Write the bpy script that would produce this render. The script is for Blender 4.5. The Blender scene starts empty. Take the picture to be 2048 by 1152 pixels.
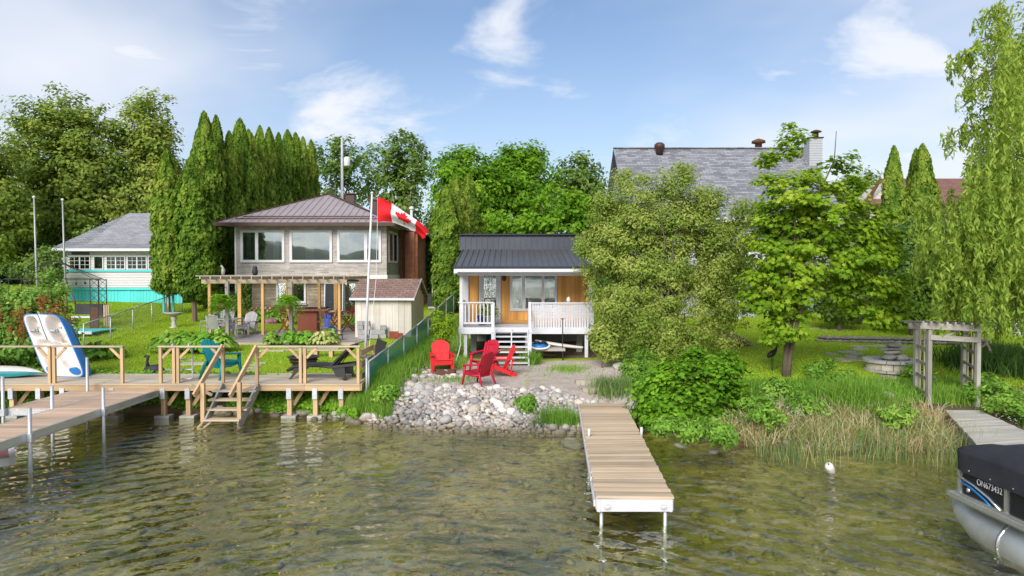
import bpy, math, random
import numpy as np
from mathutils import Vector, Matrix, Euler, noise as mnoise
R = math.radians
random.seed(7); rng = np.random.default_rng(11)
SC = bpy.context.scene; COL = SC.collection

# ------------------------------------------------------------------ camera
F = 1365.0; CX = 1024.0; CY = 576.0; HZ = 545.0; H = 4.0
PITCH = math.atan((CY - HZ) / F)
cam_d = bpy.data.cameras.new("camera"); cam = bpy.data.objects.new("camera", cam_d); COL.objects.link(cam)
cam_d.sensor_width = 36.0; cam_d.lens = F / 2048 * 36.0; cam_d.clip_end = 5000; cam_d.clip_start = 0.1
cam.location = (0, 0, H); cam.rotation_euler = (math.pi / 2 - PITCH, 0, 0); SC.camera = cam
def ray(px, py):
    a, b = (px - CX) / F, -(py - CY) / F
    c, s = math.cos(PITCH), math.sin(PITCH)
    return Vector((a, c + b * s, b * c - s))
def P(px, py, Y):                      # the point of the place seen at a photo pixel, at depth Y
    d = ray(px, py); return Vector((0, 0, H)) + d * (Y / d.y)
def G(px, py, z):                      # the same, at height z
    d = ray(px, py); return Vector((0, 0, H)) + d * ((z - H) / d.z)

# ------------------------------------------------------------------ sky and sun
SUN_EL, SUN_AZ = R(34), R(198)         # azimuth clockwise from +Y: behind the camera, to the left
sd = Vector((math.sin(SUN_AZ) * math.cos(SUN_EL), math.cos(SUN_AZ) * math.cos(SUN_EL), math.sin(SUN_EL)))
W = bpy.data.worlds.new("World"); SC.world = W; W.use_nodes = True
nt = W.node_tree; N = nt.nodes; Lk = nt.links; N.clear()
wo = N.new("ShaderNodeOutputWorld"); bg = N.new("ShaderNodeBackground"); Lk.new(bg.outputs[0], wo.inputs[0])
bg.inputs[1].default_value = 0.112
sky = N.new("ShaderNodeTexSky"); sky.sky_type = 'NISHITA'; sky.sun_disc = False
sky.sun_elevation = SUN_EL; sky.sun_rotation = SUN_AZ; sky.air_density = 1.0; sky.dust_density = 1.2; sky.ozone_density = 1.6
tc = N.new("ShaderNodeTexCoord"); sx = N.new("ShaderNodeSeparateXYZ"); Lk.new(tc.outputs['Generated'], sx.inputs[0])
def wm(op, a, b=None, clamp=False):
    n = N.new("ShaderNodeMath"); n.operation = op; n.use_clamp = clamp
    for i, v in enumerate((a, b)):
        if v is None: continue
        if isinstance(v, (int, float)): n.inputs[i].default_value = v
        else: Lk.new(v, n.inputs[i])
    return n.outputs[0]
zc = wm('ADD', wm('MAXIMUM', sx.outputs[2], 0.0), 0.22)
cv = N.new("ShaderNodeCombineXYZ"); Lk.new(wm('DIVIDE', sx.outputs[0], zc), cv.inputs[0]); Lk.new(wm('DIVIDE', sx.outputs[1], zc), cv.inputs[1])
def wnoise(scale, det, rough, off, dist=0.0):
    mp = N.new("ShaderNodeMapping"); mp.inputs[1].default_value = off; Lk.new(cv.outputs[0], mp.inputs[0])
    n = N.new("ShaderNodeTexNoise"); n.inputs['Scale'].default_value = scale; n.inputs['Detail'].default_value = det
    n.inputs['Roughness'].default_value = rough; n.inputs['Distortion'].default_value = dist; Lk.new(mp.outputs[0], n.inputs['Vector']); return n.outputs[0]
def wramp(v, lo, hi):
    n = N.new("ShaderNodeMapRange"); n.interpolation_type = 'SMOOTHSTEP'; Lk.new(v, n.inputs[0]); n.inputs[1].default_value = lo; n.inputs[2].default_value = hi; return n.outputs[0]
puffs = wramp(wnoise(1.9, 9, 0.56, (3.62, 19.1, 0), 0.4), 0.50, 0.70)
veil = wramp(wnoise(0.42, 5, 0.5, (3.93, 15.11, 0), 0.2), 0.38, 0.60)
hz = wm('POWER', wm('SUBTRACT', 1.0, wm('MAXIMUM', sx.outputs[2], 0.0)), 5.0)
m1 = wm('MAXIMUM', wm('MULTIPLY', puffs, 0.78), wm("MULTIPLY", veil, 0.72))
m2 = wm('ADD', m1, wm('MULTIPLY', hz, 0.80), True)
mx = N.new("ShaderNodeMix"); mx.data_type = 'RGBA'; Lk.new(m2, mx.inputs[0]); 
gain = N.new("ShaderNodeMix"); gain.data_type = 'RGBA'; gain.blend_type = 'MULTIPLY'; gain.inputs[0].default_value = 1.0
Lk.new(sky.outputs[0], gain.inputs[6]); gain.inputs[7].default_value = (0.54, 0.63, 0.71, 1)
Lk.new(gain.outputs[2], mx.inputs[6]); mx.inputs[7].default_value = (4.2, 4.35, 4.7, 1)
Lk.new(mx.outputs[2], bg.inputs[0])
sl = bpy.data.lights.new("sun", 'SUN'); sl.energy = 2.6; sl.angle = R(38); sl.color = (1.0, 0.95, 0.88)
so = bpy.data.objects.new("sun", sl); COL.objects.link(so); so.rotation_euler = (-sd).to_track_quat('-Z', 'Y').to_euler(); so.location = (-20, -30, 50)
SC.view_settings.view_transform = 'Standard'; SC.view_settings.look = 'None'; SC.view_settings.gamma = 1.0; SC.view_settings.exposure = 0.97
SC.view_settings.use_curve_mapping = False
SC.cycles.max_bounces = 8; SC.cycles.diffuse_bounces = 5; SC.cycles.glossy_bounces = 3; SC.cycles.transmission_bounces = 3; SC.cycles.transparent_max_bounces = 10
SC.cycles.sample_clamp_indirect = 6.0; SC.cycles.use_denoising = True

# ------------------------------------------------------------------ materials
MT = {}
class NT:
    def __init__(s, name):
        s.m = bpy.data.materials.new(name); s.m.use_nodes = True; s.t = s.m.node_tree; s.t.nodes.clear()
        s.out = s.t.nodes.new("ShaderNodeOutputMaterial"); MT[name] = s.m
    def n(s, typ, **kw):
        x = s.t.nodes.new(typ)
        for k, v in kw.items(): setattr(x, k, v)
        return x
    def l(s, a, b): s.t.links.new(a, b)
    def put(s, sock, v):
        if isinstance(v, bpy.types.NodeSocket): s.l(v, sock)
        elif isinstance(v, (tuple, list)) and len(v) == 3 and sock.type == 'RGBA': sock.default_value = (*v, 1)
        else: sock.default_value = v
    def math(s, op, a, b=0.0, clamp=False):
        x = s.n("ShaderNodeMath", operation=op, use_clamp=clamp); s.put(x.inputs[0], a); s.put(x.inputs[1], b); return x.outputs[0]
    def mix(s, f, a, b, blend='MIX'):
        x = s.n("ShaderNodeMix", data_type='RGBA', blend_type=blend); s.put(x.inputs[0], f); s.put(x.inputs[6], a); s.put(x.inputs[7], b); return x.outputs[2]
    def pos(s, scale=(1, 1, 1), obj=False, off=(0, 0, 0)):
        mp = s.n("ShaderNodeMapping"); mp.inputs[3].default_value = scale; mp.inputs[1].default_value = off
        if obj: s.l(s.n("ShaderNodeTexCoord").outputs['Object'], mp.inputs[0])
        else: s.l(s.n("ShaderNodeNewGeometry").outputs['Position'], mp.inputs[0])
        return mp.outputs[0]
    def noise(s, vec, scale=5, det=4, rough=.55, dist=0.0):
        x = s.n("ShaderNodeTexNoise"); s.l(vec, x.inputs['Vector']); x.inputs['Scale'].default_value = scale; x.inputs['Detail'].default_value = det
        x.inputs['Roughness'].default_value = rough; x.inputs['Distortion'].default_value = dist; return x.outputs[0]
    def ramp(s, v, lo, hi, a=0.0, b=1.0):
        x = s.n("ShaderNodeMapRange"); s.put(x.inputs[0], v); x.inputs[1].default_value = lo; x.inputs[2].default_value = hi; x.inputs[3].default_value = a; x.inputs[4].default_value = b; return x.outputs[0]
    def bump(s, h, strength=.3, dist=.01, normal=None):
        x = s.n("ShaderNodeBump"); s.l(h, x.inputs['Height']); x.inputs['Strength'].default_value = strength; x.inputs['Distance'].default_value = dist
        if normal is not None: s.l(normal, x.inputs['Normal'])
        return x.outputs[0]
    def bsdf(s, color, rough=.6, metal=0.0, spec=.3, normal=None):
        x = s.n("ShaderNodeBsdfPrincipled"); s.put(x.inputs['Base Color'], color); s.put(x.inputs['Roughness'], rough); s.put(x.inputs['Metallic'], metal)
        x.inputs['Specular IOR Level'].default_value = spec
        if normal is not None: s.l(normal, x.inputs['Normal'])
        return x.outputs[0]
    def done(s, surf): s.l(surf, s.out.inputs[0]); return s.m
    def rnd(s): return s.n("ShaderNodeObjectInfo").outputs['Random']
def mul(c, k): return tuple(min(1, x * k) for x in c)
def mat(name, c, rough=.6, var=.18, scale=6, axis=None, rand=.12, metal=0.0, spec=.3, bump=.15, dirt=0.0, dirtc=(.12, .11, .09), c2=None):
    t = NT(name); st = {'X': (.06, 1, 1), 'Y': (1, .06, 1), 'Z': (1, 1, .06)}.get(axis, (1, 1, 1))
    v = t.pos(st); n1 = t.noise(v, scale * (4 if axis else 1), 6, .6)
    n2 = t.noise(t.pos(), scale * .3, 3, .5)
    f = t.math('ADD', t.math('MULTIPLY', n1, .7), t.math('MULTIPLY', n2, .3))
    f = t.ramp(f, .3, .7)
    col = t.mix(f, mul(c, 1 - var), c2 if c2 else mul(c, 1 + var))
    if rand: 
        k = t.math('ADD', t.math('MULTIPLY', t.rnd(), 2 * rand), 1 - rand); cc = t.n("ShaderNodeCombineColor"); [t.l(k, cc.inputs[i]) for i in range(3)]
        col = t.mix(1.0, col, cc.outputs[0], 'MULTIPLY')
    if dirt: col = t.mix(t.math('MULTIPLY', t.ramp(t.noise(t.pos(), 1.7, 6, .65), .48, .72), dirt), col, dirtc)
    nb = t.bump(n1, bump, .006) if bump else None
    t.done(t.bsdf(col, t.ramp(n2, .2, .8, max(0.03, rough - .08), min(1, rough + .1)), metal, spec, nb)); return MT[name]
def brickmat(name, c1, c2, mortar, bw, bh, plane='XZ', msize=.012, rough=.8, bump=.5, var=.25, zs=1.0, stagger=.5, squash=1.0):
    t = NT(name); s = t.n("ShaderNodeSeparateXYZ"); t.l(t.pos(), s.inputs[0]); cb = t.n("ShaderNodeCombineXYZ")
    t.l(s.outputs[0 if plane[0] == 'X' else 1], cb.inputs[0]); t.l(t.math('MULTIPLY', s.outputs[{'Z': 2, 'Y': 1}[plane[1]]], zs), cb.inputs[1])
    b = t.n("ShaderNodeTexBrick"); t.l(cb.outputs[0], b.inputs['Vector']); t.put(b.inputs['Color1'], c1); t.put(b.inputs['Color2'], c2); t.put(b.inputs['Mortar'], mortar)
    b.inputs['Scale'].default_value = 1.0; b.inputs['Brick Width'].default_value = bw; b.inputs['Row Height'].default_value = bh; b.inputs['Mortar Size'].default_value = msize
    b.inputs['Mortar Smooth'].default_value = .3; b.offset = stagger; b.inputs['Bias'].default_value = 0.0
    n = t.noise(t.pos(), 2.3, 7, .65); n2 = t.noise(t.pos((1, 1, 3)), 9, 4, .6)
    k = t.math('ADD', t.ramp(n, .3, .7, 1 - var, 1 + var * .6), t.ramp(n2, .3, .7, -.12, .12)); cc = t.n("ShaderNodeCombineColor"); [t.l(k, cc.inputs[i]) for i in range(3)]
    col = t.mix(1.0, b.outputs['Color'], cc.outputs[0], 'MULTIPLY')
    h = t.math('ADD', t.math('SUBTRACT', 1.0, b.outputs['Fac']), t.math('MULTIPLY', n2, .5))
    t.done(t.bsdf(col, rough, 0, .25, t.bump(h, bump, .02))); return MT[name]
LG = {'leaf_cedar': 2.6, 'leaf_oak': 3.4, 'leaf_shrub': 2.25, 'leaf_willow': 2.0, 'leaf_thin': 2.7, 'leaf_bright': 1.8, 'leaf_maple': 1.9, 'leaf_dark': 2.8, 'leaf_vine': 2.2, 'leaf_sumac': 2.6, 'weed': 2.5, 'reed': 1.8, 'grass': 2.5, 'leaf_fern': 1.7, 'leaf_hosta': 1.7, 'dry': 1.75}
def leafmat(name, cols, trans=.35, rough=.6, spec=.12):
    cols = [tuple(min(.6, x * LG.get(name, 1)) for x in c) for c in cols]
    cols[0] = tuple((x + y) / 2 for x, y in zip(cols[0], cols[1]))
    t = NT(name); a = t.n("ShaderNodeAttribute", attribute_name="tint"); r = t.n("ShaderNodeValToRGB"); t.l(t.math('ADD', a.outputs['Fac'], t.ramp(t.rnd(), 0, 1, -.16, .16)), r.inputs[0])
    e = r.color_ramp.elements; e[0].color = (*cols[0], 1); e[1].color = (*cols[-1], 1)
    for i, c in enumerate(cols[1:-1]): x = e.new((i + 1) / (len(cols) - 1)); x.color = (*c, 1)
    tr = t.n("ShaderNodeBsdfTranslucent"); t.l(t.mix(1.0, r.outputs[0], (1.0, 1.0, .55), 'MULTIPLY'), tr.inputs[0])
    ms = t.n("ShaderNodeMixShader"); ms.inputs[0].default_value = min(.52, trans + .13); t.l(t.bsdf(r.outputs[0], rough, 0, spec), ms.inputs[1]); t.l(tr.outputs[0], ms.inputs[2])
    t.done(ms.outputs[0]); return MT[name]
def glassmat(name, tint=(.02, .028, .03), ior=1.9, rough=.02):
    t = NT(name); fr = t.n("ShaderNodeFresnel"); fr.inputs[0].default_value = ior
    gl = t.n("ShaderNodeBsdfGlossy"); gl.inputs['Roughness'].default_value = rough; gl.inputs[0].default_value = (.9, .95, .95, 1)
    w = t.bump(t.noise(t.pos(), .9, 2), .05, .02); t.l(w, gl.inputs['Normal'])
    tp = t.n("ShaderNodeBsdfTransparent"); tp.inputs[0].default_value = (.72, .78, .78, 1)
    ms = t.n("ShaderNodeMixShader"); t.l(t.math('ADD', fr.outputs[0], .28), ms.inputs[0]); t.l(tp.outputs[0], ms.inputs[1]); t.l(gl.outputs[0], ms.inputs[2]); t.done(ms.outputs[0]); return MT[name]
glassmat('glass'); 
mat('white', (.56, .56, .58), .5, .06, 3, rand=.03, bump=.05); mat('white_paint', (.53, .53, .56), .55, .08, 5, rand=.05, bump=.08, dirt=.45, dirtc=(.44, .43, .40))
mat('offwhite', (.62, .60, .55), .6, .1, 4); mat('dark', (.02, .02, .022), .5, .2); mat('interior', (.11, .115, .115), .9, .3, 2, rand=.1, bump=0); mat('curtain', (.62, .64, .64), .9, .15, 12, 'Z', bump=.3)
mat('black_metal', (.022, .022, .024), .4, .2, spec=.5); mat('steel', (.42, .44, .46), .42, .15, 9, metal=.75, rand=.1); mat('galv', (.46, .48, .50), .5, .15, 8, metal=.55)
mat('alu', (.62, .64, .66), .36, .1, 5, metal=.8, rand=.05)
for ax in 'XYZ':
    mat('cedar' + ax, (.46, .31, .17), .7, .28, 3, ax, .16, dirt=.3, dirtc=(.30, .25, .19)); mat('weathered' + ax, (.42, .335, .235), .8, .25, 3, ax, .14, dirt=.35, dirtc=(.27, .25, .22))
    mat('silverwood' + ax, (.40, .375, .33), .85, .3, 3, ax, .16, dirt=.3, dirtc=(.25, .235, .21)); mat('greywood' + ax, (.29, .27, .24), .85, .3, 3, ax, .16, dirt=.3, dirtc=(.15, .145, .13)); mat('newdeck' + ax, (.46, .35, .235), .75, .24, 3, ax, .26, dirt=.35, dirtc=(.44, .385, .32))
    mat('pinkdeck' + ax, (.46, .33, .23), .75, .2, 3, ax, .22, dirt=.4, dirtc=(.48, .38, .31)); mat('gold' + ax, (.70, .34, .085), .5, .3, 2.2, ax, .22, bump=.2)
    mat('post' + ax, (.50, .30, .115), .7, .2, 3, ax, .12)
    mat('boardwalk' + ax, (.47, .395, .29), .78, .14, 3, ax, .08, dirt=.4, dirtc=(.42, .37, .31))
mat('red', (.60, .014, .022), .5, .16, 5, rand=.08, bump=.05, dirt=.18, dirtc=(.45, .09, .07)); mat('crimson', (.42, .010, .03), .5, .16, 5, rand=.08, bump=.05, dirt=.18, dirtc=(.34, .07, .07))
mat('teal_plastic', (.0, .185, .205), .4, .12, 3, rand=.05, bump=.03); mat('blue_plastic', (.006, .085, .19), .4, .1, rand=.05, bump=.03)
mat('greychair', (.33, .31, .325), .65, .15, 4, rand=.1); mat('sling', (.30, .305, .28), .7, .12, 20); mat('alum_grey', (.36, .365, .36), .45, .1, metal=.3)
mat('wicker', (.038, .036, .038), .6, .3, 30, bump=.4); mat('mahog', (.17, .045, .022), .45, .25, 4, 'Z', .15); mat('rust', (.10, .045, .025), .8, .4, 8)
mat('teal_paint', (.085, .56, .56), .6, .13, 3, 'Z', .06, bump=.1); mat('concrete', (.36, .35, .33), .9, .18, 7, dirt=.4, dirtc=(.2, .19, .17)); mat('flagstone', (.38, .33, .265), .9, .2, 5, rand=.15, dirt=.3, dirtc=(.22, .24, .14))
mat('block_grey', (.30, .29, .285), .9, .2, 8, rand=.12); mat('block_red', (.24, .06, .035), .9, .25, 8, rand=.15); mat('paver_tan', (.48, .43, .35), .9, .2, 8, rand=.12); mat('cap_stone', (.36, .355, .36), .9, .2, 8, rand=.08)
mat('bark', (.115, .09, .068), .95, .4, 4, 'Z', .1, bump=.8); mat('bark_light', (.20, .175, .145), .9, .4, 4, 'Z', .1, bump=.8); mat('cedar_bark', (.16, .105, .075), .95, .4, 4, 'Z', .1, bump=.8)
mat('roof_metal_brown', (.40, .34, .335), .38, .07, 2, rand=.03, metal=.35, bump=.03); mat('brown_trim', (.065, .032, .026), .45, .12, rand=.04)
mat('roof_metal_black', (.11, .112, .117), .42, .1, 2, rand=.06, metal=.3, bump=.03); mat('navy_metal', (.022, .027, .038), .45, .12, 2, rand=.06, metal=.2)
mat('soffit', (.42, .39, .33), .8, .08, 4); mat('grey_siding', (.50, .51, .54), .7, .08, 4, dirt=.1); mat('shed_wood', (.50, .47, .415), .85, .16, 2.4, 'Z', .1, dirt=.55, dirtc=(.42, .33, .26))
mat('white_siding', (.6, .59, .6), .6, .06, 3, rand=.04); mat('stone_plain', (.34, .32, .28), .9, .25, 5)
mat('cover_fabric', (.028, .030, .038), .85, .25, 3, bump=.25); mat('boat_black', (.012, .013, .017), .22, .15, 3, spec=.5); mat('boat_alu', (.46, .47, .46), .42, .2, 3, metal=.6, dirt=.35, dirtc=(.30, .30, .25)); mat('boat_chrome', (.75, .76, .78), .25, .05, metal=.9)
mat('gel_white', (.60, .55, .51), .35, .06, 3, spec=.45, bump=.02); mat('gel_blue', (.008, .15, .42), .3, .1, 3, spec=.45, bump=.02); mat('rope_blue', (.01, .13, .24), .8)
mat('terracotta', (.42, .27, .14), .8); mat('blue_pot', (.012, .02, .16), .2, .1, spec=.5); mat('cloth_blue', (.05, .10, .42), .9, .3, 14); mat('wicker_brown', (.15, .075, .03), .8, .45, 25, 'X', bump=.6)
mat('flag_red', (.62, .012, .018), .8, .08, 5, rand=0, bump=.05); mat('flag_white', (.66, .68, .70), .8, .06, 5, rand=0, bump=.05); mat('slate', (.025, .03, .036), .7, .2)
mat('straw', (.58, .45, .26), .9, .4, 6, rand=.2); mat('mulch', (.10, .07, .05), .95, .4, 9); mat('rock_dark', (.20, .185, .16), .9, .35, 5, rand=.2, bump=.5)
brickmat('stone_veneer', (.52, .47, .43), (.35, .31, .285), (.25, .23, .21), .55, .062, 'XZ', .006, var=.2); brickmat('stone_veneer_side', (.42, .36, .30), (.30, .25, .21), (.2, .18, .165), .5, .062, 'YZ', .006)
brickmat('stone_lower', (.42, .34, .25), (.26, .21, .15), (.14, .12, .1), .62, .085, 'XZ', .008, var=.3); brickmat('brick_red', (.46, .17, .08), (.33, .115, .058), (.15, .115, .09), .23, .075, 'XZ', .008); brickmat('brick_red_side', (.42, .155, .075), (.30, .105, .055), (.15, .115, .09), .23, .075, 'YZ', .008)
brickmat('shingle_grey', (.27, .28, .305), (.13, .135, .15), (.12, .12, .13), .42, .115, 'XZ', .012, var=.1, bump=.4); brickmat('shingle_side', (.30, .31, .33), (.2, .205, .22), (.12, .12, .13), .42, .115, 'YZ', .012, var=.1)
brickmat('shingle_house', (.30, .30, .315), (.235, .235, .25), (.13, .13, .14), .33, .10, 'XZ', .008, var=.14, bump=.4); brickmat('shingle_red', (.27, .175, .145), (.20, .13, .108), (.07, .04, .03), .3, .085, 'XZ', .01, var=.2); brickmat('shingle_far', (.20, .105, .085), (.165, .088, .07), (.1, .05, .04), .4, .15, 'XZ', .01)
brickmat('pavers', (.36, .315, .295), (.29, .255, .24), (.19, .17, .15), .22, .14, 'XY', .008, var=.15, bump=.3)
brickmat('clap_white', (.58, .565, .575), (.58, .565, .575), (.34, .33, .34), 30, .16, 'XZ', .014, var=.05, stagger=0); brickmat('clap_grey', (.36, .37, .395), (.36, .37, .395), (.22, .22, .24), 30, .14, 'XZ', .012, var=.05, stagger=0); brickmat('clap_cream', (.50, .47, .41), (.5, .47, .41), (.3, .28, .25), 30, .2, 'XZ', .012, var=.05, stagger=0)
def stonemat(name, cols, moss=0.0):
    t = NT(name); r = t.n("ShaderNodeValToRGB"); t.l(t.rnd(), r.inputs[0]); e = r.color_ramp.elements; e[0].color = (*cols[0], 1); e[1].color = (*cols[-1], 1)
    for i, c in enumerate(cols[1:-1]): x = e.new((i + 1) / (len(cols) - 1)); x.color = (*c, 1)
    n = t.noise(t.pos(obj=True), 3.5, 6, .65); n2 = t.noise(t.pos(), 28, 4, .6)
    k = t.math('ADD', t.ramp(n, .3, .7, .72, 1.22), t.ramp(n2, .3, .7, -.12, .12)); cc = t.n("ShaderNodeCombineColor"); [t.l(k, cc.inputs[i]) for i in range(3)]
    col = t.mix(1.0, r.outputs[0], cc.outputs[0], 'MULTIPLY')
    z = t.n("ShaderNodeSeparateXYZ"); t.l(t.pos(), z.inputs[0])      # the wet, algae-brown waterline
    col = t.mix(t.math('MULTIPLY', t.ramp(z.outputs[2], .22, .03), .85), col, (.11, .09, .045))
    t.done(t.bsdf(col, .8, 0, .25, t.bump(n2, .3, .01))); return MT[name]
stonemat('fieldstone', [(.30, .28, .27), (.42, .39, .37), (.36, .29, .26), (.50, .46, .41), (.26, .25, .26), (.45, .41, .37), (.38, .36, .37), (.58, .54, .48)])
leafmat('leaf_cedar', [(.022, .045, .006), (.046, .085, .009), (.078, .122, .013), (.125, .145, .024)], .25); leafmat('leaf_oak', [(.030, .050, .010), (.060, .086, .015), (.096, .118, .022), (.145, .15, .04)], .35)
leafmat('leaf_maple', [(.045, .092, .010), (.10, .175, .012), (.165, .245, .016), (.245, .29, .035)], .42); leafmat('leaf_bright', [(.03, .085, .008), (.07, .155, .010), (.115, .22, .014), (.165, .27, .025)], .4)
leafmat('leaf_shrub', [(.055, .09, .018), (.10, .145, .026), (.155, .195, .04), (.22, .235, .07)], .35); leafmat('leaf_willow', [(.045, .085, .014), (.088, .15, .022), (.14, .205, .032), (.205, .25, .048)], .4)
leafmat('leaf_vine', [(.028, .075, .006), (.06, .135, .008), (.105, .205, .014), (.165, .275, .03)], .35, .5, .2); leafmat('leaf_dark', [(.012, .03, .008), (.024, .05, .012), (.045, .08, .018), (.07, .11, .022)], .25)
leafmat('leaf_thin', [(.03, .055, .012), (.058, .095, .02), (.09, .13, .03), (.13, .16, .05)], .35); leafmat('leaf_sumac', [(.03, .07, .012), (.06, .12, .02), (.105, .17, .035), (.17, .22, .07)], .35)
leafmat('leaf_hosta', [(.05, .13, .012), (.10, .22, .018), (.17, .32, .03), (.34, .40, .13)], .3, .4, .4); leafmat('leaf_rust', [(.22, .07, .03), (.36, .12, .04), (.42, .18, .07)], .3); leafmat('petal_pink', [(.45, .12, .30), (.62, .25, .45), (.75, .45, .6)], .3); leafmat('petal_white', [(.6, .62, .58), (.75, .76, .72)], .3)
leafmat('grass', [(.055, .115, .008), (.095, .175, .010), (.14, .225, .016), (.22, .27, .035)], .35); leafmat('weed', [(.035, .085, .012), (.07, .14, .018), (.115, .195, .028), (.18, .23, .055)], .35); leafmat('reed', [(.05, .11, .035), (.085, .15, .045), (.16, .19, .07), (.33, .27, .14)], .3); leafmat('dry', [(.16, .115, .055), (.27, .20, .10), (.38, .30, .17), (.46, .38, .23)], .25)
leafmat('leaf_fern', [(.07, .16, .01), (.12, .25, .015), (.20, .34, .03)], .35); leafmat('leaf_redmaple', [(.08, .012, .01), (.14, .025, .015)], .3)

# ------------------------------------------------------------------ builders
def tag(o, label=None, cat=None, group=None, kind=None):
    for k, v in (('label', label), ('category', cat), ('group', group), ('kind', kind)):
        if v: o[k] = v
    return o
def link(o, parent=None):
    COL.objects.link(o)
    if parent is not None: o.parent = parent
    return o
def thing(name, loc, rotz=0, label=None, cat=None, group=None):
    o = bpy.data.objects.new(name, None); o.location = loc; o.rotation_euler = (0, 0, rotz); o.empty_display_size = .2
    return tag(link(o), label, cat, group)
def mesh_from(name, v, f, m, smooth=False):
    me = bpy.data.meshes.new(name); me.from_pydata([tuple(x) for x in v], [], f); 
    for mm in (m if isinstance(m, (list, tuple)) else [m]): me.materials.append(MT[mm])
    if smooth: me.polygons.foreach_set('use_smooth', [True] * len(me.polygons))
    me.update(); return me
UB = {}
CUBE_V = [(x, y, z) for x in (-.5, .5) for y in (-.5, .5) for z in (-.5, .5)]
CUBE_F = [(0, 1, 3, 2), (4, 6, 7, 5), (0, 4, 5, 1), (2, 3, 7, 6), (0, 2, 6, 4), (1, 5, 7, 3)]
def unit(m):
    if m not in UB: UB[m] = mesh_from('board_' + m, CUBE_V, CUBE_F, m)
    return UB[m]
def box(par, name, m, c, s, rot=(0, 0, 0)):          # board, post, panel: a shared cube, scaled
    o = bpy.data.objects.new(name, unit(m)); o.location = c; o.scale = s; o.rotation_euler = rot; return link(o, par)
def span(par, name, m, x0, x1, y0, y1, z0, z1):
    return box(par, name, m, ((x0 + x1) / 2, (y0 + y1) / 2, (z0 + z1) / 2), (abs(x1 - x0), abs(y1 - y0), abs(z1 - z0)))
def beam(par, name, m, p0, p1, w, h):                # a squared timber between two points (w across, h deep)
    p0, p1 = Vector(p0), Vector(p1); d = p1 - p0
    o = bpy.data.objects.new(name, unit(m)); o.location = (p0 + p1) / 2; o.scale = (w, d.length, h)
    y = d.normalized(); up = Vector((0, 0, 1)) if abs(y.z) < .95 else Vector((0, 1, 0)); x = y.cross(up).normalized(); z = x.cross(y)
    o.rotation_euler = Matrix((x, y, z)).transposed().to_euler(); return link(o, par)
class MB:
    def __init__(s): s.v = []; s.f = []
    def add(s, v, f):
        k = len(s.v); s.v += [tuple(x) for x in v]; s.f += [tuple(i + k for i in q) for q in f]; return s
    def box(s, c, d, rot=None):
        v = [Vector((x * d[0], y * d[1], z * d[2])) for x, y, z in CUBE_V]
        if rot: m = Euler(rot).to_matrix(); v = [m @ x for x in v]
        return s.add([x + Vector(c) for x in v], CUBE_F)
    def span(s, x0, x1, y0, y1, z0, z1): return s.box(((x0 + x1) / 2, (y0 + y1) / 2, (z0 + z1) / 2), (abs(x1 - x0), abs(y1 - y0), abs(z1 - z0)))
    def tube(s, pts, r, n=8, cap=True):
        pts = [Vector(p) for p in pts]; rr = r if isinstance(r, (list, tuple)) else [r] * len(pts); rings = []; prev = None
        for i, p in enumerate(pts):
            d = (pts[min(i + 1, len(pts) - 1)] - pts[max(i - 1, 0)]).normalized()
            if prev is None: a = d.orthogonal().normalized()
            else: a = (prev - d * prev.dot(d)); a = a.normalized() if a.length > 1e-6 else d.orthogonal().normalized()
            prev = a; b = d.cross(a); rings.append([p + (a * math.cos(2 * math.pi * k / n) + b * math.sin(2 * math.pi * k / n)) * rr[i] for k in range(n)])
        v = [x for q in rings for x in q]; f = []
        for i in range(len(rings) - 1):
            for k in range(n): f.append((i * n + k, i * n + (k + 1) % n, (i + 1) * n + (k + 1) % n, (i + 1) * n + k))
        if cap: f.append(tuple(range(n))[::-1]); f.append(tuple((len(rings) - 1) * n + k for k in range(n)))
        return s.add(v, f)
    def lathe(s, prof, c=(0, 0, 0), n=20, sx=1, sy=1):
        v = [(c[0] + r * math.cos(2 * math.pi * k / n) * sx, c[1] + r * math.sin(2 * math.pi * k / n) * sy, c[2] + z) for r, z in prof for k in range(n)]
        f = [(i * n + k, i * n + (k + 1) % n, (i + 1) * n + (k + 1) % n, (i + 1) * n + k) for i in range(len(prof) - 1) for k in range(n)]
        f += [tuple(range(n))[::-1], tuple((len(prof) - 1) * n + k for k in range(n))]; return s.add(v, f)
    def prism(s, poly, a, b, plane='XZ'):             # polygon extruded along the third axis from a to b
        def q(u, w, t): return {'XZ': (u, t, w), 'YZ': (t, u, w), 'XY': (u, w, t)}[plane]
        n = len(poly); v = [q(*p, a) for p in poly] + [q(*p, b) for p in poly]
        return s.add(v, [tuple(range(n)), tuple(range(2 * n - 1, n - 1, -1))] + [(i, i + n, (i + 1) % n + n, (i + 1) % n) for i in range(n)])
    def slab(s, poly3, t):                            # planar polygon in 3D thickened downwards along its normal
        p = [Vector(x) for x in poly3]; nn = (p[1] - p[0]).cross(p[2] - p[0]).normalized() * t; n = len(p)
        return s.add(p + [x - nn for x in p], [tuple(range(n)), tuple(range(2 * n - 1, n - 1, -1))] + [(i, i + n, (i + 1) % n + n, (i + 1) % n) for i in range(n)])
    def grid(s, fn, nu, nv):
        v = [fn(i / nu, j / nv) for i in range(nu + 1) for j in range(nv + 1)]
        return s.add(v, [(i * (nv + 1) + j, (i + 1) * (nv + 1) + j, (i + 1) * (nv + 1) + j + 1, i * (nv + 1) + j + 1) for i in range(nu) for j in range(nv)])
    def build(s, name, m, par=None, smooth=False, loc=(0, 0, 0), rot=(0, 0, 0)):
        o = bpy.data.objects.new(name, mesh_from(name, s.v, s.f, m, smooth)); o.location = loc; o.rotation_euler = rot; return link(o, par)
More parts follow.
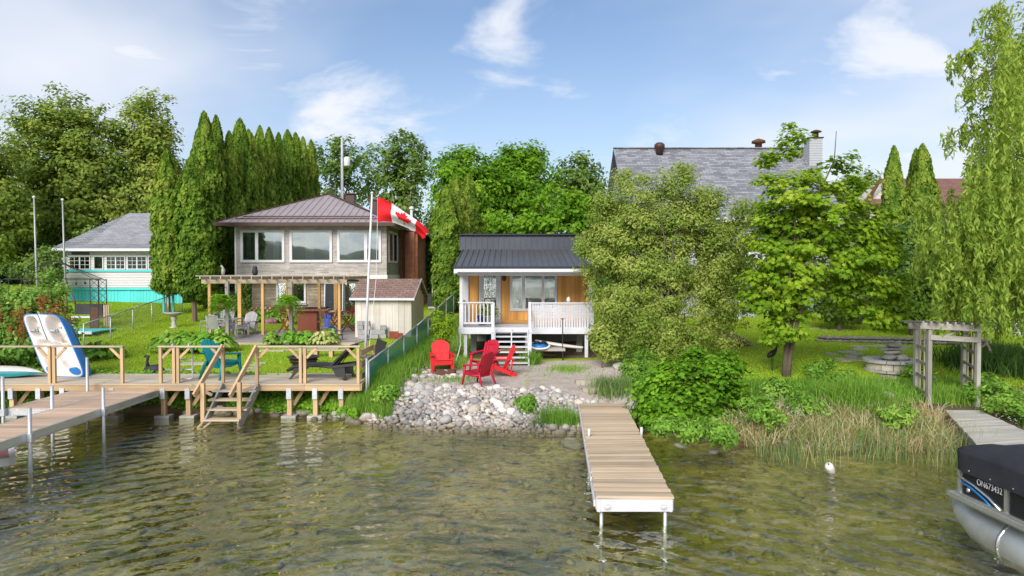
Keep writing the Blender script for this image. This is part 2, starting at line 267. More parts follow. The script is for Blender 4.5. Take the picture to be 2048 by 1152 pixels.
def local(par, p):
    v = Vector(p) - Vector(par.location); a = -par.rotation_euler[2]
    return Vector((v.x * math.cos(a) - v.y * math.sin(a), v.x * math.sin(a) + v.y * math.cos(a), v.z))
def copy_tree(o, loc, rotz, label=None, group=None, parent=None):
    c = o.copy(); COL.objects.link(c); c.parent = parent
    if parent is None: c.location = loc; c.rotation_euler = (0, 0, rotz)
    if label: c['label'] = label
    if group: c['group'] = group
    for ch in list(o.children): copy_tree(ch, None, None, parent=c)
    return c

# ------------------------------------------------------------------ leaves
RH = [(-.5, 0), (0, .5), (.5, 0), (0, -.5)]
OV = [(-.5, 0), (-.2, .42), (.15, .40), (.5, 0), (.15, -.40), (-.2, -.42)]
MP = [(-.45, 0), (-.25, .18), (-.3, .5), (0, .3), (.12, .48), (.2, .18), (.55, 0), (.2, -.18), (.12, -.48), (0, -.3), (-.3, -.5), (-.25, -.18)]
def unitv(a): return a / np.maximum(np.linalg.norm(a, axis=1, keepdims=True), 1e-9)
def leaf_mesh(name, p, nrm, size, tint, m, tmpl=RH, width=.6, along=None, fold=.15):
    n = len(p); nrm = unitv(nrm); t = rng.normal(size=(n, 3)) if along is None else along + rng.normal(size=(n, 3)) * .25
    t = unitv(t - nrm * np.sum(t * nrm, axis=1, keepdims=True)); b = np.cross(nrm, t); k = len(tmpl)
    size = np.broadcast_to(size, (n,)); v = np.empty((n, k, 3), np.float32)
    for i, (u, w) in enumerate(tmpl):
        v[:, i] = p + t * (u * size)[:, None] + b * (w * width * size)[:, None] + nrm * (fold * abs(w) * 2 * width * .5 * size)[:, None]
    me = bpy.data.meshes.new(name); me.vertices.add(n * k); me.vertices.foreach_set('co', v.ravel())
    me.loops.add(n * k); me.loops.foreach_set('vertex_index', np.arange(n * k, dtype=np.int32)); me.polygons.add(n)
    me.polygons.foreach_set('loop_start', np.arange(0, n * k, k, dtype=np.int32)); me.polygons.foreach_set('loop_total', np.full(n, k, np.int32))
    a = me.attributes.new('tint', 'FLOAT', 'POINT'); a.data.foreach_set('value', np.repeat(np.clip(tint, 0, 1), k).astype(np.float32))
    me.materials.append(MT[m]); me.update(calc_edges=True); return me
def obj(name, me, par=None, loc=(0, 0, 0)):
    o = bpy.data.objects.new(name, me); o.location = loc; return link(o, par)
def in_ell(n, ells, shell=.45):
    w = np.array([e[3] * e[4] * e[5] for e in ells]) ** .8; ix = rng.choice(len(ells), n, p=w / w.sum()); e = np.array(ells)[ix]
    d = unitv(rng.normal(size=(n, 3))); r = rng.random(n) ** shell; return e[:, :3] + d * e[:, 3:6] * r[:, None], ix
def tree(name, label, base, ells, nclump, rc, per, leaf, size, trunk_r, m='bark', tmpl=RH, width=.6, cat='tree', group=None, stems=1, shell=.45, flat=.75, upb=.45, nbr=None, split=.35, par_crown='crown', tops=None, dens=None):
    """tapered trunk and limbs, and a crown of leaf clumps spread through the crown's volume (ells are relative to base)"""
    root = thing(name, base, 0, label, cat, group); c, ix = in_ell(nclump, ells, shell)
    ct = np.array([np.mean([e[i] for e in ells]) for i in range(3)]); r = rc * rng.uniform(.6, 1.35, nclump); npc = np.maximum(4, (per * (r / rc) ** 2)).astype(int)
    k = np.repeat(np.arange(nclump), npc); g = rng.normal(size=(len(k), 3)) * .5; gl_ = np.linalg.norm(g, axis=1, keepdims=True); g = np.where(gl_ > 1.0, g / gl_ * rng.random((len(k), 1)), g); g[:, 2] *= flat; p = c[k] + g * r[k][:, None]
    nn = unitv(g) * .5 + unitv(p - ct) * .45 + np.array([0, -.12, upb]) + rng.normal(size=(len(k), 3)) * .30
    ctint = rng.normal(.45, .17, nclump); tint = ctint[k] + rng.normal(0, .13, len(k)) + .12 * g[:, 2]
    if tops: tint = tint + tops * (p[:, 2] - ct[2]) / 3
    obj(par_crown, leaf_mesh(par_crown, p, nn, size * rng.uniform(.6, 1.35, len(k)), tint, leaf, tmpl, width), root)
    mb = MB(); zt = max(e[2] + e[5] * .6 for e in ells); zs = min(e[2] - e[5] for e in ells)
    starts = []
    for s in range(stems):
        a = 2 * math.pi * s / max(1, stems) + .5; off = Vector((math.cos(a), math.sin(a), 0)) * ((.05 if stems < 6 else .12) if stems > 1 else 0); tip = Vector((ct[0], ct[1], zt)) + (Vector((math.cos(a), math.sin(a), 0)) * max(e[3] for e in ells) * .5 if stems > 1 else Vector()); tip.z *= 1 - .3 * (s > 0) * (1 if stems < 8 else .4)
        pts = []
        for i in range(9):
            t = i / 8; q = off.lerp(tip, t ** 1.5 if stems < 6 else t); q += Vector((mnoise.noise(Vector((s * 3.1, i * .7, zt))), mnoise.noise(Vector((i * .8, s * 2.3, zt + 5))), 0)) * .05 * zt * t; q.z = tip.z * t; pts.append(q)
        mb.tube([Vector((off.x, off.y, -.15))] + pts[1:], [trunk_r * (1.25 if i == 0 else 1 - .88 * i / 8) for i in range(9)], 8); starts.append(pts)
    nb = nbr or min(nclump, 70); sel = rng.choice(nclump, min(nb, nclump), replace=False)        # limbs fork from the trunk, twigs from the limbs
    nodes = [(x.x, x.y, x.z) for st in starts for x in st[2:]]; rad = [trunk_r * (1 - .88 * i / 8) for st in starts for i in range(2, 9)]; sp = np.array(nodes)
    sel = sorted(sel, key=lambda i: float(np.min(np.linalg.norm(sp - c[i], axis=1))))
    for i in sel:
        q = Vector(c[i]); A = np.array(nodes); dv = c[i] - A; cost = np.linalg.norm(dv, axis=1) + np.maximum(0, -dv[:, 2]) * .9 + .25 / (np.array(rad) / trunk_r + .2); kk = int(np.argmin(cost)); a = Vector(nodes[kk]); L = (q - a).length; r0 = max(.006, min(rad[kk] * .62, .012 + .02 * L * trunk_r / .1))
        b1 = a.lerp(q, .4) + Vector((random.uniform(-.1, .1), random.uniform(-.1, .1), .07)) * L; b2 = a.lerp(q, .75) + Vector((random.uniform(-.07, .07), random.uniform(-.07, .07), .05)) * L
        mb.tube([a, b1, b2, q], [r0, r0 * .75, r0 * .5, r0 * .22], 5, False); nodes += [tuple(b1), tuple(b2)]; rad += [r0 * .75, r0 * .5]
    mb.build('trunk', m, root, True); return root
def blades(name, p, h, w, tint, m, lean=.35, par=None, kind='stuff', curve=.3, lab=None, cat=None):
    """grass: each blade a bent tapering strip of three faces' worth of vertices"""
    n = len(p); h = np.broadcast_to(h, (n,)); a = rng.uniform(0, 2 * np.pi, n); ln = rng.uniform(0, lean, n) * h; d = np.stack([np.cos(a), np.sin(a), 0 * a], 1); s = np.stack([-np.sin(a), np.cos(a), 0 * a], 1); b2 = rng.uniform(0, 2 * np.pi, n); s = np.stack([np.cos(b2), np.sin(b2), 0 * b2], 1)
    up = np.array([0, 0, 1.0]); mid = p + d * (ln * curve)[:, None] + up * (h * .55)[:, None]; tip = p + d * ln[:, None] + up * (h * (1 - .25 * ln / np.maximum(h, 1e-6)))[:, None]; hw = s * (np.broadcast_to(w, (n,)) / 2)[:, None]
    v = np.stack([p - hw, p + hw, mid + hw * .7, tip, mid - hw * .7], 1).astype(np.float32); k = 5
    me = bpy.data.meshes.new(name); me.vertices.add(n * k); me.vertices.foreach_set('co', v.ravel()); vi = (np.array([0, 1, 2, 4, 4, 2, 3])[None] + 5 * np.arange(n)[:, None]).astype(np.int32); me.loops.add(n * 7); me.loops.foreach_set('vertex_index', vi.ravel()); me.polygons.add(2 * n)
    me.polygons.foreach_set('loop_start', (np.array([0, 4])[None] + 7 * np.arange(n)[:, None]).astype(np.int32).ravel()); me.polygons.foreach_set('loop_total', np.tile(np.array([4, 3], np.int32), n))
    at = me.attributes.new('tint', 'FLOAT', 'POINT'); at.data.foreach_set('value', np.repeat(np.clip(tint, 0, 1), k).astype(np.float32)); me.materials.append(MT[m]); me.update(calc_edges=True)
    o = obj(name, me, par)
    return tag(o, lab, cat, None, kind) 

# ------------------------------------------------------------------ terrain, lake bed, water
SHX = [-60, -16, -9, -5, -3.6, -2.2, 1.5, 2.6, 3.2, 4.5, 6, 10, 13, 16, 60]; SHY = [20.5, 19.7, 19.5, 18.9, 17.9, 17.25, 17.1, 17.4, 17.3, 16.2, 15.4, 15.1, 15.6, 15.8, 17]
def shore(X): return np.interp(X, SHX, SHY)
LAKE = [(-400, -6), (-40, -2.2), (-10, -.95), (-4, -.62), (-1.6, -.34), (-.5, -.14)]
COLS = {-45: [(21.5, .8), (30, 1.6), (40, 2.6), (60, 3.4)], -20: [(20.9, .78), (26, 1.05), (30, 1.35), (36, 1.8), (41, 2.05), (60, 2.9)], -13: [(20.8, .78), (26, 1.02), (30, 1.2), (36, 1.45), (41, 1.75), (60, 2.6)],
        -8: [(20.6, .78), (27, 1.06), (31, 1.17), (38, 1.28), (60, 2.3)], -4.6: [(20.3, .76), (27, 1.05), (30, 1.18), (34, 1.4), (42, 1.9), (60, 2.6)], -3.0: [(19.0, .62), (20.0, .72), (23, .8), (27, 1.12), (30, 1.45), (34, 1.85), (42, 2.2), (60, 2.8)],
        -1.5: [(19.3, .70), (24, .79), (30, 1.1), (36, 1.8), (60, 2.8)], 1.2: [(19.3, .68), (24, .78), (30, 1.1), (36, 1.8), (60, 2.8)], 2.7: [(18.4, .36), (20, .58), (24, .8), (30, 1.1), (36, 1.8), (60, 2.8)], 4.6: [(17.6, .42), (20, .78), (24, .95), (30, 1.2), (36, 1.6), (60, 2.8)],
        7: [(17.5, .42), (19, .62), (21.7, .88), (27, 1.1), (36, 1.6), (60, 2.8)], 12: [(17.6, .46), (19, .62), (21.7, .88), (27, 1.12), (36, 1.65), (60, 2.8)], 45: [(18.5, .5), (22, .9), (36, 1.8), (60, 3)]}
CX_ = sorted(COLS)
def terrain(X, Y):
    X = np.asarray(X, float); Y = np.asarray(Y, float); s = Y - shore(X); zs = []
    for c in CX_:
        y0 = float(shore(c)); k = LAKE + [(0, 0)] + [(a - y0, b) for a, b in COLS[c]] + [(120, 6.5), (260, 16), (600, 30)]
        zs.append(np.interp(s, [a for a, b in k], [b for a, b in k]))
    zs = np.array(zs); xi = np.clip(np.interp(X, CX_, range(len(CX_))), 0, len(CX_) - 1.001); i = xi.astype(int); f = xi - i
    return np.take_along_axis(zs, i[None], 0)[0] * (1 - f) + np.take_along_axis(zs, (i + 1)[None], 0)[0] * f
def T(x, y): return float(terrain(np.array([x]), np.array([y]))[0])
def onT(px, py, z0=.9):                 # a photo pixel on the ground
    z = z0
    for _ in range(12): q = G(px, py, z); z = T(q.x, q.y)
    q = G(px, py, z); q.z = z; return q
def sm(x, a, b): t = np.clip((x - a) / (b - a), 0, 1); return t * t * (3 - 2 * t)
gx = np.concatenate([-np.geomspace(400, 19, 24), np.arange(-18, 18.01, .28), np.geomspace(19, 400, 24)]); gy = np.concatenate([[-400, -250, -120, -60, -30, -12, 0, 4, 8, 10], np.arange(11, 34, .24), np.arange(34.5, 62, .8), np.geomspace(64, 600, 18)])
XX, YY = np.meshgrid(gx, gy, indexing='ij'); ZZ = terrain(XX.ravel(), YY.ravel()).reshape(XX.shape)
und = np.array([mnoise.fractal(Vector((x * .6, y * .6, 0)), 1, 2, 3) for x, y in zip(XX.ravel(), YY.ravel())]).reshape(XX.shape)
ZZ = ZZ + und * np.where(ZZ > .5, .022, .03) * (np.abs(XX) < 60)
nx, ny = XX.shape; vid = np.arange(nx * ny).reshape(nx, ny)
quads = np.stack([vid[:-1, :-1], vid[1:, :-1], vid[1:, 1:], vid[:-1, 1:]], -1).reshape(-1, 4); zq = ZZ.ravel()[quads].min(1)
allv = np.stack([XX, YY, ZZ], -1).reshape(-1, 3)
def sub(name, q, m):
    u, inv = np.unique(q.ravel(), return_inverse=True); me = bpy.data.meshes.new(name); me.from_pydata(allv[u].tolist(), [], inv.reshape(-1, 4).tolist()); me.materials.append(MT[m]); me.polygons.foreach_set('use_smooth', [True] * len(me.polygons))
    x, y, z = allv[u].T; s = y - shore(x)
    grav = sm(x, -3.2, -2.3) * (1 - sm(x, 3.0, 4.6)) * sm(y, 18.6, 19.3) * (1 - sm(y, 23.6, 25.4)); grav = np.maximum(grav, sm(x, -3.2, -2.6) * (1 - sm(x, -2.3, -1.8)) * sm(y, 24, 26) * (1 - sm(y, 33, 35)) * .75)
    grav = np.maximum(grav, sm(x, 1.6, 2.0) * (1 - sm(x, 3.2, 3.8)) * sm(y, 18.0, 18.3) * (1 - sm(y, 19, 19.6)) * .8)
    soil = (1 - sm(s, 1.2, 3.0)) * sm(s, -1, 0); soil = np.maximum(soil, (x > 4) * (1 - sm(s, 3.2, 5.2)) * .9); soil = np.maximum(soil, .9 * sm(y, 24.6, 25.4) * (1 - sm(np.abs(x - .6), 2.4, 2.9)))
    for nme, a in (('gravel', grav), ('soil', soil)): at = me.attributes.new(nme, 'FLOAT', 'POINT'); at.data.foreach_set('value', a.astype(np.float32))
    me.update(); return tag(obj(name, me), kind='structure')
t = NT('ground'); p_ = t.pos(); n1 = t.noise(p_, .55, 5, .6); n2 = t.noise(p_, 9, 5, .7); n3 = t.noise(p_, 60, 3, .6); n5 = t.noise(p_, 2.2, 4, .6)
lawn = t.mix(t.ramp(t.math('ADD', t.math('MULTIPLY', n1, .5), t.math('MULTIPLY', n5, .5)), .35, .66), (.25, .355, .014), (.36, .43, .03)); lawn = t.mix(t.ramp(n2, .3, .75), lawn, (.20, .30, .016)); lawn = t.mix(t.math('MULTIPLY', t.ramp(n3, .45, .8), .35), lawn, (.21, .24, .03))
ga = t.n("ShaderNodeAttribute", attribute_name='gravel').outputs['Fac']; sa = t.n("ShaderNodeAttribute", attribute_name='soil').outputs['Fac']
vo = t.n("ShaderNodeTexVoronoi"); t.l(p_, vo.inputs['Vector']); vo.inputs['Scale'].default_value = 30; hs = t.n("ShaderNodeSeparateColor"); t.l(vo.outputs['Color'], hs.inputs[0])
gcol = t.mix(hs.outputs[0], (.38, .31, .265), (.64, .565, .50)); gcol = t.mix(t.math('MULTIPLY', t.ramp(n5, .42, .7), .55), gcol, (.34, .265, .21))
scol = t.mix(n2, (.075, .055, .032), (.15, .115, .07))
gm = t.ramp(t.math('ADD', ga, t.math('MULTIPLY', t.math('SUBTRACT', n2, .5), .9)), .38, .58); smk = t.ramp(t.math('ADD', sa, t.math('MULTIPLY', t.math('SUBTRACT', n2, .5), .8)), .4, .6)
col = t.mix(smk, lawn, scol); col = t.mix(gm, col, gcol)
t.done(t.bsdf(col, .9, 0, .15, t.bump(t.math('ADD', n3, t.math('MULTIPLY', vo.outputs['Distance'], 1.2)), .7, .03)))
t = NT('lake_bed'); p_ = t.pos(); n1 = t.noise(p_, .5, 6, .62); n2 = t.noise(p_, 3.2, 6, .7); n3 = t.noise(p_, 22, 3, .6)
col = t.mix(t.ramp(n1, .35, .62), (.13, .127, .027), (.32, .285, .11)); col = t.mix(t.ramp(n2, .46, .68), col, (.038, .042, .008)); vo = t.n("ShaderNodeTexVoronoi"); t.l(t.pos(), vo.inputs['Vector']); vo.inputs['Scale'].default_value = 5.5
col = t.mix(t.math('MULTIPLY', t.ramp(vo.outputs['Distance'], .22, .12), t.ramp(n1, .4, .6)), col, (.22, .185, .085)); t.done(t.bsdf(col, .95, 0, .1, t.bump(n3, .5, .03)))
t = NT('water'); sp = t.pos()
ctr = t.n("ShaderNodeMapping"); ctr.inputs[1].default_value = (1.0, -4.5, 0); t.l(t.n("ShaderNodeNewGeometry").outputs['Position'], ctr.inputs[0])
wv = t.n("ShaderNodeTexWave", wave_type='RINGS', rings_direction='Z', wave_profile='SIN'); t.l(ctr.outputs[0], wv.inputs['Vector']); wv.inputs['Scale'].default_value = .68; wv.inputs['Distortion'].default_value = 8.0; wv.inputs['Detail'].default_value = 3; wv.inputs['Detail Scale'].default_value = 1.3; wv.inputs['Detail Roughness'].default_value = .55
na = t.noise(t.pos((1, 1.35, 1)), 1.9, 3, .5, .6); nb = t.noise(t.pos((1, 1.5, 1)), 6.0, 2, .5, .3); nc = t.noise(sp, .24, 3, .55)
amp = t.ramp(nc, .36, .60, .16, 1.3)
hh = t.math('ADD', t.math('MULTIPLY', wv.outputs['Fac'], .62), t.math('ADD', t.math('MULTIPLY', na, 1.15), t.math('MULTIPLY', nb, .16)))
bp = t.n("ShaderNodeBump"); t.l(t.math('MULTIPLY', hh, amp), bp.inputs['Height']); bp.inputs['Strength'].default_value = 1.0; bp.inputs['Distance'].default_value = .085
fr = t.n("ShaderNodeFresnel"); fr.inputs[0].default_value = 2.6; t.l(bp.outputs[0], fr.inputs['Normal'])
gl = t.n("ShaderNodeBsdfGlossy"); gl.inputs['Roughness'].default_value = .0; t.l(bp.outputs[0], gl.inputs['Normal'])
tp = t.n("ShaderNodeBsdfTransparent"); tp.inputs[0].default_value = (.86, .86, .66, 1)
ms = t.n("ShaderNodeMixShader"); bf = t.n('ShaderNodeNewGeometry').outputs['Backfacing']; t.l(t.math('ADD', t.math('MULTIPLY', fr.outputs[0], t.math('SUBTRACT', 1.0, bf)), t.math('MULTIPLY', bf, .05)), ms.inputs[0]); t.l(tp.outputs[0], ms.inputs[1]); t.l(gl.outputs[0], ms.inputs[2]); t.done(ms.outputs[0])
sub('ground', quads[zq >= -.12], 'ground'); sub('lake_bed', quads[zq < -.12], 'lake_bed')
tag(MB().add([(-400, -400, 0), (400, -400, 0), (400, 20.3, 0), (-400, 20.3, 0)], [(0, 1, 2, 3)]).build('water', 'water'), kind='structure')
mb = MB(); mat('far_hills', (.05, .07, .035), .95, .3, .05, rand=0)
def hillf(u, v):
    x = -900 + 1800 * u; return (x, -420 - v * 160, (26 + 16 * mnoise.noise(Vector((x * .006, 3, 0))) + 7 * mnoise.noise(Vector((x * .03, 7, 0)))) * (v * 2 if v < .5 else 1) - 3)
tag(mb.grid(hillf, 90, 4).build('hills', 'far_hills', None, True), kind='structure')

# ------------------------------------------------------------------ windows and doors
def window(par, x0, x1, z0, z1, y, mull=(), fw=.09, frame='white', depth=.12, blind=None, name='window', bars=None, room=True):
    """a framed opening on a wall that faces -Y (local coordinates); frame, mullions and each pane are real pieces"""
    w = MB()
    w.span(x0, x1, y - .05, y + .03, z1 - fw, z1).span(x0, x1, y - .06, y + .03, z0, z0 + fw).span(x0, x0 + fw, y - .05, y + .03, z0 + fw, z1 - fw).span(x1 - fw, x1, y - .05, y + .03, z0 + fw, z1 - fw)
    for m in mull: w.span(m - fw * .6, m + fw * .6, y - .045, y + .03, z0 + fw, z1 - fw)
    o = w.build(name, frame, par); xs = [x0 + fw] + [v for m in mull for v in (m - fw * .6, m + fw * .6)] + [x1 - fw]
    for a, b in zip(xs[::2], xs[1::2]): span(o, 'pane', 'glass', a, b, y - .012, y - .004, z0 + fw, z1 - fw)
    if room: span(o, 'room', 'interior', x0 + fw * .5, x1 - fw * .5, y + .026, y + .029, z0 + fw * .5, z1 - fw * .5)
    if bars:
        nx, nz = bars
        for a, b in zip(xs[::2], xs[1::2]):
            for i in range(1, nx): span(o, 'glazing_bar', frame, a + (b - a) * i / nx - .012, a + (b - a) * i / nx + .012, y - .03, y - .014, z0 + fw, z1 - fw)
            for i in range(1, nz): span(o, 'glazing_bar', frame, a, b, y - .029, y - .0145, z0 + fw + (z1 - z0 - 2 * fw) * i / nz - .012, z0 + fw + (z1 - z0 - 2 * fw) * i / nz + .012)
    return o
# ------------------------------------------------------------------ the stone and brick house
h = thing('stone_house', (-15.3, 38, 1.2), 0, 'two-storey stone house with brown metal hip roof behind the pergola', 'house')
def L(x, y, z): return (x + 15.3, y - 38, z - 1.2)
def hb(name, m, x0, x1, y0, y1, z0, z1, par=h): return span(par, name, m, x0 + 15.3, x1 + 15.3, y0 - 38, y1 - 38, z0 - 1.2, z1 - 1.2)
XL, XR = -15.3, -6.98
hb('upper_wall', 'stone_veneer', XL, XR, 38, 42.2, 3.86, 6.62); hb('side_wall', 'stone_veneer_side', XR, XR + .012, 38.01, 42.19, 3.861, 6.619); hb('band', 'offwhite', XL - .02, XR + .05, 37.95, 42.2, 3.62, 3.86); hb('lower_wall', 'stone_lower', -14.7, XR, 38.6, 42.2, .9, 3.62); hb('lower_side_wall', 'stone_veneer_side', XR, XR + .012, 38.61, 42.19, .9, 3.61)
hb('brick_wall', 'brick_red', -15.9, -5.84, 42.2, 51, .9, 6.6); hb('brick_side_wall', 'brick_red_side', -5.84, -5.828, 42.21, 50.99, .9, 6.59); hb('brick_pier', 'brick_red', -6.6, -6.0, 42.05, 42.2, .9, 6.5)
def roofp(px, y, z): return Vector(L(px, y, z))
E0, E1, EY, EB, EZ, RZ = -16.2, -6.45, 37.3, 52.0, 6.74, 8.82; xm = (E0 + E1) / 2; RY0, RY1 = 42.25, 47.0
rf = MB().slab([L(E0, EY, EZ), L(E1, EY, EZ), L(xm, RY0, RZ)], .05).build('roof', 'roof_metal_brown', h)
MB().slab([L(E1, EY, EZ), L(E1, EB, EZ), L(xm, RY1, RZ), L(xm, RY0, RZ)], .05).build('roof_slope', 'roof_metal_brown', h); MB().slab([L(E0, EB, EZ), L(E0, EY, EZ), L(xm, RY0, RZ), L(xm, RY1, RZ)], .05).build('roof_slope', 'roof_metal_brown', h); MB().slab([L(E1, EB, EZ), L(E0, EB, EZ), L(xm, RY1, RZ)], .05).build('roof_slope', 'roof_metal_brown', h)
for i in range(1, 25):
    x = E0 + (E1 - E0) * i / 25; t_ = 1 - abs(x - xm) / (xm - E0)
    beam(rf, 'roof_seam', 'roof_metal_brown', L(x, EY, EZ + .015), L(x, EY + (RY0 - EY) * t_, EZ + (RZ - EZ) * t_ + .015), .035, .05)
for i in range(1, 25):
    y = EY + (EB - EY) * i / 25; t_ = min(1, (y - EY) / (RY0 - EY), (EB - y) / (EB - RY1)); beam(rf, 'roof_seam', 'roof_metal_brown', L(E1, y, EZ + .015), L(E1 + (xm - E1) * t_, y, EZ + (RZ - EZ) * t_ + .015), .035, .05)
for a, b in ((L(E0, EY, EZ), L(xm, RY0, RZ)), (L(E1, EY, EZ), L(xm, RY0, RZ)), (L(xm, RY0, RZ), L(xm, RY1, RZ))): beam(rf, 'ridge_cap', 'brown_trim', Vector(a) + Vector((0, 0, .04)), Vector(b) + Vector((0, 0, .04)), .16, .06)
for dy in (.45, .8): t_ = dy / (RY0 - EY); beam(rf, 'snow_rail', 'brown_trim', L(E0 + .5 + dy * .9, EY + dy, EZ + (RZ - EZ) * t_ + .05), L(E1 - .5 - dy * .9, EY + dy, EZ + (RZ - EZ) * t_ + .05), .03, .06)
hb('gutter', 'brown_trim', E0 - .06, E1 + .06, EY - .13, EY, EZ - .2, EZ - .01); hb('gutter', 'brown_trim', E1, E1 + .12, EY + .002, EB, EZ - .2, EZ - .01); hb('gutter', 'brown_trim', E0 - .12, E0, EY + .002, EB, EZ - .2, EZ - .01); hb('soffit', 'soffit', E0, E1, EY, EB, EZ - .12, EZ - .06)
MB().slab([L(E1 + .1, 42.0, 6.72), L(-5.2, 42.0, 6.42), L(-5.2, 52, 6.42), L(E1 + .1, 52, 6.72)], .1).build('side_roof', 'roof_metal_brown', h); hb('downspout', 'brown_trim', -6.72, -6.62, 41.95, 42.04, 2.5, 6.5); hb('downspout', 'white', -15.42, -15.32, 37.98, 38.1, 1.7, 6.5)
def wx(px, y=38.0): return (px - CX) / F * y
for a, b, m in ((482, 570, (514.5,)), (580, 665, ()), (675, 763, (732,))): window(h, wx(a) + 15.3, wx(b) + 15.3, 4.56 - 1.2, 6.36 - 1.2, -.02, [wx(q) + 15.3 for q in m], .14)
for i, (px, w_) in enumerate(((498, .5), (553, .7), (620, 1.0), (700, .6), (748, .5))): hb('curtain', 'curtain', wx(px) - w_ * .25, wx(px) + w_ * .25, 37.997, 37.9995, 4.75, 6.2)
# side window of the stone wing
w_ = MB(); [w_.box((8.36, y_, 4.26), (.06, d_, z_)) for y_, d_, z_ in ((.55, .12, 1.8), (3.4, .12, 1.8), (1.95, .1, 1.8))]; w_.box((8.36, 1.97, 5.1), (.06, 2.97, .12)); w_.box((8.36, 1.97, 3.42), (.06, 2.97, .12)); sw = w_.build('side_window', 'white', h); box(sw, 'pane', 'glass', (8.352, 1.97, 4.26), (.012, 2.8, 1.6)); box(sw, 'room', 'dark', (8.34, 1.97, 4.26), (.006, 2.8, 1.6))
window(h, wx(553, 38.6) + 15.3, wx(612, 38.6) + 15.3, 2.28 - 1.2, 3.5 - 1.2, .58, [wx(580, 38.6) + 15.3], .1); hb('window_sill', 'concrete', wx(548, 38.6), wx(614, 38.6), 38.48, 38.6, 2.16, 2.27)
pd = window(h, wx(686, 38.6) + 15.3, wx(742, 38.6) + 15.3, .12, 2.3, .58, [wx(714, 38.6) + 15.3], .12, name='patio_door'); hb('curtain_blue', 'blue_plastic', wx(698, 38.6), wx(722, 38.6), 38.605, 38.608, 1.9, 3.3); hb('doorstep', 'white', wx(680, 38.4), wx(745, 38.4), 38.1, 38.55, 1.16, 1.33)
def chimney(par, c, z0, z1, r, m='brown_trim'):
    box(par, 'chimney', m, (c[0], c[1], (z0 + z1) / 2), (2 * r, 2 * r, z1 - z0)); box(par, 'chimney_cap', m, (c[0], c[1], z1 + .1), (2.7 * r, 2.7 * r, .06)); box(par, 'chimney_neck', m, (c[0], c[1], z1 + .035), (1.6 * r, 1.6 * r, .07))
chimney(h, L(-10.5, 44.5, 0)[:2], 8.2 - 1.2, 9.0 - 1.2, .27); chimney(h, L(-9.1, 45, 0)[:2], 7.4 - 1.2, 8.65 - 1.2, .22)
MB().tube([L(-6.9, 47, 6.6), L(-6.9, 47, 8.4)], .1, 10).lathe([(.17, 0), (.17, .12), (.05, .2)], L(-6.9, 47, 8.35)).build('flue_pipe', 'white', h)
o = thing('utility_pole', (-14.6, 60, T(-14.6, 60)), 0, 'grey utility pole with white transformer behind the brown roof', 'pole')
zt = P(682, 275, 60).z - o.location.z; MB().tube([(0, 0, 0), (.05, 0, zt)], [.17, .11], 8).build('pole', 'galv', o); px_ = P(682, 275, 60).x + 14.6; o.location.x = P(683, 275, 60).x
MB().lathe([(.26, 0), (.28, .06), (.28, .72), (.18, .82)], (.5, -.1, P(692, 333, 60).z - o.location.z)).build('transformer', 'white', o, True)
hp = thing('heat_pump', (-4.55, 41.0, T(-4.55, 41)), 0, 'black outdoor heat pump unit beside the brick wall', 'heat pump'); box(hp, 'case', 'black_metal', (0, 0, .5), (1.0, .5, .75)); box(hp, 'stand', 'steel', (0, 0, .06), (.9, .45, .12)); MB().lathe([(.28, 0), (.3, .02), (.05, .03)], (0, 0, 0), 16).build('fan_grille', 'dark', hp, loc=(0, -.25, .5), rot=(R(90), 0, 0))
MB().tube([(-.25, .2, .2), (-.25, .2, 2.0), (-.05, .2, 2.05), (-.05, .2, 1.0)], .04, 6).build('conduit', 'galv', hp)

# ------------------------------------------------------------------ the orange cottage
z0c = .8; c = thing('cottage', (.5, 29, z0c), 0, 'small orange board cottage with black metal roof and white deck', 'cottage')
YW, ZF, YD = 29.0, 1.98, 25.1
def cb(name, m, x0, x1, y0, y1, z0, z1, par=c): return span(par, name, m, x0 - .5, x1 - .5, y0 - 29, y1 - 29, z0 - z0c, z1 - z0c)
def CL(x, y, z): return (x - .5, y - 29, z - z0c)
WY = 27.2; WL = WY - 29                     # front wall plane, in the world and in the cottage's own coordinates
cb('wall', 'goldZ', -1.9, 3.1, WY + .03, 33.5, 1.7, 4.5); cb('rear_wall', 'goldZ', -1.9, 3.1, 29.3, 33.5, 4.5, 4.9); cb('foundation', 'concrete', -1.85, 3.05, 29.1, 33.4, .7, 1.7)
x = -1.89
while x < 3.08:
    w_ = .133; a, b = x, min(x + w_ - .006, 3.1); mid = (a + b) / 2; segs = [(1.98, 4.5)]
    if -1.33 < mid < -.44: segs = [(4.1, 4.5)]
    elif -.09 < mid < 1.8: segs = [(1.98, 2.47), (3.95, 4.5)]
    for s0, s1 in segs: cb('board', 'goldZ', a, b, WY - .005 + random.uniform(-.004, .004), WY + .03, s0, s1)
    x += w_
cb('corner_trim', 'white_paint', -1.97, -1.78, WY - .03, WY + .2, 1.98, 4.5); cb('corner_trim', 'white_paint', 3.0, 3.2, WY - .03, WY + .2, 1.98, 4.5); cb('ledge', 'goldX', -.45, 3.0, WY - .07, WY - .01, 1.985, 2.1)
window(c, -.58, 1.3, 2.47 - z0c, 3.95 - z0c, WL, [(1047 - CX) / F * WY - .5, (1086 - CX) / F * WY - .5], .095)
for xa in (.08, 1.58):     # tied-back curtains
    cm = MB(); cm.grid(lambda u, v: (xa - .5 + ((u - .5) * (.40 - .28 * math.exp(-((v - .45) / .18) ** 2)) + .02 * math.sin(u * 26)), WL + .014 + .004 * math.sin(u * 26), 1.75 + v * 1.3), 22, 14); cm.build('curtain', 'curtain', c, True)
D0, D1, DZ0, DZ1 = -1.81, -.95, 1.18, 3.24     # door opening, local
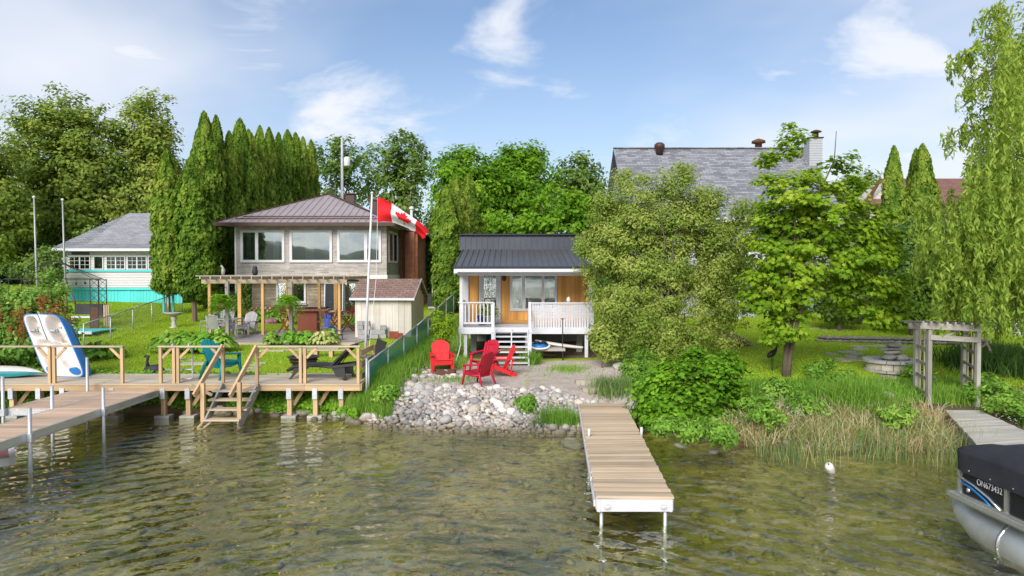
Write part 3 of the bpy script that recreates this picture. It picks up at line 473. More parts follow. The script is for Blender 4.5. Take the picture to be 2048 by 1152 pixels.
MB().span(D0, D0 + .065, WL - .06, WL + .03, DZ0, DZ1).span(D1 - .065, D1, WL - .06, WL + .03, DZ0, DZ1).span(D0, D1, WL - .07, WL + .03, DZ1, DZ1 + .075).build('door_frame', 'white', c)
dl = MB(); a, b = D0 + .065, D1 - .065; dl.span(a, b, WL - .03, WL + .01, DZ0 + .02, DZ0 + .3).span(a, a + .12, WL - .03, WL + .01, DZ0 + .3, DZ1).span(b - .12, b, WL - .03, WL + .01, DZ0 + .3, DZ1).span(a + .12, b - .12, WL - .03, WL + .01, DZ1 - .13, DZ1); dl = dl.build('door', 'white', c); a += .12; b -= .12; g0, g1 = DZ0 + .3, DZ1 - .13
span(dl, 'pane', 'glass', a, b, WL - .012, WL - .006, g0, g1); span(dl, 'room', 'interior', a, b, WL + .004, WL + .008, g0, g1)
for i in (1, 2): q_ = a + (b - a) * i / 3; span(dl, 'glazing_bar', 'white', q_ - .012, q_ + .012, WL - .034, WL - .013, g0, g1)
for i in range(1, 5): q_ = g0 + (g1 - g0) * i / 5; span(dl, 'glazing_bar', 'white', a, b, WL - .033, WL - .0135, q_ - .012, q_ + .012)
for z_ in (2.1, 2.24): MB().lathe([(.03, 0), (.03, .05), (.01, .06)], (0, 0, 0), 10).build('handle', 'steel', dl, loc=(a - .06, WL - .03, z_), rot=(R(90), 0, 0))
ln = MB(); ln.lathe([(.03, .0), (.085, .05), (.08, .19), (.095, .21), (.03, .3)], (-.82, WL - .11, 2.86), 10); ln.box((-.82, WL - .03, 2.98), (.1, .08, .18)); ln.build('wall_lantern', 'black_metal', c)
# porch roof, standing seam panels one by one
ex0, ex1 = -2.1, 3.25; ZE, ZR = 4.19, 4.97; n_ = 23
for i in range(n_):
    a, b = ex0 + (ex1 - ex0) * i / n_, ex0 + (ex1 - ex0) * (i + 1) / n_
    MB().slab([CL(a + .002, 24.85, ZE), CL(b - .002, 24.85, ZE), CL(b - .002, 29.25, ZR), CL(a + .002, 29.25, ZR)], .03).build('roof_panel', 'roof_metal_black', c)
    beam(c, 'roof_seam', 'roof_metal_black', CL(a, 24.85, ZE + .02), CL(a, 29.25, ZR + .02), .03, .05)
cb('drip_edge', 'navy_metal', ex0 - .03, ex1 + .03, 24.81, 24.85, ZE - .05, ZE + .035); cb('fascia', 'white_paint', ex0 - .02, ex1 + .02, 24.83, 24.9, ZE - .22, ZE - .04); cb('gutter', 'white', ex0 + .1, ex1 - .02, 24.72, 24.83, ZE - .17, ZE - .06); cb('beam', 'white_paint', ex0 + .1, ex1 - .1, 25.0, 25.12, ZE - .3, ZE - .06)
MB().prism([(24.9 - 29, ZE - .26 - z0c), (29.2 - 29, ZE - .26 - z0c), (29.2 - 29, ZR - .04 - z0c), (24.9 - 29, ZE - .045 - z0c)], ex0 - .5 - .01, ex0 - .5 + .04, 'YZ').build('rake_board', 'white_paint', c); MB().prism([(24.9 - 29, ZE - .26 - z0c), (29.2 - 29, ZE - .26 - z0c), (29.2 - 29, ZR - .04 - z0c), (24.9 - 29, ZE - .045 - z0c)], ex1 - .5 - .04, ex1 - .5 + .01, 'YZ').build('rake_board', 'white_paint', c)
MB().slab([CL(ex0 + .06, 25.15, ZE - .05), CL(ex1 - .06, 25.15, ZE - .05), CL(ex1 - .06, WY, ZE + .36), CL(ex0 + .06, WY, ZE + .36)], .02).build('porch_ceiling', 'white_paint', c)
for i in range(n_):
    a, b = -2.24 + 5.4 * i / n_, -2.24 + 5.4 * (i + 1) / n_
    MB().slab([CL(a + .002, 29.26, 4.95), CL(b - .002, 29.26, 4.95), CL(b - .002, 29.42, 5.60), CL(a + .002, 29.42, 5.60)], .03).build('parapet_panel', 'navy_metal', c); beam(c, 'parapet_seam', 'navy_metal', CL(a, 29.25, 4.95), CL(a, 29.405, 5.60), .03, .04)
cb('parapet_cap', 'navy_metal', -2.27, 3.19, 29.3, 29.6, 5.6, 5.66); cb('upper_wall', 'goldZ', -2.1, 3.1, 29.5, 33.4, 5.2, 5.58); cb('flat_roof', 'navy_metal', -2.2, 3.15, 29.45, 33.6, 5.58, 5.62)
# deck
dx0, dx1 = -1.93, 3.0
y = YD
while y < 27.05: cb('deck_board', 'white_paint', dx0, dx1, y, y + .136, ZF - .035, ZF); y += .14
cb('rim_board', 'white_paint', dx0 - .01, dx1 + .01, YD - .03, YD - .002, ZF - .24, ZF - .002); cb('rim_board', 'white_paint', dx0 - .04, dx0 - .012, YD - .03, 28.95, ZF - .24, ZF - .002); cb('rim_board', 'white_paint', dx1 + .012, dx1 + .04, YD - .03, 28.95, ZF - .24, ZF - .002)
for x_, m in ((-1.72, 'white_paint'), (.55, 'white_paint'), (2.75, 'white_paint')): cb('deck_post', m, x_ - .06, x_ + .06, YD + .05, YD + .17, .5, ZF - .04)
for x_ in (-1.5, .6, 2.6): cb('pier', 'concrete', x_ - .1, x_ + .12, 26.4, 26.7, .6, ZF - .2)
cb('porch_post', 'white_paint', -1.93, -1.82, YD + .02, YD + .13, ZF, ZE - .3); cb('porch_post', 'white_paint', 2.85, 2.96, YD + .02, YD + .13, ZF, ZE - .3); cb('half_post', 'white_paint', -1.80, -1.73, 27.1, 27.165, ZF, 4.35)
zr = 2.915
cb('top_rail', 'white_paint', -1.97, -.68, YD - .03, YD + .11, zr - .045, zr); cb('bottom_rail', 'white_paint', -1.9, -.7, YD + .02, YD + .06, 2.10, 2.17)
for i in range(8): x_ = -1.72 + i * .137; cb('baluster', 'white_paint', x_ - .02, x_ + .02, YD + .02, YD + .06, 2.17, zr - .045)
cb('newel', 'white_paint', -1.915, -1.80, YD - .02, YD + .018, 1.78, zr - .046); cb('newel', 'white_paint', -.74, -.64, YD - .02, YD + .08, 1.0, zr - .02); cb('newel', 'white_paint', .60, .70, YD - .02, YD + .08, 1.0, zr)
beam(c, 'side_rail', 'white_paint', CL(dx0 - .01, YD + .12, zr - .02), CL(dx0 - .01, 27.15, zr - .02), .1, .045); beam(c, 'side_rail', 'white_paint', CL(dx1, YD + .12, zr - .02), CL(dx1, 27.15, zr - .02), .1, .045)
for i in range(11): y_ = YD + .25 + i * .165; cb('baluster', 'white_paint', dx0 - .03, dx0 + .01, y_, y_ + .04, ZF, zr - .05); cb('baluster', 'white_paint', dx1 - .02, dx1 + .02, y_, y_ + .04, ZF, zr - .05)
cb('top_rail', 'white_paint', .6, 3.05, YD - .035, YD + .1, zr - .06, zr - .015)
for i in range(24): x_ = .74 + i * .096; cb('picket', 'white_paint', x_, x_ + .07, YD + .02, YD + .04, 1.78, zr - .06)
la = c; zl0, zl1 = 2.32, 2.82
for s in (-1, 1):
    for i in range(-6, 27):
        x_a, x_b = .72 + i * .105, .72 + i * .105 + .5; a, b = (x_a, x_b) if s > 0 else (x_b, x_a); lo, hi = .72, 2.96
        za, zb = zl0, zl1; 
        if x_a < lo: 
            f_ = (lo - x_a) / .5
            if f_ > .9: continue
            if s > 0: za = zl0 + .5 * f_; a = lo
            else: zb = zl1 - .5 * f_; b = lo
        if x_b > hi:
            f_ = (x_b - hi) / .5
            if f_ > .9: continue
            if s > 0: zb = zl1 - .5 * f_; b = hi
            else: za = zl0 + .5 * f_; a = hi
        beam(c, 'lattice_strip', 'white_paint', CL(a, YD + .012 - s * .004, za), CL(b, YD + .012 - s * .004, zb), .007, .028)
st = thing('deck_stairs', (-.02, 24.3, .75), 0, 'white open-tread stairs up to the cottage deck', 'stairs')
for i in range(7): t_ = (i + .5) / 7; box(st, 'tread', 'white_paint', (0, -.75 + 1.5 * t_, .03 + 1.14 * t_), (1.2, .24, .04)); 
for x_ in (-.6, 0, .6): beam(st, 'stringer', 'white_paint', (x_, -.85, -.02), (x_, .74, 1.14), .045, .14)
for s in (-1, 1): box(st, 'newel_post', 'white_paint', (s * .67, -.1, .55), (.09, .09, 1.1)); beam(st, 'handrail', 'white_paint', (s * .67, -.15, 1.1), (s * .67, .86, 2.1), .09, .05)
for i, (px, m, s_) in enumerate(((964, 'blue_pot', .2), (977, 'concrete', .17), (985, 'concrete', .14))):
    q = P(px, 640, 26.2); o = thing('potted_plant', (q.x, 26.2, ZF), 0, ['plant in a glossy blue pot on the white deck', 'plant in a grey pot right of the blue pot on the deck', 'small grey pot at the head of the deck stairs'][i], 'potted plant', 'pots on the cottage deck')
    MB().lathe([(s_ * .7, 0), (s_, .36), (s_ * 1.08, .38), (s_ * .9, .38), (s_ * .8, .3)], n=14).build('pot', m, o, True); n = 160; pp = rng.normal(size=(n, 3)) * (.13, .13, .13) + (0, 0, .52); obj('foliage', leaf_mesh('foliage', pp, rng.normal(size=(n, 3)) + (0, 0, .5), .11, rng.random(n), 'leaf_shrub'), o)
for px, s, lb in ((1137, 'offwhite', 'small white lantern on the deck rail beside the window'), (1175, 'terracotta', 'small clay pot on the deck rail near the shrub')):
    q = P(px, 605, 25.13); o = tag(MB().lathe([(.06, 0), (.08, .1), (.05, .16), (.02, .2)], n=10).build('rail_ornament', s, None, True, (q.x, 25.13, zr - .012)), lb, 'ornament')
# things under the deck
q = P(1095, 700, 24.6); o = thing('board_rack', (1.05, 24.9, T(1.05, 24.9)), 0, 'grey utility cart holding boards in front of the deck', 'cart'); box(o, 'tray', 'greywoodX', (.25, 0, .38), (1.25, .6, .1)); [box(o, 'leg', 'black_metal', (x_, -.2, .16), (.04, .04, .34)) for x_ in (-.3, .8)]; [MB().tube([(x_, -.28, 0), (x_, -.28, h_), (x_ - .06, -.28, h_), (x_ + .06, -.28, h_)], .018, 6).build('handle', 'black_metal', o) for x_, h_ in ((-.38, 1.45), (.78, 1.5))]
bd = MB(); o = bd.lathe([(0.02, 0), (.3, .0), (.36, .04), (.33, .08), (.02, .09)], n=24, sx=1.15, sy=.8).build('wakeboard', 'gel_white', None, True, (1.0, 24.75, T(1.05, 24.9) + .47), (R(22), 0, 0)); tag(o, 'white and blue wakeboard with bindings lying on the cart', 'wakeboard')
MB().lathe([(.02, 0), (.26, 0), (.28, .012), (.02, .014)], n=24, sx=1.15, sy=.8).build('blue_top', 'gel_blue', o, True, (0, -.02, .088)); MB().tube([(-.2, .02, .1), (-.15, .02, .2), (-.03, .02, .2), (.0, .02, .1)], .04, 6).tube([(.05, .02, .1), (.1, .02, .2), (.2, .02, .2), (.25, .02, .1)], .04, 6).build('binding', 'dark', o)
o = MB().grid(lambda u, v: (-.9 + 1.8 * u, (.5 - abs(v - .5)) * 0 + (v - .5) * .34 * math.sin(math.pi * (.08 + .84 * u)), .05 * math.sin(math.pi * v)), 20, 6).build('windsurf_board', 'gel_white', None, True, (1.75, 25.4, 1.32), (0, R(8), R(-4))); o.modifiers.new('t', 'SOLIDIFY').thickness = .08; tag(o, 'long white surfboard stored under the deck behind the cart', 'surfboard')
o = tag(MB().lathe([(.22, 0), (.26, .1), (.26, .5), (.22, .6)], n=16).build('blue_barrel', 'blue_plastic', None, True, (-.75, 26.6, T(-.75, 26.6) + .1)), 'blue plastic barrel in the dark under the deck', 'barrel')
q = G(1000, 700, .9); o = tag(MB().grid(lambda u, v: (-.55 + 1.1 * u, (v - .5) * .5 * math.sin(math.pi * (.1 + .8 * u)), .2 * math.sin(math.pi * v) * math.sin(math.pi * (.1 + .8 * u))), 16, 8).build('yellow_kayak', 'terracotta', None, True, (.0, 26.0, T(0, 26) + .1)), 'yellow toy boat lying behind the deck stairs', 'boat')
o = tag(MB().tube([P(920, 662, 25.0), P(921, 690, 24.9), P(916, 710, 24.8), P(910, 727, 23.9)], .022, 6).build('hose', 'white', None, True), 'pale hose hanging from the left deck corner', 'hose')

# ------------------------------------------------------------------ teal and white house, left
g = thing('teal_house', (-24.3, 42, 1.95), 0, 'white and turquoise porch house with grey shingle roof', 'house')
def gb(name, m, x0, x1, y0, y1, z0, z1, par=g): return span(par, name, m, x0 + 24.3, x1 + 24.3, y0 - 42, y1 - 42, z0 - 1.95, z1 - 1.95)
def GL(x, y, z): return (x + 24.3, y - 42, z - 1.95)
gb('clapboard_wall', 'clap_white', -27.6, -20.5, 42, 47.5, 3.08, 5.4); gb('skirt_core', 'teal_paint', -27.3, -20.4, 42.06, 47, 1.3, 3.07); x = -27.3
while x < -20.4: gb('skirt_board', 'teal_paint', x, x + .19, 42.03 + random.uniform(-.005, .005), 42.058, 1.3, 2.92); x += .2
gb('skirt_cap', 'teal_paint', -27.35, -20.3, 41.93, 42.02, 2.93, 3.06); gb('sill_band', 'teal_paint', -27.65, -20.4, 41.92, 41.995, 4.05, 4.16)
for a, b, bars, fr_ in ((139, 182, (4, 3), 'white'), (188, 208, None, 'white'), (213, 252, (4, 3), 'white'), (255, 295, (4, 3), 'white'), (297, 318, (2, 3), 'white')):
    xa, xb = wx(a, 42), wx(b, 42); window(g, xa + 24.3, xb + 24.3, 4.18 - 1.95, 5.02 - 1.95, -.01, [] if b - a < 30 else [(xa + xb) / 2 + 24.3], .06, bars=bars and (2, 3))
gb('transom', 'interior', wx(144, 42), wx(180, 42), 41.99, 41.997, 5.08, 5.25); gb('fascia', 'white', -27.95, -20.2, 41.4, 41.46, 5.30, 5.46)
MB().slab([GL(-27.95, 41.4, 5.47), GL(-20, 41.4, 5.47), GL(-20, 42.9, 5.78), GL(-26.7, 42.9, 5.78)], .06).build('lower_roof', 'shingle_house', g); MB().slab([GL(-26.7, 42.9, 5.80), GL(-20, 42.9, 5.80), GL(-20, 46.6, 8.05), GL(-26.1, 46.6, 8.05)], .06).build('roof', 'shingle_house', g)
MB().slab([GL(-27.95, 48, 5.47), GL(-27.95, 41.4, 5.47), GL(-26.7, 42.9, 5.78), GL(-26.1, 46.6, 8.05), GL(-26.7, 48, 6)], .06).build('side_roof', 'shingle_side', g); MB().slab([GL(-20, 51, 5.5), GL(-27.9, 51, 5.5), GL(-26.1, 46.6, 8.05), GL(-20, 46.6, 8.05)], .06).build('back_roof', 'shingle_house', g)
gb('corner_board', 'white', -27.66, -27.5, 41.95, 42.1, 3.08, 5.36)

# ------------------------------------------------------------------ grey house, right, and the red-roofed house beyond
g = thing('grey_house', (11, 36, 1.5), 0, 'tall grey sided house with steep shingle roof behind the shrub and maple', 'house')
def gb(name, m, x0, x1, y0, y1, z0, z1, par=g): return span(par, name, m, x0 - 11, x1 - 11, y0 - 36, y1 - 36, z0 - 1.5, z1 - 1.5)
def GL(x, y, z): return (x - 11, y - 36, z - 1.5)
gb('wall', 'clap_grey', 6.3, 16.2, 36, 45, 1.1, 7.0); xl, xr = P(1237, 297, 40.4).x, P(1606, 297, 40.4).x; zr_ = P(1237, 297, 40.4).z
MB().slab([GL(xl - .3, 35.4, 6.85), GL(xr + .2, 35.4, 6.85), GL(xr + .2, 40.4, zr_), GL(xl - .3, 40.4, zr_)], .1).build('roof', 'shingle_grey', g); MB().slab([GL(xr + .2, 45.6, 6.85), GL(xl - .3, 45.6, 6.85), GL(xl - .3, 40.4, zr_), GL(xr + .2, 40.4, zr_)], .1).build('back_roof', 'shingle_grey', g)
MB().prism([(0, 7 - 1.5), (9, 7 - 1.5), (4.4, zr_ - 1.6)], 6.3 - 11, 16.2 - 11, 'YZ').build('gable', 'grey_siding', g); gb('fascia', 'white', xl - .3, xr + .2, 35.3, 35.4, 6.62, 6.84); MB().slab([GL(xl - .33, 35.4, 6.72), GL(xl - .28, 35.4, 6.72), GL(xl - .28, 40.4, zr_ - .14), GL(xl - .33, 40.4, zr_ - .14)], .2).build('rake_board', 'slate', g)
beam(g, 'ridge_cap', 'shingle_grey', GL(xl - .3, 40.4, zr_ + .02), GL(xr + .2, 40.4, zr_ + .02), .3, .06)
for a, b, t0, t1 in ((1385, 1424, 455, 520), (1470, 1500, 455, 520), (1510, 1545, 455, 520), (1290, 1340, 455, 520), (1374, 1458, 548, 586), (1290, 1350, 548, 590), (1462, 1484, 608, 622), (1560, 1620, 540, 590)):
    p, q = P(a, t1, 36), P(b, t0, 36); window(g, p.x - 11, q.x - 11, p.z - 1.5, q.z - 1.5, -.02, [(p.x + q.x) / 2 - 11], .1)
gb('balcony', 'greywoodX', 8.5, 14.5, 34.6, 36, 3.95, 4.1); [gb('balcony_post', 'white', x_, x_ + .1, 34.6, 34.7, 1.3, 3.95) for x_ in (8.5, 11.5, 14.4)]; gb('balcony_rail', 'white', 8.5, 14.5, 34.6, 34.66, 4.95, 5.02); [gb('baluster', 'white', 8.5 + i * .3, 8.54 + i * .3, 34.61, 34.65, 4.1, 4.95) for i in range(20)]
q = P(1632, 340, 40); gb('chimney', 'clap_grey', P(1619, 300, 39).x, P(1645, 300, 39).x, 39, 39.8, 6.5, P(1632, 276, 39).z); gb('chimney_cap', 'slate', P(1617, 300, 39).x, P(1647, 300, 39).x, 38.95, 39.85, P(1632, 276, 39).z, P(1632, 274, 39).z); MB().lathe([(.14, 0), (.14, .25), (.3, .27), (.3, .31), (.1, .4)], GL(P(1632, 275, 39.4).x, 39.4, P(1632, 274, 39.4).z)).build('chimney_pot', 'rust', g, True)
q = P(1319, 305, 39.9); MB().lathe([(.2, 0), (.2, .3), (.3, .36), (.3, .55), (.18, .66)], GL(q.x, q.y, q.z - .1)).build('roof_vent', 'brown_trim', g, True)
q = P(1517, 292, 40.6); MB().lathe([(.2, 0), (.2, .35), (.4, .38), (.38, .5), (.1, .62)], GL(q.x, q.y, q.z - .2)).build('roof_vent', 'rust', g, True)
g = thing('red_roof_house', (28.5, 50, 2.3), 0, 'cream house with reddish shingle roof behind the far right cedars', 'house')
def rp(px, py, y): v = P(px, py, y); return (v.x - 28.5, v.y - 50, v.z - 2.3)
MB().span(rp(1740, 400, 50)[0], rp(2120, 400, 50)[0], 0, 8, -.5, rp(1740, 405, 50)[2]).build('wall', 'clap_cream', g); MB().slab([rp(1722, 408, 49.3), rp(2130, 408, 49.3), rp(2130, 357, 53), rp(1762, 357, 53)], .12).build('roof', 'shingle_far', g); MB().prism([(rp(1738, 405, 50)[0], rp(1738, 405, 50)[2]), (rp(1830, 405, 50)[0], rp(1738, 405, 50)[2]), (rp(1784, 362, 50)[0], rp(1784, 362, 50)[2])], -.02, 3, 'XZ').build('gable', 'clap_cream', g)
beam(g, 'gable_trim', 'rust', rp(1728, 415, 49.5), rp(1762, 357, 49.5), .1, .2); 
for i in range(16): a = rp(1862 + i * 5, 480, 48); box(g, 'deck_baluster', 'rust', (a[0], a[1], rp(1862, 498, 48)[2]), (.07, .05, 1.25))
box(g, 'deck_rail', 'rust', (rp(1900, 470, 48)[0], -2, rp(1900, 478, 48)[2]), (3.2, .1, .1)); box(g, 'deck_floor', 'rust', (rp(1900, 470, 48)[0], -1, rp(1900, 518, 48)[2]), (3.2, 2, .2))
o = thing('pale_blue_shed', (24.0, 29.5, T(24, 29.5)), 0, 'white and blue shed half hidden behind the willow at right', 'shed'); box(o, 'wall', 'white_siding', (0, 1, 1.0), (4.4, 2, 2.4)); box(o, 'corner_post', 'blue_plastic', (-1.9, -.06, 1.1), (.16, .1, 2.2)); MB().slab([(-2.4, -.3, 2.2), (2.4, -.3, 2.2), (2.4, 1, 2.9), (-2.4, 1, 2.9)], .08).build('roof', 'slate', o)

# ------------------------------------------------------------------ boardwalk along the left shore
ZB, BY0, BY1 = .93, 18.8, 20.75
def bx(px, y=18.8): return (px - CX) / F * y
bw = thing('boardwalk', (-9.5, 18.8, 0), 0, 'long timber boardwalk on posts along the left shore', 'boardwalk')
def bb(name, m, x0, x1, y0, y1, z0, z1, par=bw): return span(par, name, m, x0 + 9.5, x1 + 9.5, y0 - 18.8, y1 - 18.8, z0, z1)
def BL(x, y, z): return (x + 9.5, y - 18.8, z)
BXR = bx(718); nb_ = 14; wd = (BY1 - BY0) / nb_; cuts = [-19.5, -15.2, -11.4, -7.6, BXR]
for i in range(nb_):
    for a, b in zip(cuts, cuts[1:]): bb('deck_plank', 'boardwalkX', a + .004, b - .004, BY0 + i * wd + .003, BY0 + (i + 1) * wd - .003, ZB - .04 + random.uniform(0, .004), ZB + random.uniform(-.003, .003))
for a, b in ((-19.5, bx(609)), (bx(609) + .004, BXR + .02)): bb('fascia', 'cedarX', a, b, BY0 - .05, BY0 - .006, ZB - .19, ZB - .045); bb('nosing', 'weatheredX', a, b, BY0 - .07, BY0 - .004, ZB - .042, ZB + .002)
bb('end_fascia', 'cedarY', BXR + .022, BXR + .06, BY0 - .02, BY1, ZB - .19, ZB - .005); bb('back_fascia', 'weatheredX', -19.5, BXR, BY1 + .003, BY1 + .04, ZB - .19, ZB - .005)
for y_ in (19.2, 19.8, 20.4): bb('joist', 'greywoodX', -19.5, BXR - .05, y_, y_ + .05, ZB - .18, ZB - .045)
for px in (-40, 20, 75, 123, 222, 324, 374, 577, 629, 681):
    x_ = bx(px); po = bb('support_post', 'cedarZ', x_ - .06, x_ + .06, BY0 - .02, BY0 + .1, -.05, ZB - .2); bb('bracket', 'galv', x_ - .066, x_ + .066, BY0 - .07, BY0 + .02, ZB - .42, ZB - .12)
    MB().prism([(-.2, -.16), (.2, -.15), (.18, .17), (-.18, .16)], -.35, .05, 'XY').build('footing', 'concrete', bw, loc=BL(x_, BY0 + .04, .0)); beam(bw, 'knee_brace', 'cedarZ', BL(x_ + .07, BY0 + .12, ZB - .62), BL(x_ + .3, BY0 + .3, ZB - .2), .04, .09)
zr = ZB + 1.04
def railing(par, a, b, posts, brace=(1, 1)):
    xa, xb = bx(a, 18.9), bx(b, 18.9); bb('top_rail', 'weatheredX', xa - .05, xb + .05, BY0 + .02, BY0 + .16, zr - .04, zr, par)
    for p_ in posts: x_ = bx(p_, 18.9); bb('rail_post', 'cedarZ', x_ - .038, x_ + .038, BY0 + .045, BY0 + .125, ZB, zr - .042, par)
    for p_, s in ((posts[0], 1), (posts[-1], -1)):
        if (s > 0 and not brace[0]) or (s < 0 and not brace[1]): continue
        x_ = bx(p_, 18.9); beam(par, 'rail_brace', 'cedarX', BL(x_ + s * .045, BY0 + .085, zr - .34), BL(x_ + s * .33, BY0 + .085, zr - .05), .035, .07)
railing(bw, -60, 98, (-60, 98), (0, 1)); railing(bw, 107, 243, (107, 243)); railing(bw, 320, 349, (320, 347), (1, 0)); railing(bw, 352, 446, (355, 445)); railing(bw, 513, 602, (513, 600.5)); railing(bw, 608, 717, (609, 716))
for z_, h_ in ((.17, .16), (.5, .18), (.82, .16)): bb('end_rail_board', 'cedarY', BXR - .02, BXR + .02, BY0 + .14, BY1 - .1, ZB + z_ - h_ / 2, ZB + z_ + h_ / 2)
bb('rail_post', 'cedarZ', BXR - .03, BXR + .05, BY1 - .1, BY1, ZB, zr - .15)
# stairs into the water
s_ = thing('shore_stairs', (bx(462, 18), 18.2, 0), 0, 'timber steps with sloping handrails from boardwalk into the water', 'stairs')
def sp_(px, py, y): v = P(px, py, y); return (v.x - s_.location.x, v.y - 18.2, v.z)
for i, (a, b, yy, y_) in enumerate(((428, 515, 781, 18.55), (420, 505, 799, 18.3), (412, 497, 818, 18.05), (409, 482, 839, 17.8))):
    p, q = sp_(a, yy, y_), sp_(b, yy, y_); box(s_, 'tread', 'greywoodX' if i == 0 else 'weatheredX', ((p[0] + q[0]) / 2, p[1], p[2]), (q[0] - p[0], .27, .045))
beam(s_, 'stringer', 'greywoodY', sp_(412, 845, 17.75), sp_(447, 770, 18.72), .05, .22); beam(s_, 'stringer', 'greywoodY', sp_(478, 852, 17.75), sp_(518, 770, 18.72), .05, .22)
box(s_, 'post', 'cedarZ', sp_(406, 805, 17.85), (.1, .1, 1.02)); box(s_, 'post', 'cedarZ', sp_(479, 810, 17.85), (.1, .1, 1.2)); beam(s_, 'handrail', 'cedarY', sp_(388, 791, 17.6), sp_(445, 692, 18.85), .06, .13); beam(s_, 'handrail', 'cedarY', sp_(460, 793, 17.6), sp_(513, 693, 18.85), .06, .13)
for a, b in ((387, 424), (485, 515)): beam(s_, 'brace', 'weatheredX', sp_(a + (0 if a > 400 else -5), 770 if a < 400 else 782, 18.3), sp_(b, 790 if a < 400 else 770, 18.6), .03, .08)
fr = MB(); f0, f1 = sp_(394, 858, 17.55), sp_(417, 843, 17.75); fr.tube([f0, (f0[0] + .14, f0[1], f0[2]), (f1[0] + .08, f1[1], f1[2]), (f1[0] - .12, f1[1], f1[2]), f0], .03, 5).build('ladder_foot', 'weatheredX', s_)
# aluminium dock at the left
def alu_dock(name, label, x0, x1, y0, y1, zt, legs, seams):
    o = thing(name, ((x0 + x1) / 2, y1, 0), 0, label, 'dock', 'aluminium framed docks'); w = (x1 - x0) / 2; n = int((y1 - y0) / .142); pw = (y1 - y0) / n
    for i in range(n): box(o, 'plank', 'pinkdeckX', (random.uniform(-.003, .003), -(i + .5) * pw, zt - .02), (2 * w - .06, pw - .016, .035))
    for s in (-1, 1): box(o, 'side_channel', 'alu', (s * (w - .015), -(y1 - y0) / 2, zt - .085), (.05, y1 - y0, .165)); box(o, 'side_lip', 'galv', (s * (w + .012), -(y1 - y0) / 2, zt - .16), (.03, y1 - y0, .03))
    for y_ in (0.0, -(y1 - y0)): box(o, 'end_channel', 'alu', (0, y_ + (.02 if y_ == 0 else -.02), zt - .1), (2 * w, .04, .15))
    for x_, y_, h_ in legs:
        MB().tube([(x_, y_, -.9), (x_, y_, h_)], .038, 10).build('pipe_leg', 'galv', o, True); box(o, 'leg_bracket', 'galv', (x_, y_, zt - .09), (.13, .11, .16))
    return o
w_ = .6
alu_dock('aluminium_dock', 'long aluminium dock with pinkish planks running out to lower left', -10.82, -9.66, 8.5, 18.55, .80, [(w_ + .02, -2.55, 1.30), (-w_ - .02, -2.5, 1.32), (w_ + .02, -5.0, 1.3), (-w_ - .02, -6.0, 1.3), (w_ + .02, -8.6, 1.3)], 0)
alu_dock('aluminium_dock', 'short aluminium dock section beside the boardwalk, left of the long dock', -12.0, -10.84, 16.15, 18.55, .785, [(-w_ + .0, -2.5, 1.55), (-.1, -.1, 1.7)], 0)
o = thing('swim_raft', (-11.4, 14.3, 0), R(38), 'white edged floating raft at the left picture edge below the dock', 'raft'); box(o, 'deck', 'mahog', (0, 0, .14), (1.3, 1.9, .06)); [box(o, 'edge', 'white', (s * .68, 0, .13), (.1, 2.0, .16)) for s in (-1, 1)]; [box(o, 'end', 'white', (0, s * .98, .125), (1.26, .1, .15)) for s in (-1, 1)]
# ------------------------------------------------------------------ centre dock
zd = .47; d = thing('centre_dock', (2.5, 14.0, 0), 0, 'new wooden dock with white front reaching out from the stone shore', 'dock')
NL, NR, ML, MR, FL, FR = G(1191, 992, zd), G(1347, 994, zd), G(1173, 888, zd), G(1291, 886, zd), G(1159, 807, zd + .06), G(1250, 807, zd + .06)
def quad_planks(par, m, A, B, C, D, n, t=.04, gap=.015, seed=0):      # planks across a (nearly) rectangular run A-B near edge, D-C far edge
    for i in range(n):
        u0, u1 = i / n, (i + 1) / n; a, b = A.lerp(D, u0), B.lerp(C, u0); a2, b2 = A.lerp(D, u1), B.lerp(C, u1); g_ = (a2 - a).normalized() * gap / 2
        q = [a + g_, b + g_, b2 - g_, a2 - g_]; dz = Vector((0, 0, random.uniform(-.003, .003))); j = Vector((random.uniform(-.011, .011), 0, 0)); MB().slab([local(par, x + dz + j) for x in q], t).build('plank', m, par)
quad_planks(d, 'newdeckX', NL, NR, MR, ML, 25); quad_planks(d, 'newdeckX', ML + Vector((0, .02, .01)), MR + Vector((0, .02, .01)), FR, FL, 27)
def side(A, B, dx, zt, h, m, name, th=.05): beam(d, name, m, local(d, A + Vector((dx, 0, -h / 2 - .045 + zt))), local(d, B + Vector((dx, 0, -h / 2 - .045 + zt))), th, h)
for A, B in ((NL, ML), (ML, FL)): side(A, B, .03, 0, .17, 'white_paint', 'side_beam'); side(A, B, -.015, -.02, .1, 'white_paint', 'bumper', .03)
for A, B in ((NR, MR), (MR, FR)): side(A, B, -.03, 0, .17, 'white_paint', 'side_beam')
ce = (NL + NR) / 2; wn = NR.x - NL.x; fb = box(d, 'front_board', 'white_paint', local(d, (ce.x, NL.y - .03, zd - .135)), (wn - .03, .05, .19))
for s in (-1, 1): box(fb, 'corner_strip', 'white', (s * .475, -.6, 0), (.03, .5, 1.0)); cl = MB(); cl.box((s * .37, -1.2, .0), (.05, 1.4, .22)); cl.box((s * .37, -1.9, .08), (.075, .4, .1)); cl.build('cleat', 'white', fb)
for x_, y_, m in ((NL.x + .1, NL.y + .05, 'galv'), (NR.x - .12, NR.y + .05, 'galv'), (ML.x + .05, ML.y, 'galv'), (MR.x - .05, MR.y, 'galv')): MB().tube([local(d, (x_, y_, -.85)), local(d, (x_, y_, zd - .06))], .03, 10).build('pipe_leg', m, d, True)
for q in (G(1178, 875, zd), G(1283, 872, zd)): MB().tube([local(d, (q.x, q.y, zd)), local(d, (q.x, q.y, zd + .19))], .03, 8).build('post_top', 'white', d, True)
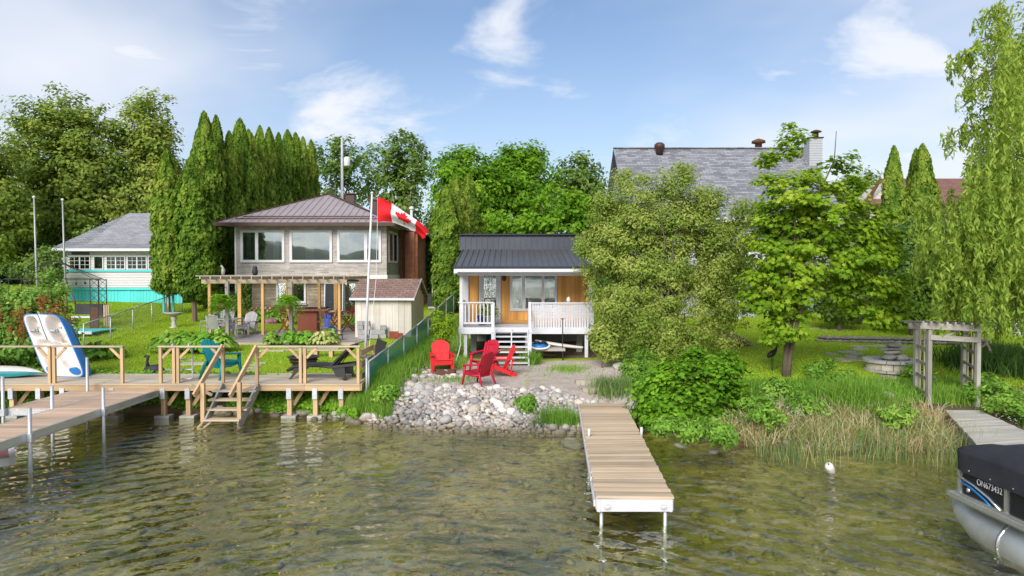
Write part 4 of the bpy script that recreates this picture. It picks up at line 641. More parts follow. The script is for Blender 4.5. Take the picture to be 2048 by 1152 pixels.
q = G(1187, 960, zd); MB().tube([local(d, (q.x - .05, q.y, zd - .02)), local(d, (q.x - .03, q.y + .05, zd + .03)), local(d, (q.x, q.y + .1, zd + .02))], .012, 5).build('tie_rope', 'white', d)
# ------------------------------------------------------------------ grey dock and arbour at the right
gd = thing('grey_dock', (11, 16, 0), 0, 'old grey plank dock beyond the covered boat at right', 'dock'); zg = .5
A, B, C, D = G(1957, 892, zg), G(2090, 880, zg), G(1958, 820, zg), G(1890, 820, zg); A2 = A + (A - D) * .9; B2 = B + (B - C) * .9
quad_planks(gd, 'silverwoodX', A2, B2, C, D, 44, .045, .012)
beam(gd, 'side_beam', 'greywoodY', local(gd, D + Vector((.03, 0, -.13))), local(gd, A2 + Vector((.03, 0, -.13))), .05, .16); beam(gd, 'side_beam', 'greywoodY', local(gd, C + Vector((-.03, 0, -.13))), local(gd, B2 + Vector((-.03, 0, -.13))), .05, .16)
for q in (A.lerp(D, .1), A.lerp(D, .75), A2): box(gd, 'post', 'greywoodZ', local(gd, (q.x + .1, q.y, -.1)), (.1, .1, 1.0))
ar = thing('arbour', (11.7, 18.6, .5), 0, 'weathered grey garden arbour with ladder trellis sides', 'arbour')
def al(px, py, y): v = P(px, py, y); return Vector((v.x - 11.7, v.y - 18.6, v.z - .5))
pl = [al(1857, 806, 18.0), al(1831, 795, 19.2), al(1954, 815, 17.8), al(1926, 790, 19.4)]
tops = [al(1858, 650, 18.0), al(1831, 650, 19.2), al(1956, 655, 17.8), al(1927, 652, 19.4)]
for a, b in zip(pl, tops): beam(ar, 'post', 'greywoodZ', a - Vector((0, 0, .1)), Vector((a.x, a.y, b.z)), .1, .1)
for i, j in ((0, 2), (1, 3)): e = (tops[j] - tops[i]).normalized() * .25; beam(ar, 'cross_beam', 'greywoodX', tops[i] - e - Vector((0, .06, .02)), tops[j] + e - Vector((0, .06, .02)), .05, .16)
for i in range(9): f_ = i / 8; a, b = (tops[0] - Vector((.3, .25, -.1))).lerp(tops[2] + Vector((.1, -.25, .1)), f_), (tops[1] + Vector((-.3, .2, .1))).lerp(tops[3] + Vector((.1, .2, .1)), f_); beam(ar, 'top_slat', 'greywoodY', a, b, .045, .05)
beam(ar, 'lower_cross', 'greywoodX', tops[0] - Vector((0, .06, .32)), tops[2] - Vector((0, .06, .32)), .04, .13); beam(ar, 'brace', 'greywoodX', tops[0] + Vector((.4, -.02, -.3)), tops[0] + Vector((1.0, -.02, -.02)), .04, .07)
for i, j in ((0, 1), (2, 3)):
    for z_ in (.22, .62, 1.0, 1.4): beam(ar, 'ladder_rung', 'greywoodY', pl[i] + Vector((0, 0, z_)), Vector((pl[j].x, pl[j].y, pl[i].z + z_)), .03, .08)
    for f_ in (.35, .68): q = pl[i].lerp(pl[j], f_); beam(ar, 'trellis_strip', 'weatheredZ', (q.x, q.y, pl[i].z + .05), (q.x, q.y, tops[i].z - .1), .03, .03)
beam(ar, 'ground_sill', 'greywoodY', pl[2] + Vector((0, 0, .05)), pl[3] + Vector((0, 0, .02)), .06, .1)
# ------------------------------------------------------------------ pontoon boat
bo = thing('pontoon_boat', (8.05, 10.62, 0), R(3), 'black pontoon boat under a dark cover at lower right', 'boat')      # local +Y towards its bow, the far end
def pont(x_):
    m_ = MB(); pts = [(x_, -7, .12), (x_, -1.0, .12), (x_, -.35, .16), (x_, .1, .26), (x_, .35, .38)]; m_.tube(pts, [.32, .32, .28, .17, .03], 20); m_.build('pontoon', 'boat_alu', bo, True)
    MB().tube([(x_, -1.0, .12), (x_, -.96, .12)], .335, 20).build('weld_ring', 'boat_chrome', bo, True); MB().prism([(-7, .36), (-.2, .36), (.1, .5), (-7, .5)], x_ - .06, x_ + .06, 'YZ').build('riser', 'boat_alu', bo)
for x_ in (-.92, .92): pont(x_)
box(bo, 'deck', 'boat_alu', (0, -3.6, .56), (2.5, 7.2, .1)); [box(bo, 'deck_rail', 'boat_chrome', (s * 1.265, -3.6, .575), (.03, 7.22, .06)) for s in (-1, 1)]; box(bo, 'deck_edge', 'boat_chrome', (0, .015, .575), (2.56, .03, .06))
for s in (-1, 1): box(bo, 'fence_panel', 'boat_black', (s * 1.2, -3.6, .92), (.03, 6.8, .62))
box(bo, 'fence_panel', 'boat_black', (0, -.18, .92), (2.4, .03, .62))
for s in (-1, 1):
    for y_ in (-.2, -1.12, -2.4, -3.8): box(bo, 'fence_post', 'boat_chrome', (s * 1.222, y_, .92), (.03, .06, .62))
    for z_ in (.635, 1.07, 1.22): box(bo, 'fence_rail', 'boat_chrome', (s * 1.226, -3.6, z_), (.036, 6.82, .035))
    MB().tube([(s * 1.225, -.18, .88), (s * 1.225, -.5, .84), (s * 1.225, -.8, .75), (s * 1.225, -1.02, .64)], .018, 8).build('swoosh_trim', 'boat_chrome', bo, True); MB().tube([(s * 1.219, -.22, .82), (s * 1.219, -.45, .78), (s * 1.219, -.7, .70), (s * 1.219, -.85, .63)], .016, 6).build('blue_stripe', 'gel_blue', bo, True)
    MB().lathe([(.035, 0), (.03, .02), (.005, .03)], n=12).build('nav_light', 'boat_chrome', bo, True, (s * 1.225, -.40, .74), (0, R(90) * s, 0))
box(bo, 'fence_rail', 'boat_chrome', (0, -.162, 1.22), (2.4, .036, .035)); box(bo, 'fence_rail', 'boat_chrome', (0, -.162, .635), (2.4, .036, .035))
def cover(u, v):                       # a rounded rectangle, hem to crown, with sagging folds
    hx, hy, rc = 1.29, 3.5, .16; per = 4 * (hx + hy - 2 * rc) + 2 * math.pi * rc; t_ = v * per; sd_ = [2 * (hy - rc), 2 * (hx - rc), 2 * (hy - rc), 2 * (hx - rc)]; arc = math.pi * rc / 2; x_ = y_ = 0; a0 = 0.0
    cs_ = [(hx - rc, hy - rc), (-hx + rc, hy - rc), (-hx + rc, -hy + rc), (hx - rc, -hy + rc)]; st_ = [(hx, -hy + rc), (hx - rc, hy), (-hx, hy - rc), (-hx + rc, -hy)]; dr = [(0, 1), (-1, 0), (0, -1), (1, 0)]
    for k in range(4):
        if t_ <= sd_[k] or (k == 3 and t_ <= sd_[k]): x_, y_ = st_[k][0] + dr[k][0] * t_, st_[k][1] + dr[k][1] * t_; break
        t_ -= sd_[k]
        if t_ <= arc or k == 3: a_ = k * math.pi / 2 + min(t_, arc) / rc; x_, y_ = cs_[k][0] + rc * math.cos(a_), cs_[k][1] + rc * math.sin(a_); break
        t_ -= arc
    if u < .4: k = 1.0; z_ = 1.0 + .33 * (u / .4); k += .006 * math.sin(v * 300) * (1 - u / .4)
    else: t_ = (u - .4) / .6; k = 1 - t_; z_ = 1.33 + .10 * min(1, t_ * 5) ** .7 + .42 * t_ ** 1.1
    z_ += (.035 * mnoise.noise(Vector((x_ * k * 1.8, y_ * k * 1.8, 0))) + .018 * mnoise.noise(Vector((x_ * k * 5, y_ * k * 2.2, 4)))) * (u > .38); return (x_ * k, y_ * k - 3.62, z_)
MB().grid(cover, 26, 160).build('cover', 'cover_fabric', bo, True)
for s in (-1, 1): [MB().lathe([(.014, 0), (.012, .01)], n=8).build('snap', 'boat_chrome', bo, loc=(s * 1.305, -.5 - i * .42, 1.06), rot=(0, R(90) * s, 0)) for i in range(8)]
def text(par, name, body, m, loc, rot, size):
    cu = bpy.data.curves.new(name, 'FONT'); cu.body = body; cu.size = size; cu.extrude = .002; cu.align_x = 'CENTER'; cu.align_y = 'CENTER'; to = bpy.data.objects.new(name, cu); me = bpy.data.meshes.new_from_object(to); bpy.data.objects.remove(to)
    me.materials.clear(); me.materials.append(MT[m]); o = bpy.data.objects.new(name, me); o.location = loc; o.rotation_euler = rot; o.scale = (.82, 1, 1); return link(o, par)
text(bo, 'registration_number', 'ON673432', 'white', (-1.24, -.82, .92), (R(90), 0, R(-90)), .13)
# float in the reeds
q = G(1660, 946, .0); o = tag(MB().lathe([(.02, -.26), (.09, -.24), (.125, -.1), (.115, .02), (.13, .1), (.1, .22), (.02, .25)], n=16).build('mooring_float', 'gel_white', None, True, (q.x, q.y, .08), (R(48), 0, R(-38))), 'white foam mooring float lying among the reeds', 'float'); o.scale = (.68, .68, .68); MB().tube([(0, 0, .24), (.02, 0, .29), (0, 0, .32)], .015, 6).build('ring', 'dark', o); MB().lathe([(.128, -.02), (.132, 0), (.128, .02)], n=16).build('strap', 'alum_grey', o, True)
# ------------------------------------------------------------------ pedal boat and kayak on the boardwalk
pb = thing('pedal_boat', (P(120, 755, 20.0).x, 20.05, ZB), 0, 'blue and cream pedal boat standing on end on the boardwalk', 'pedal boat')
holder = Matrix.Rotation(R(-10), 4, 'Z') @ Matrix.Rotation(R(-14), 4, 'X')
def pbp(u, v, d_):                     # u across 0..1, v up 0..1, d_ depth behind the cream face
    k = 1.62; wv_ = 1.36 - .04 * v; x_ = (u - .5) * wv_ - v * 1.30 + .16; return holder @ Vector((x_, d_, v * 1.86))
def rr(u, v):                          # square -> rounded square
    a, b = 2 * u - 1, 2 * v - 1; r0 = .22; m_ = max(abs(a), abs(b)); 
    if m_ < 1e-6: return u, v
    n_ = (abs(a) ** 7 + abs(b) ** 7) ** (1 / 7); k = m_ / n_; return (a * k + 1) / 2, (b * k + 1) / 2
def wells(u, v):
    d_ = 0.0
    for cu, cv, ru, rv, dp, p_ in ((.20, .80, .15, .16, .34, 3), (.77, .75, .19, .22, .36, 3), (.30, .42, .24, .16, .17, 3), (.72, .40, .24, .17, .17, 3), (.30, .24, .18, .1, .15, 3), (.74, .24, .18, .1, .15, 3)):
        q_ = (abs((u - cu) / ru) ** p_ + abs((v - cv) / rv) ** p_) ** (1 / p_)
        if q_ < 1.15: d_ = max(d_, dp * (1 - sm(np.array(q_), .62, 1.15)))
    return float(d_) - .07 * math.exp(-((u - .48) / .1) ** 2 - ((v - .78) / .16) ** 2)
def face(u, v): a, b = rr(u, v); return tuple(pbp(a, b, wells(a, b)))
MB().grid(face, 70, 80).build('deck_shell', 'gel_white', pb, True)
def rim(dep, ins):
    out = []
    for i in range(120):
        t_ = i / 120 * 4; s_i = int(t_); f_ = t_ - s_i; u, v = [(f_, 0), (1, f_), (1 - f_, 1), (0, 1 - f_)][s_i]; a, b = rr(u, v); a = .5 + (a - .5) * ins; b = .5 + (b - .5) * ins; out.append(tuple(pbp(a, b, dep)))
    return out
rows = [rim(-.01, .985), rim(-.015, 1.012), rim(.05, 1.02), rim(.28, .99), rim(.46, .9), rim(.52, .5)]; hm = MB(); hm.add([x for r_ in rows for x in r_], [(i * 120 + k, i * 120 + (k + 1) % 120, (i + 1) * 120 + (k + 1) % 120, (i + 1) * 120 + k) for i in range(5) for k in range(120)] + [tuple(600 + k for k in range(120))]); hm.build('hull', 'gel_blue', pb, True)
for cu, ru in ((.80, .14), (.20, .11)):
    m_ = MB(); pf = lambda r_, a: (cu + ru * r_ * math.cos(a * 2 * math.pi), .10 + .065 * r_ * math.sin(a * 2 * math.pi)); m_.grid(lambda r_, a: tuple(pbp(*pf(r_, a), wells(*pf(r_, a)) - .014)), 8, 28).build('blue_patch', 'gel_blue', pb, True)
for cu, cv in ((.22, .74), (.74, .74)): 
    m_ = MB(); m_.tube([pbp(cu - .12, cv, .06), pbp(cu + .02, cv - .03, .06), pbp(cu + .05, cv + .04, .02), pbp(cu + .13, cv + .04, .02)], .016, 6); m_.build('pedal_crank', 'teal_plastic', pb); MB().box(pbp(cu - .1, cv, .03), (.16, .05, .06)).build('pedal', 'alum_grey', pb); MB().box(pbp(cu + .12, cv + .04, .0), (.14, .05, .06)).build('pedal', 'alum_grey', pb)
MB().tube([pbp(.45 + .03 * math.sin(v * 9), 1 - v, wells(.45, 1 - v) - .02) for v in [i / 14 * .42 for i in range(15)]], .009, 6).build('rope', 'rope_blue', pb)
beam(pb, 'prop_stand', 'weatheredZ', (.2, .75, 0), (-.25, .42, 1.1), .07, .07)
ky = thing('upturned_kayak', (P(10, 750, 19.9).x - .55, 20.0, ZB), R(0), 'white and teal upturned kayak lying on the boardwalk by the pedal boat', 'kayak')
def kay(u, v): t_ = abs(2 * u - 1); w_ = .34 * (1 - t_ ** 2.4); a = math.pi * v; return (-1.6 + 3.2 * u, -w_ * math.cos(a), .03 + .10 * t_ ** 3 + (.30 * (1 - t_ ** 3.5)) * math.sin(a) ** .7)
MB().grid(kay, 40, 14).build('hull', 'gel_white', ky, True); MB().grid(lambda u, v: tuple(Vector(kay(u, v * .16)) + Vector((0, -.012, .0))), 40, 3).build('teal_band', 'teal_plastic', ky, True); MB().grid(lambda u, v: tuple(Vector(kay(u, 1 - v * .16)) + Vector((0, .012, .0))), 40, 3).build('teal_band', 'teal_plastic', ky, True)
# ------------------------------------------------------------------ chairs
def adirondack(name, label, loc, rz, m, slats=5, w=.52, group=None, arms=True, sc=1.0, footrest=False, cat='chair'):
    """front towards local -Y; every slat a piece of its own"""
    o = thing(name, loc, rz, label, cat, group); k = sc
    def b_(n, p0, p1, ww, hh): beam(o, n, m, tuple(x * k for x in p0), tuple(x * k for x in p1), ww * k, hh * k)
    for s in (-1, 1):
        b_('front_leg', (s * (w / 2 + .05), -.34, 0), (s * (w / 2 + .05), -.34, .54), .1, .03); b_('rear_leg', (s * (w / 2 + .015), -.36, .34), (s * (w / 2 + .015), .46, .02), .028, .12)
        if arms: b_('arm', (s * (w / 2 + .075), -.46, .555), (s * (w / 2 + .05), .36, .555), .14, .028)
        b_('arm_post', (s * (w / 2 + .02), .26, .1), (s * (w / 2 + .03), .31, .54), .08, .028)
    for i in range(6): y_ = -.37 + i * .092; box(o, 'seat_slat', m, (0, y_ * k, (.385 - (y_ + .37) * .36) * k), ((w + .02) * k, .082 * k, .022 * k), (R(-20), 0, 0))
    sw = w / slats; hts = [1 - .11 * abs(2 * (i + .5) / slats - 1) ** 2 * 1.3 for i in range(slats)]
    for i in range(slats):
        x_ = (-w / 2 + sw * (i + .5)); fan = 1 + .12; top = .98 * hts[i]; L0 = Vector((x_, .10, .19)); L1 = Vector((x_ * fan, .10 + (top - .19) * .42, top)); hx = lambda q_: (.98 * (1 - .15 * (2 * q_ / w) ** 2) - .19) / (top - .19); pts = [(-sw / 2 + .004, 0), (sw / 2 - .004, 0), (sw / 2 * fan - .004, hx(x_ + sw / 2)), (sw / 6 * fan, hx(x_ + sw / 6)), (-sw / 6 * fan, hx(x_ - sw / 6)), (-sw / 2 * fan + .004, hx(x_ - sw / 2))]
        mm = MB(); dvec = L1 - L0; nv = Vector((0, dvec.z, -dvec.y)).normalized() * .022; f_ = [L0 + dvec * v + Vector((u, 0, 0)) for u, v in pts]; n6 = 6; mm.add([(q * k) for q in f_] + [(q + nv) * k for q in f_], [tuple(range(n6)), tuple(range(2 * n6 - 1, n6 - 1, -1))] + [(a, a + n6, (a + 1) % n6 + n6, (a + 1) % n6) for a in range(n6)]); mm.build('back_slat', m, o)
    b_('back_brace', (-w / 2 - .03, .33, .53), (w / 2 + .03, .33, .53), .03, .06); b_('back_brace', (-w / 2 - .02, .40, .76), (w / 2 + .02, .40, .76), .025, .05); b_('front_apron', (-w / 2 - .04, -.375, .3), (w / 2 + .04, -.375, .3), .022, .13)
    return o
def plastic_chair(name, label, loc, rz, m, sc=1.0, w=.54, slats=7, group=None, cat='chair'):
    """one-piece moulded stacking armchair with slatted back, splayed tapering legs"""
    o = thing(name, loc, rz, label, cat, group); k = sc
    def tb(n, pts, r, nn=6): MB().tube([tuple(x * k for x in p) for p in pts], [x * k for x in r] if isinstance(r, list) else r * k, nn).build(n, m, o, True)
    for s in (-1, 1):
        tb('front_leg', [(s * .33, -.34, 0), (s * .30, -.28, .36), (s * .31, -.27, .56)], [.025, .045, .05]); tb('rear_leg', [(s * .32, .38, 0), (s * .27, .26, .33), (s * .24, .22, .42)], [.025, .042, .035]); ar_ = MB(); ar_.grid(lambda u, v: ((s * (.30 + .04 * math.sin(math.pi * u)) + (v - .5) * .09) * k, (-.30 + .62 * u) * k, (.57 + .05 * u + .02 * math.sin(math.pi * v)) * k), 10, 4); a_ = ar_.build('arm', m, o, True); a_.modifiers.new('t', 'SOLIDIFY').thickness = .03
        tb('leg_web', [(s * .30, -.27, .36), (s * .28, 0, .30), (s * .27, .25, .34)], [.03, .025, .03])
    for i in range(6): y_ = -.30 + i * .092; box(o, 'seat_slat', m, (0, y_ * k, (.40 - (y_ + .3) * .25) * k), (w * k, .082 * k, .022 * k), (R(-14), 0, 0))
    sw = w / slats
    for i in range(slats):
        x_ = -w / 2 + sw * (i + .5); q_ = abs(2 * (i + .5) / slats - 1); beam(o, 'back_slat', m, (x_ * k, (.17 - .05 * q_ * q_) * k, .27 * k), (x_ * 1.08 * k, (.44 - .09 * q_ * q_) * k, (.99 - .12 * q_ ** 2) * k), (sw - .008) * k, .022 * k)
    for z_, y_ in ((.3, .185), (.62, .30), (.86, .385)): beam(o, 'back_band', m, (-w / 2 * k, (y_ - .03) * k, z_ * k), (w / 2 * k, (y_ - .03) * k, z_ * k), .02 * k, .05 * k)
    return o
def at(px, py, z0=.9): return onT(px, py, z0)
q = at(883, 741); adirondack('adirondack_chair', 'red Adirondack chair facing the lake by the fence, leftmost of the red chairs', q, R(12), 'red', 5, .54, 'red chairs on the gravel')
q = at(972, 748); plastic_chair('stacking_chair', 'rear of the red chairs, beside the white stairs, with open arm loops', q + Vector((-.05, .25, 0)), R(-38), 'crimson', 1.06, group='red chairs on the gravel')
q = at(957, 772); plastic_chair('stacking_chair', 'dark red slatted plastic chair seen from behind, nearest the stones', q + Vector((0, .12, 0)), R(-128), 'crimson', 1.02, group='red chairs on the gravel')
q = at(1002, 752); adirondack('adirondack_chair', 'red Adirondack chair seen in profile, rightmost of the red chairs', q + Vector((0, .1, 0)), R(-78), 'red', 5, .5, 'red chairs on the gravel')
q = P(440, 752, 19.75); plastic_chair('teal_chair', 'big teal plastic armchair on the boardwalk facing the houses', (q.x, 19.85, ZB), R(158), 'teal_plastic', 1.18, slats=6)
gt = T(-11.2, 30)
q = at(478, 672); adirondack('grey_lounge_chair', 'grey slatted Adirondack chair right of the patio table, with footrest', (q.x + .15, 30.6, T(q.x, 30.6) + .04), R(-14), 'greychair', 7, .56, 'grey garden chairs'); q2 = P(448, 640, 31.4); adirondack('grey_lounge_chair', 'grey slatted Adirondack chair half hidden behind the patio table', (q2.x, 31.6, T(q2.x, 31.6) + .04), R(10), 'greychair', 7, .56, 'grey garden chairs')
def sling(label, loc, rz):
    o = thing('sling_chair', loc, rz, label, 'chair', 'sling chairs at the patio table')
    for s in (-1, 1): MB().tube([(s * .27, -.3, 0), (s * .27, -.26, .62), (s * .27, .2, .62), (s * .25, .25, .45), (s * .27, .35, 0)], .018, 6).build('side_frame', 'alum_grey', o, True); MB().tube([(s * .25, -.24, .40), (s * .25, .2, .36), (s * .25, .36, .95)], .016, 6).build('rail', 'alum_grey', o, True)
    box(o, 'seat', 'sling', (0, -.02, .385), (.48, .46, .012), (R(-5), 0, 0)); MB().grid(lambda u, v: (-.24 + .48 * u, .2 + .16 * v + .03 * math.sin(math.pi * u), .38 + .55 * v + .03 * math.sin(math.pi * u) * v), 8, 6).build('back', 'sling', o, True)
    MB().tube([(-.25, .36, .95), (0, .375, .985), (.25, .36, .95)], .015, 6).build('top_bar', 'alum_grey', o, True); return o
for px, py, y_, rz, lb in ((432, 670, 29.3, R(175), 'grey sling chair with its back to the lake, beside the hosta bed'), (470, 675, 29.2, R(80), 'grey sling chair in profile, right of the grey fern post'), (419, 655, 30.2, R(-95), 'grey sling chair at the left side of the patio table')): q = P(px, py, y_); sling(lb, (q.x, y_, T(q.x, y_) + .04), rz)
q = P(455, 640, 30.2); o = thing('patio_table', (q.x, 30.1, T(q.x, 30.1) + .04), 0, 'pale grey patio table between the sling chairs', 'table'); box(o, 'top', 'alum_grey', (0, 0, .72), (1.25, .8, .04)); [box(o, 'leg', 'alum_grey', (sx_ * .56, sy_ * .34, .35), (.06, .06, .7)) for sx_ in (-1, 1) for sy_ in (-1, 1)]
# chaise lounge
q = P(650, 758, 19.7); o = thing('chaise_lounge', (q.x, 19.75, ZB), R(-8), 'black woven chaise lounge on the boardwalk', 'chaise lounge')
def ch(u, v): x_ = -1.05 + 1.35 * u; return (x_, -.32 + .64 * v, .38 + .05 * math.sin((u - .1) * 3.0) - .10 * (u < .12) * (1 - u / .12))
a_ = MB().grid(ch, 24, 8).build('seat', 'wicker', o, True); a_.modifiers.new('t', 'SOLIDIFY').thickness = .07
box(o, 'backrest', 'wicker', (.58, 0, .70), (.86, .62, .05), (0, R(-44), 0)); [beam(o, 'side_rail', 'wicker', (.2, s * .32, .36), (1.05, s * .32, .47), .05, .07) for s in (-1, 1)]; beam(o, 'end_rail', 'wicker', (1.03, -.32, .46), (1.03, .32, .46), .05, .06)
for s in (-1, 1): MB().prism([(-.80, .36), (-.55, .36), (-.80, .12), (-.92, 0), (-.98, 0), (-.88, .12)], s * .30 - .02, s * .30 + .02, 'XZ').build('front_leg', 'wicker', o); MB().prism([(.30, .38), (.70, .42), (.74, .10), (.46, .10)], s * .30 - .02, s * .30 + .02, 'XZ').build('rear_leg', 'wicker', o); MB().lathe([(.05, -.02), (.05, .02)], n=12).build('wheel', 'dark', o, loc=(.72, s * .34, .05), rot=(R(90), 0, 0)); beam(o, 'prop', 'black_metal', (.42, s * .2, .42), (.72, s * .2, .82), .02, .02)
# glider bench, fire bowl, low bench
q = at(742, 738); o = thing('glider_bench', (P(742, 735, 21.8).x, 21.8, T(-4.5, 21.8)), R(-68), 'black metal glider bench at the end of the boardwalk', 'bench')
for i in range(12): beam(o, 'back_slat', 'black_metal', (-.6 + i * .109, .22, .45), (-.6 + i * .109, .36, .98), .085, .012)
for z_, y_ in ((.45, .22), (.98, .36)): beam(o, 'back_rail', 'black_metal', (-.68, y_, z_), (.68, y_, z_), .03, .04)
for i in range(5): box(o, 'seat_slat', 'black_metal', (0, -.22 + i * .1, .42), (1.3, .08, .02))
for s in (-1, 1): MB().tube([(s * .68, -.35, 0), (s * .68, -.3, .62), (s * .68, .25, .64), (s * .68, .36, 1.0)], .022, 6).build('side_frame', 'black_metal', o, True); MB().tube([(s * .72, .45, 0), (s * .72, .3, .62), (s * .72, .25, .64)], .022, 6).build('rear_leg', 'black_metal', o, True)
q = at(607, 732); o = thing('fire_bowl', q, 0, 'dark metal fire bowl on the lawn behind the chaise lounge', 'fire pit'); MB().lathe([(.34, .0), (.36, .1), (.42, .12), (.46, .28), (.52, .30), (.52, .33), (.44, .33), (.40, .15)], n=20).build('bowl', 'black_metal', o, True); MB().lathe([(.465, .2), (.472, .21), (.465, .22)], n=20).build('band', 'rust', o, True)
q = at(655, 713); o = thing('low_bench', q + Vector((.1, 0, 0)), 0, 'low plank bench on block legs on the lawn', 'bench'); [box(o, 'plank', 'weatheredX', (0, y_, .24), (1.35, .14, .04)) for y_ in (-.08, .08)]; [box(o, 'leg', 'cedarZ', (x_, 0, .11), (.13, .26, .22)) for x_ in (-.5, .05, .58)]
q = P(304, 745, 20.9); o = thing('goose_decoy', (q.x, 21.0, T(q.x, 21)), R(0), 'dark goose decoy on the lawn behind the boardwalk', 'decoy'); MB().tube([(-.28, 0, .26), (-.2, 0, .22), (-.05, 0, .2), (.12, 0, .2), (.24, 0, .18), (.34, 0, .2)], [.04, .12, .17, .18, .13, .03], 12).build('body', 'slate', o, True); MB().tube([(-.16, 0, .28), (-.2, 0, .42), (-.18, 0, .56), (-.16, 0, .62), (-.22, 0, .63), (-.3, 0, .61)], [.08, .045, .038, .05, .045, .015], 10).build('neck', 'dark', o, True)
o = thing('dock_ladder', (P(360, 700, 18.95).x, 18.97, ZB), 0, 'grey tubular ladder hooked over the boardwalk rail', 'ladder'); MB().tube([(-.2, -.1, 1.0), (-.2, -.02, 1.09), (-.2, .1, 1.06), (-.19, .14, .9), (-.19, .16, .12), (-.12, .16, .08), (.2, .16, .08), (.26, .16, .12), (.26, .14, .9), (.26, .1, 1.06), (.26, -.02, 1.09), (.26, -.1, 1.0)], .02, 6).build('frame', 'galv', o, True); [box(o, 'rung', 'galv', (.035, .16, z_), (.44, .05, .03)) for z_ in (.35, .62)]
# flagpole and flag
f0, f1 = P(729, 742, 20.3), P(744, 388, 20.3); o = thing('flagpole', f0, 0, 'leaning white flagpole at the boardwalk corner', 'flagpole'); dz = f1 - f0; MB().tube([(0, 0, 0), tuple(dz * .5), tuple(dz)], [.042, .036, .026], 10).build('pole', 'white', o, True); MB().lathe([(.03, 0), (.05, .03), (.02, .07)], tuple(dz), 10).build('finial', 'white', o, True)
MB().tube([tuple(P(755, 440, 20.25) - f0), tuple(P(752, 560, 20.2) - f0), tuple(P(738, 700, 20.2) - f0)], .008, 4).tube([tuple(P(745, 396, 20.25) - f0), tuple(P(755, 396, 20.25) - f0), tuple(P(755, 440, 20.25) - f0)], .008, 4).build('halyard', 'white', o)
q = P(735, 790, 19.0); MB().tube([(q.x, 18.9, .4), (q.x, 18.9, 1.62)], .035, 8).build('mooring_post', 'galv', None, True); tag(COL.objects['mooring_post'], 'galvanised pipe at the corner of the boardwalk', 'post')
FTL, FBL, FTR, FBR = P(755, 394, 20.2), P(755, 444, 20.2), P(857, 462, 20.5), P(846, 479, 20.5); FTM, FBM = P(812, 436, 20.35), P(795, 456, 20.3)
def flagp(u, v):                       # u along the fly, v from top to bottom
    top = FTL * (1 - u) ** 2 + P(810, 415, 20.1) * 2 * u * (1 - u) + FTR * u * u; bot = FBL * (1 - u) ** 2 + P(815, 442, 20.6) * 2 * u * (1 - u) + FBR * u * u
    q_ = top.lerp(bot, v); return q_ + Vector((0, .10 * math.sin(u * 7 + v * 3.2) * u + .13 * math.sin(v * 7.5 + u * 2) * min(1, u * 2.5), .02 * math.sin(u * 9)))
leaf = [(0, .95), (.16, .62), (.36, .72), (.26, .3), (.46, .48), (.52, .36), (.78, .42), (.68, .2), (.8, .1), (.44, -.2), (.48, -.38), (.05, -.32), (.06, -.75), (-.06, -.75), (-.05, -.32), (-.48, -.38), (-.44, -.2), (-.8, .1), (-.68, .2), (-.78, .42), (-.52, .36), (-.46, .48), (-.26, .3), (-.36, .72), (-.16, .62)]
def inpoly(x, y):
    r_ = False; j = len(leaf) - 1
    for i in range(len(leaf)):
        (xi, yi), (xj, yj) = leaf[i], leaf[j]
        if (yi > y) != (yj > y) and x < (xj - xi) * (y - yi) / (yj - yi) + xi: r_ = not r_
        j = i
    return r_
NU, NV = 120, 60; fm = MB(); fm.grid(lambda u, v: tuple(flagp(u, v) - FTL), NU, NV); me = mesh_from('flag', fm.v, fm.f, ['flag_red', 'flag_white'], True)
mi = []
for i in range(NU):
    for j in range(NV):
        u, v = (i + .5) / NU, (j + .5) / NV; mi.append(0 if u < .25 or u > .75 or inpoly((u - .5) * 2 / .46, (.5 - v) * 2.05 + .0) else 1)
me.polygons.foreach_set('material_index', mi); o = obj('flag', me, None, FTL); tag(o, 'red and white maple leaf flag flying from the leaning pole', 'flag')
# ------------------------------------------------------------------ chain link fences
t = NT('green_mesh'); tp = t.n("ShaderNodeBsdfTransparent"); ms = t.n("ShaderNodeMixShader"); ms.inputs[0].default_value = .8; t.l(tp.outputs[0], ms.inputs[1]); t.l(t.bsdf(t.mix(t.noise(t.pos(), 3), (.02, .22, .15), (.05, .34, .25)), .7), ms.inputs[2]); t.done(ms.outputs[0])
t = NT('wire_mesh'); s1 = t.n("ShaderNodeSeparateXYZ"); t.l(t.pos(), s1.inputs[0]); hv = t.math('ADD', s1.outputs[0], s1.outputs[1]); d1 = t.math('ADD', hv, s1.outputs[2]); d2 = t.math('SUBTRACT', hv, s1.outputs[2]); w1 = t.math('LESS_THAN', t.math('FRACT', t.math('MULTIPLY', d1, 14)), .14); w2 = t.math('LESS_THAN', t.math('FRACT', t.math('MULTIPLY', d2, 14)), .14); tp = t.n("ShaderNodeBsdfTransparent"); ms = t.n("ShaderNodeMixShader"); t.l(t.math('MAXIMUM', w1, w2), ms.inputs[0]); t.l(tp.outputs[0], ms.inputs[1]); t.l(t.bsdf((.4, .42, .43), .5, .3), ms.inputs[2]); t.done(ms.outputs[0])
def fence(name, label, pts, m, post_h=1.2):
    o = thing(name, pts[0][0], 0, label, 'fence'); b0 = Vector(pts[0][0])
    for i, (a, b) in enumerate(pts): MB().tube([tuple(Vector(a) - b0 - Vector((0, 0, .15))), tuple(Vector(b) - b0)], .028, 8).build('fence_post', 'galv', o, True)
    for (a, b), (c_, d_) in zip(pts, pts[1:]): MB().tube([tuple(Vector(b) - b0), tuple(Vector(d_) - b0)], .024, 8).build('top_rail', 'galv', o, True); MB().add([Vector(a) - b0 + Vector((0, 0, .05)), Vector(c_) - b0 + Vector((0, 0, .05)), Vector(d_) - b0, Vector(b) - b0], [(0, 1, 2, 3)]).build('mesh_panel', m, o)
pts = []
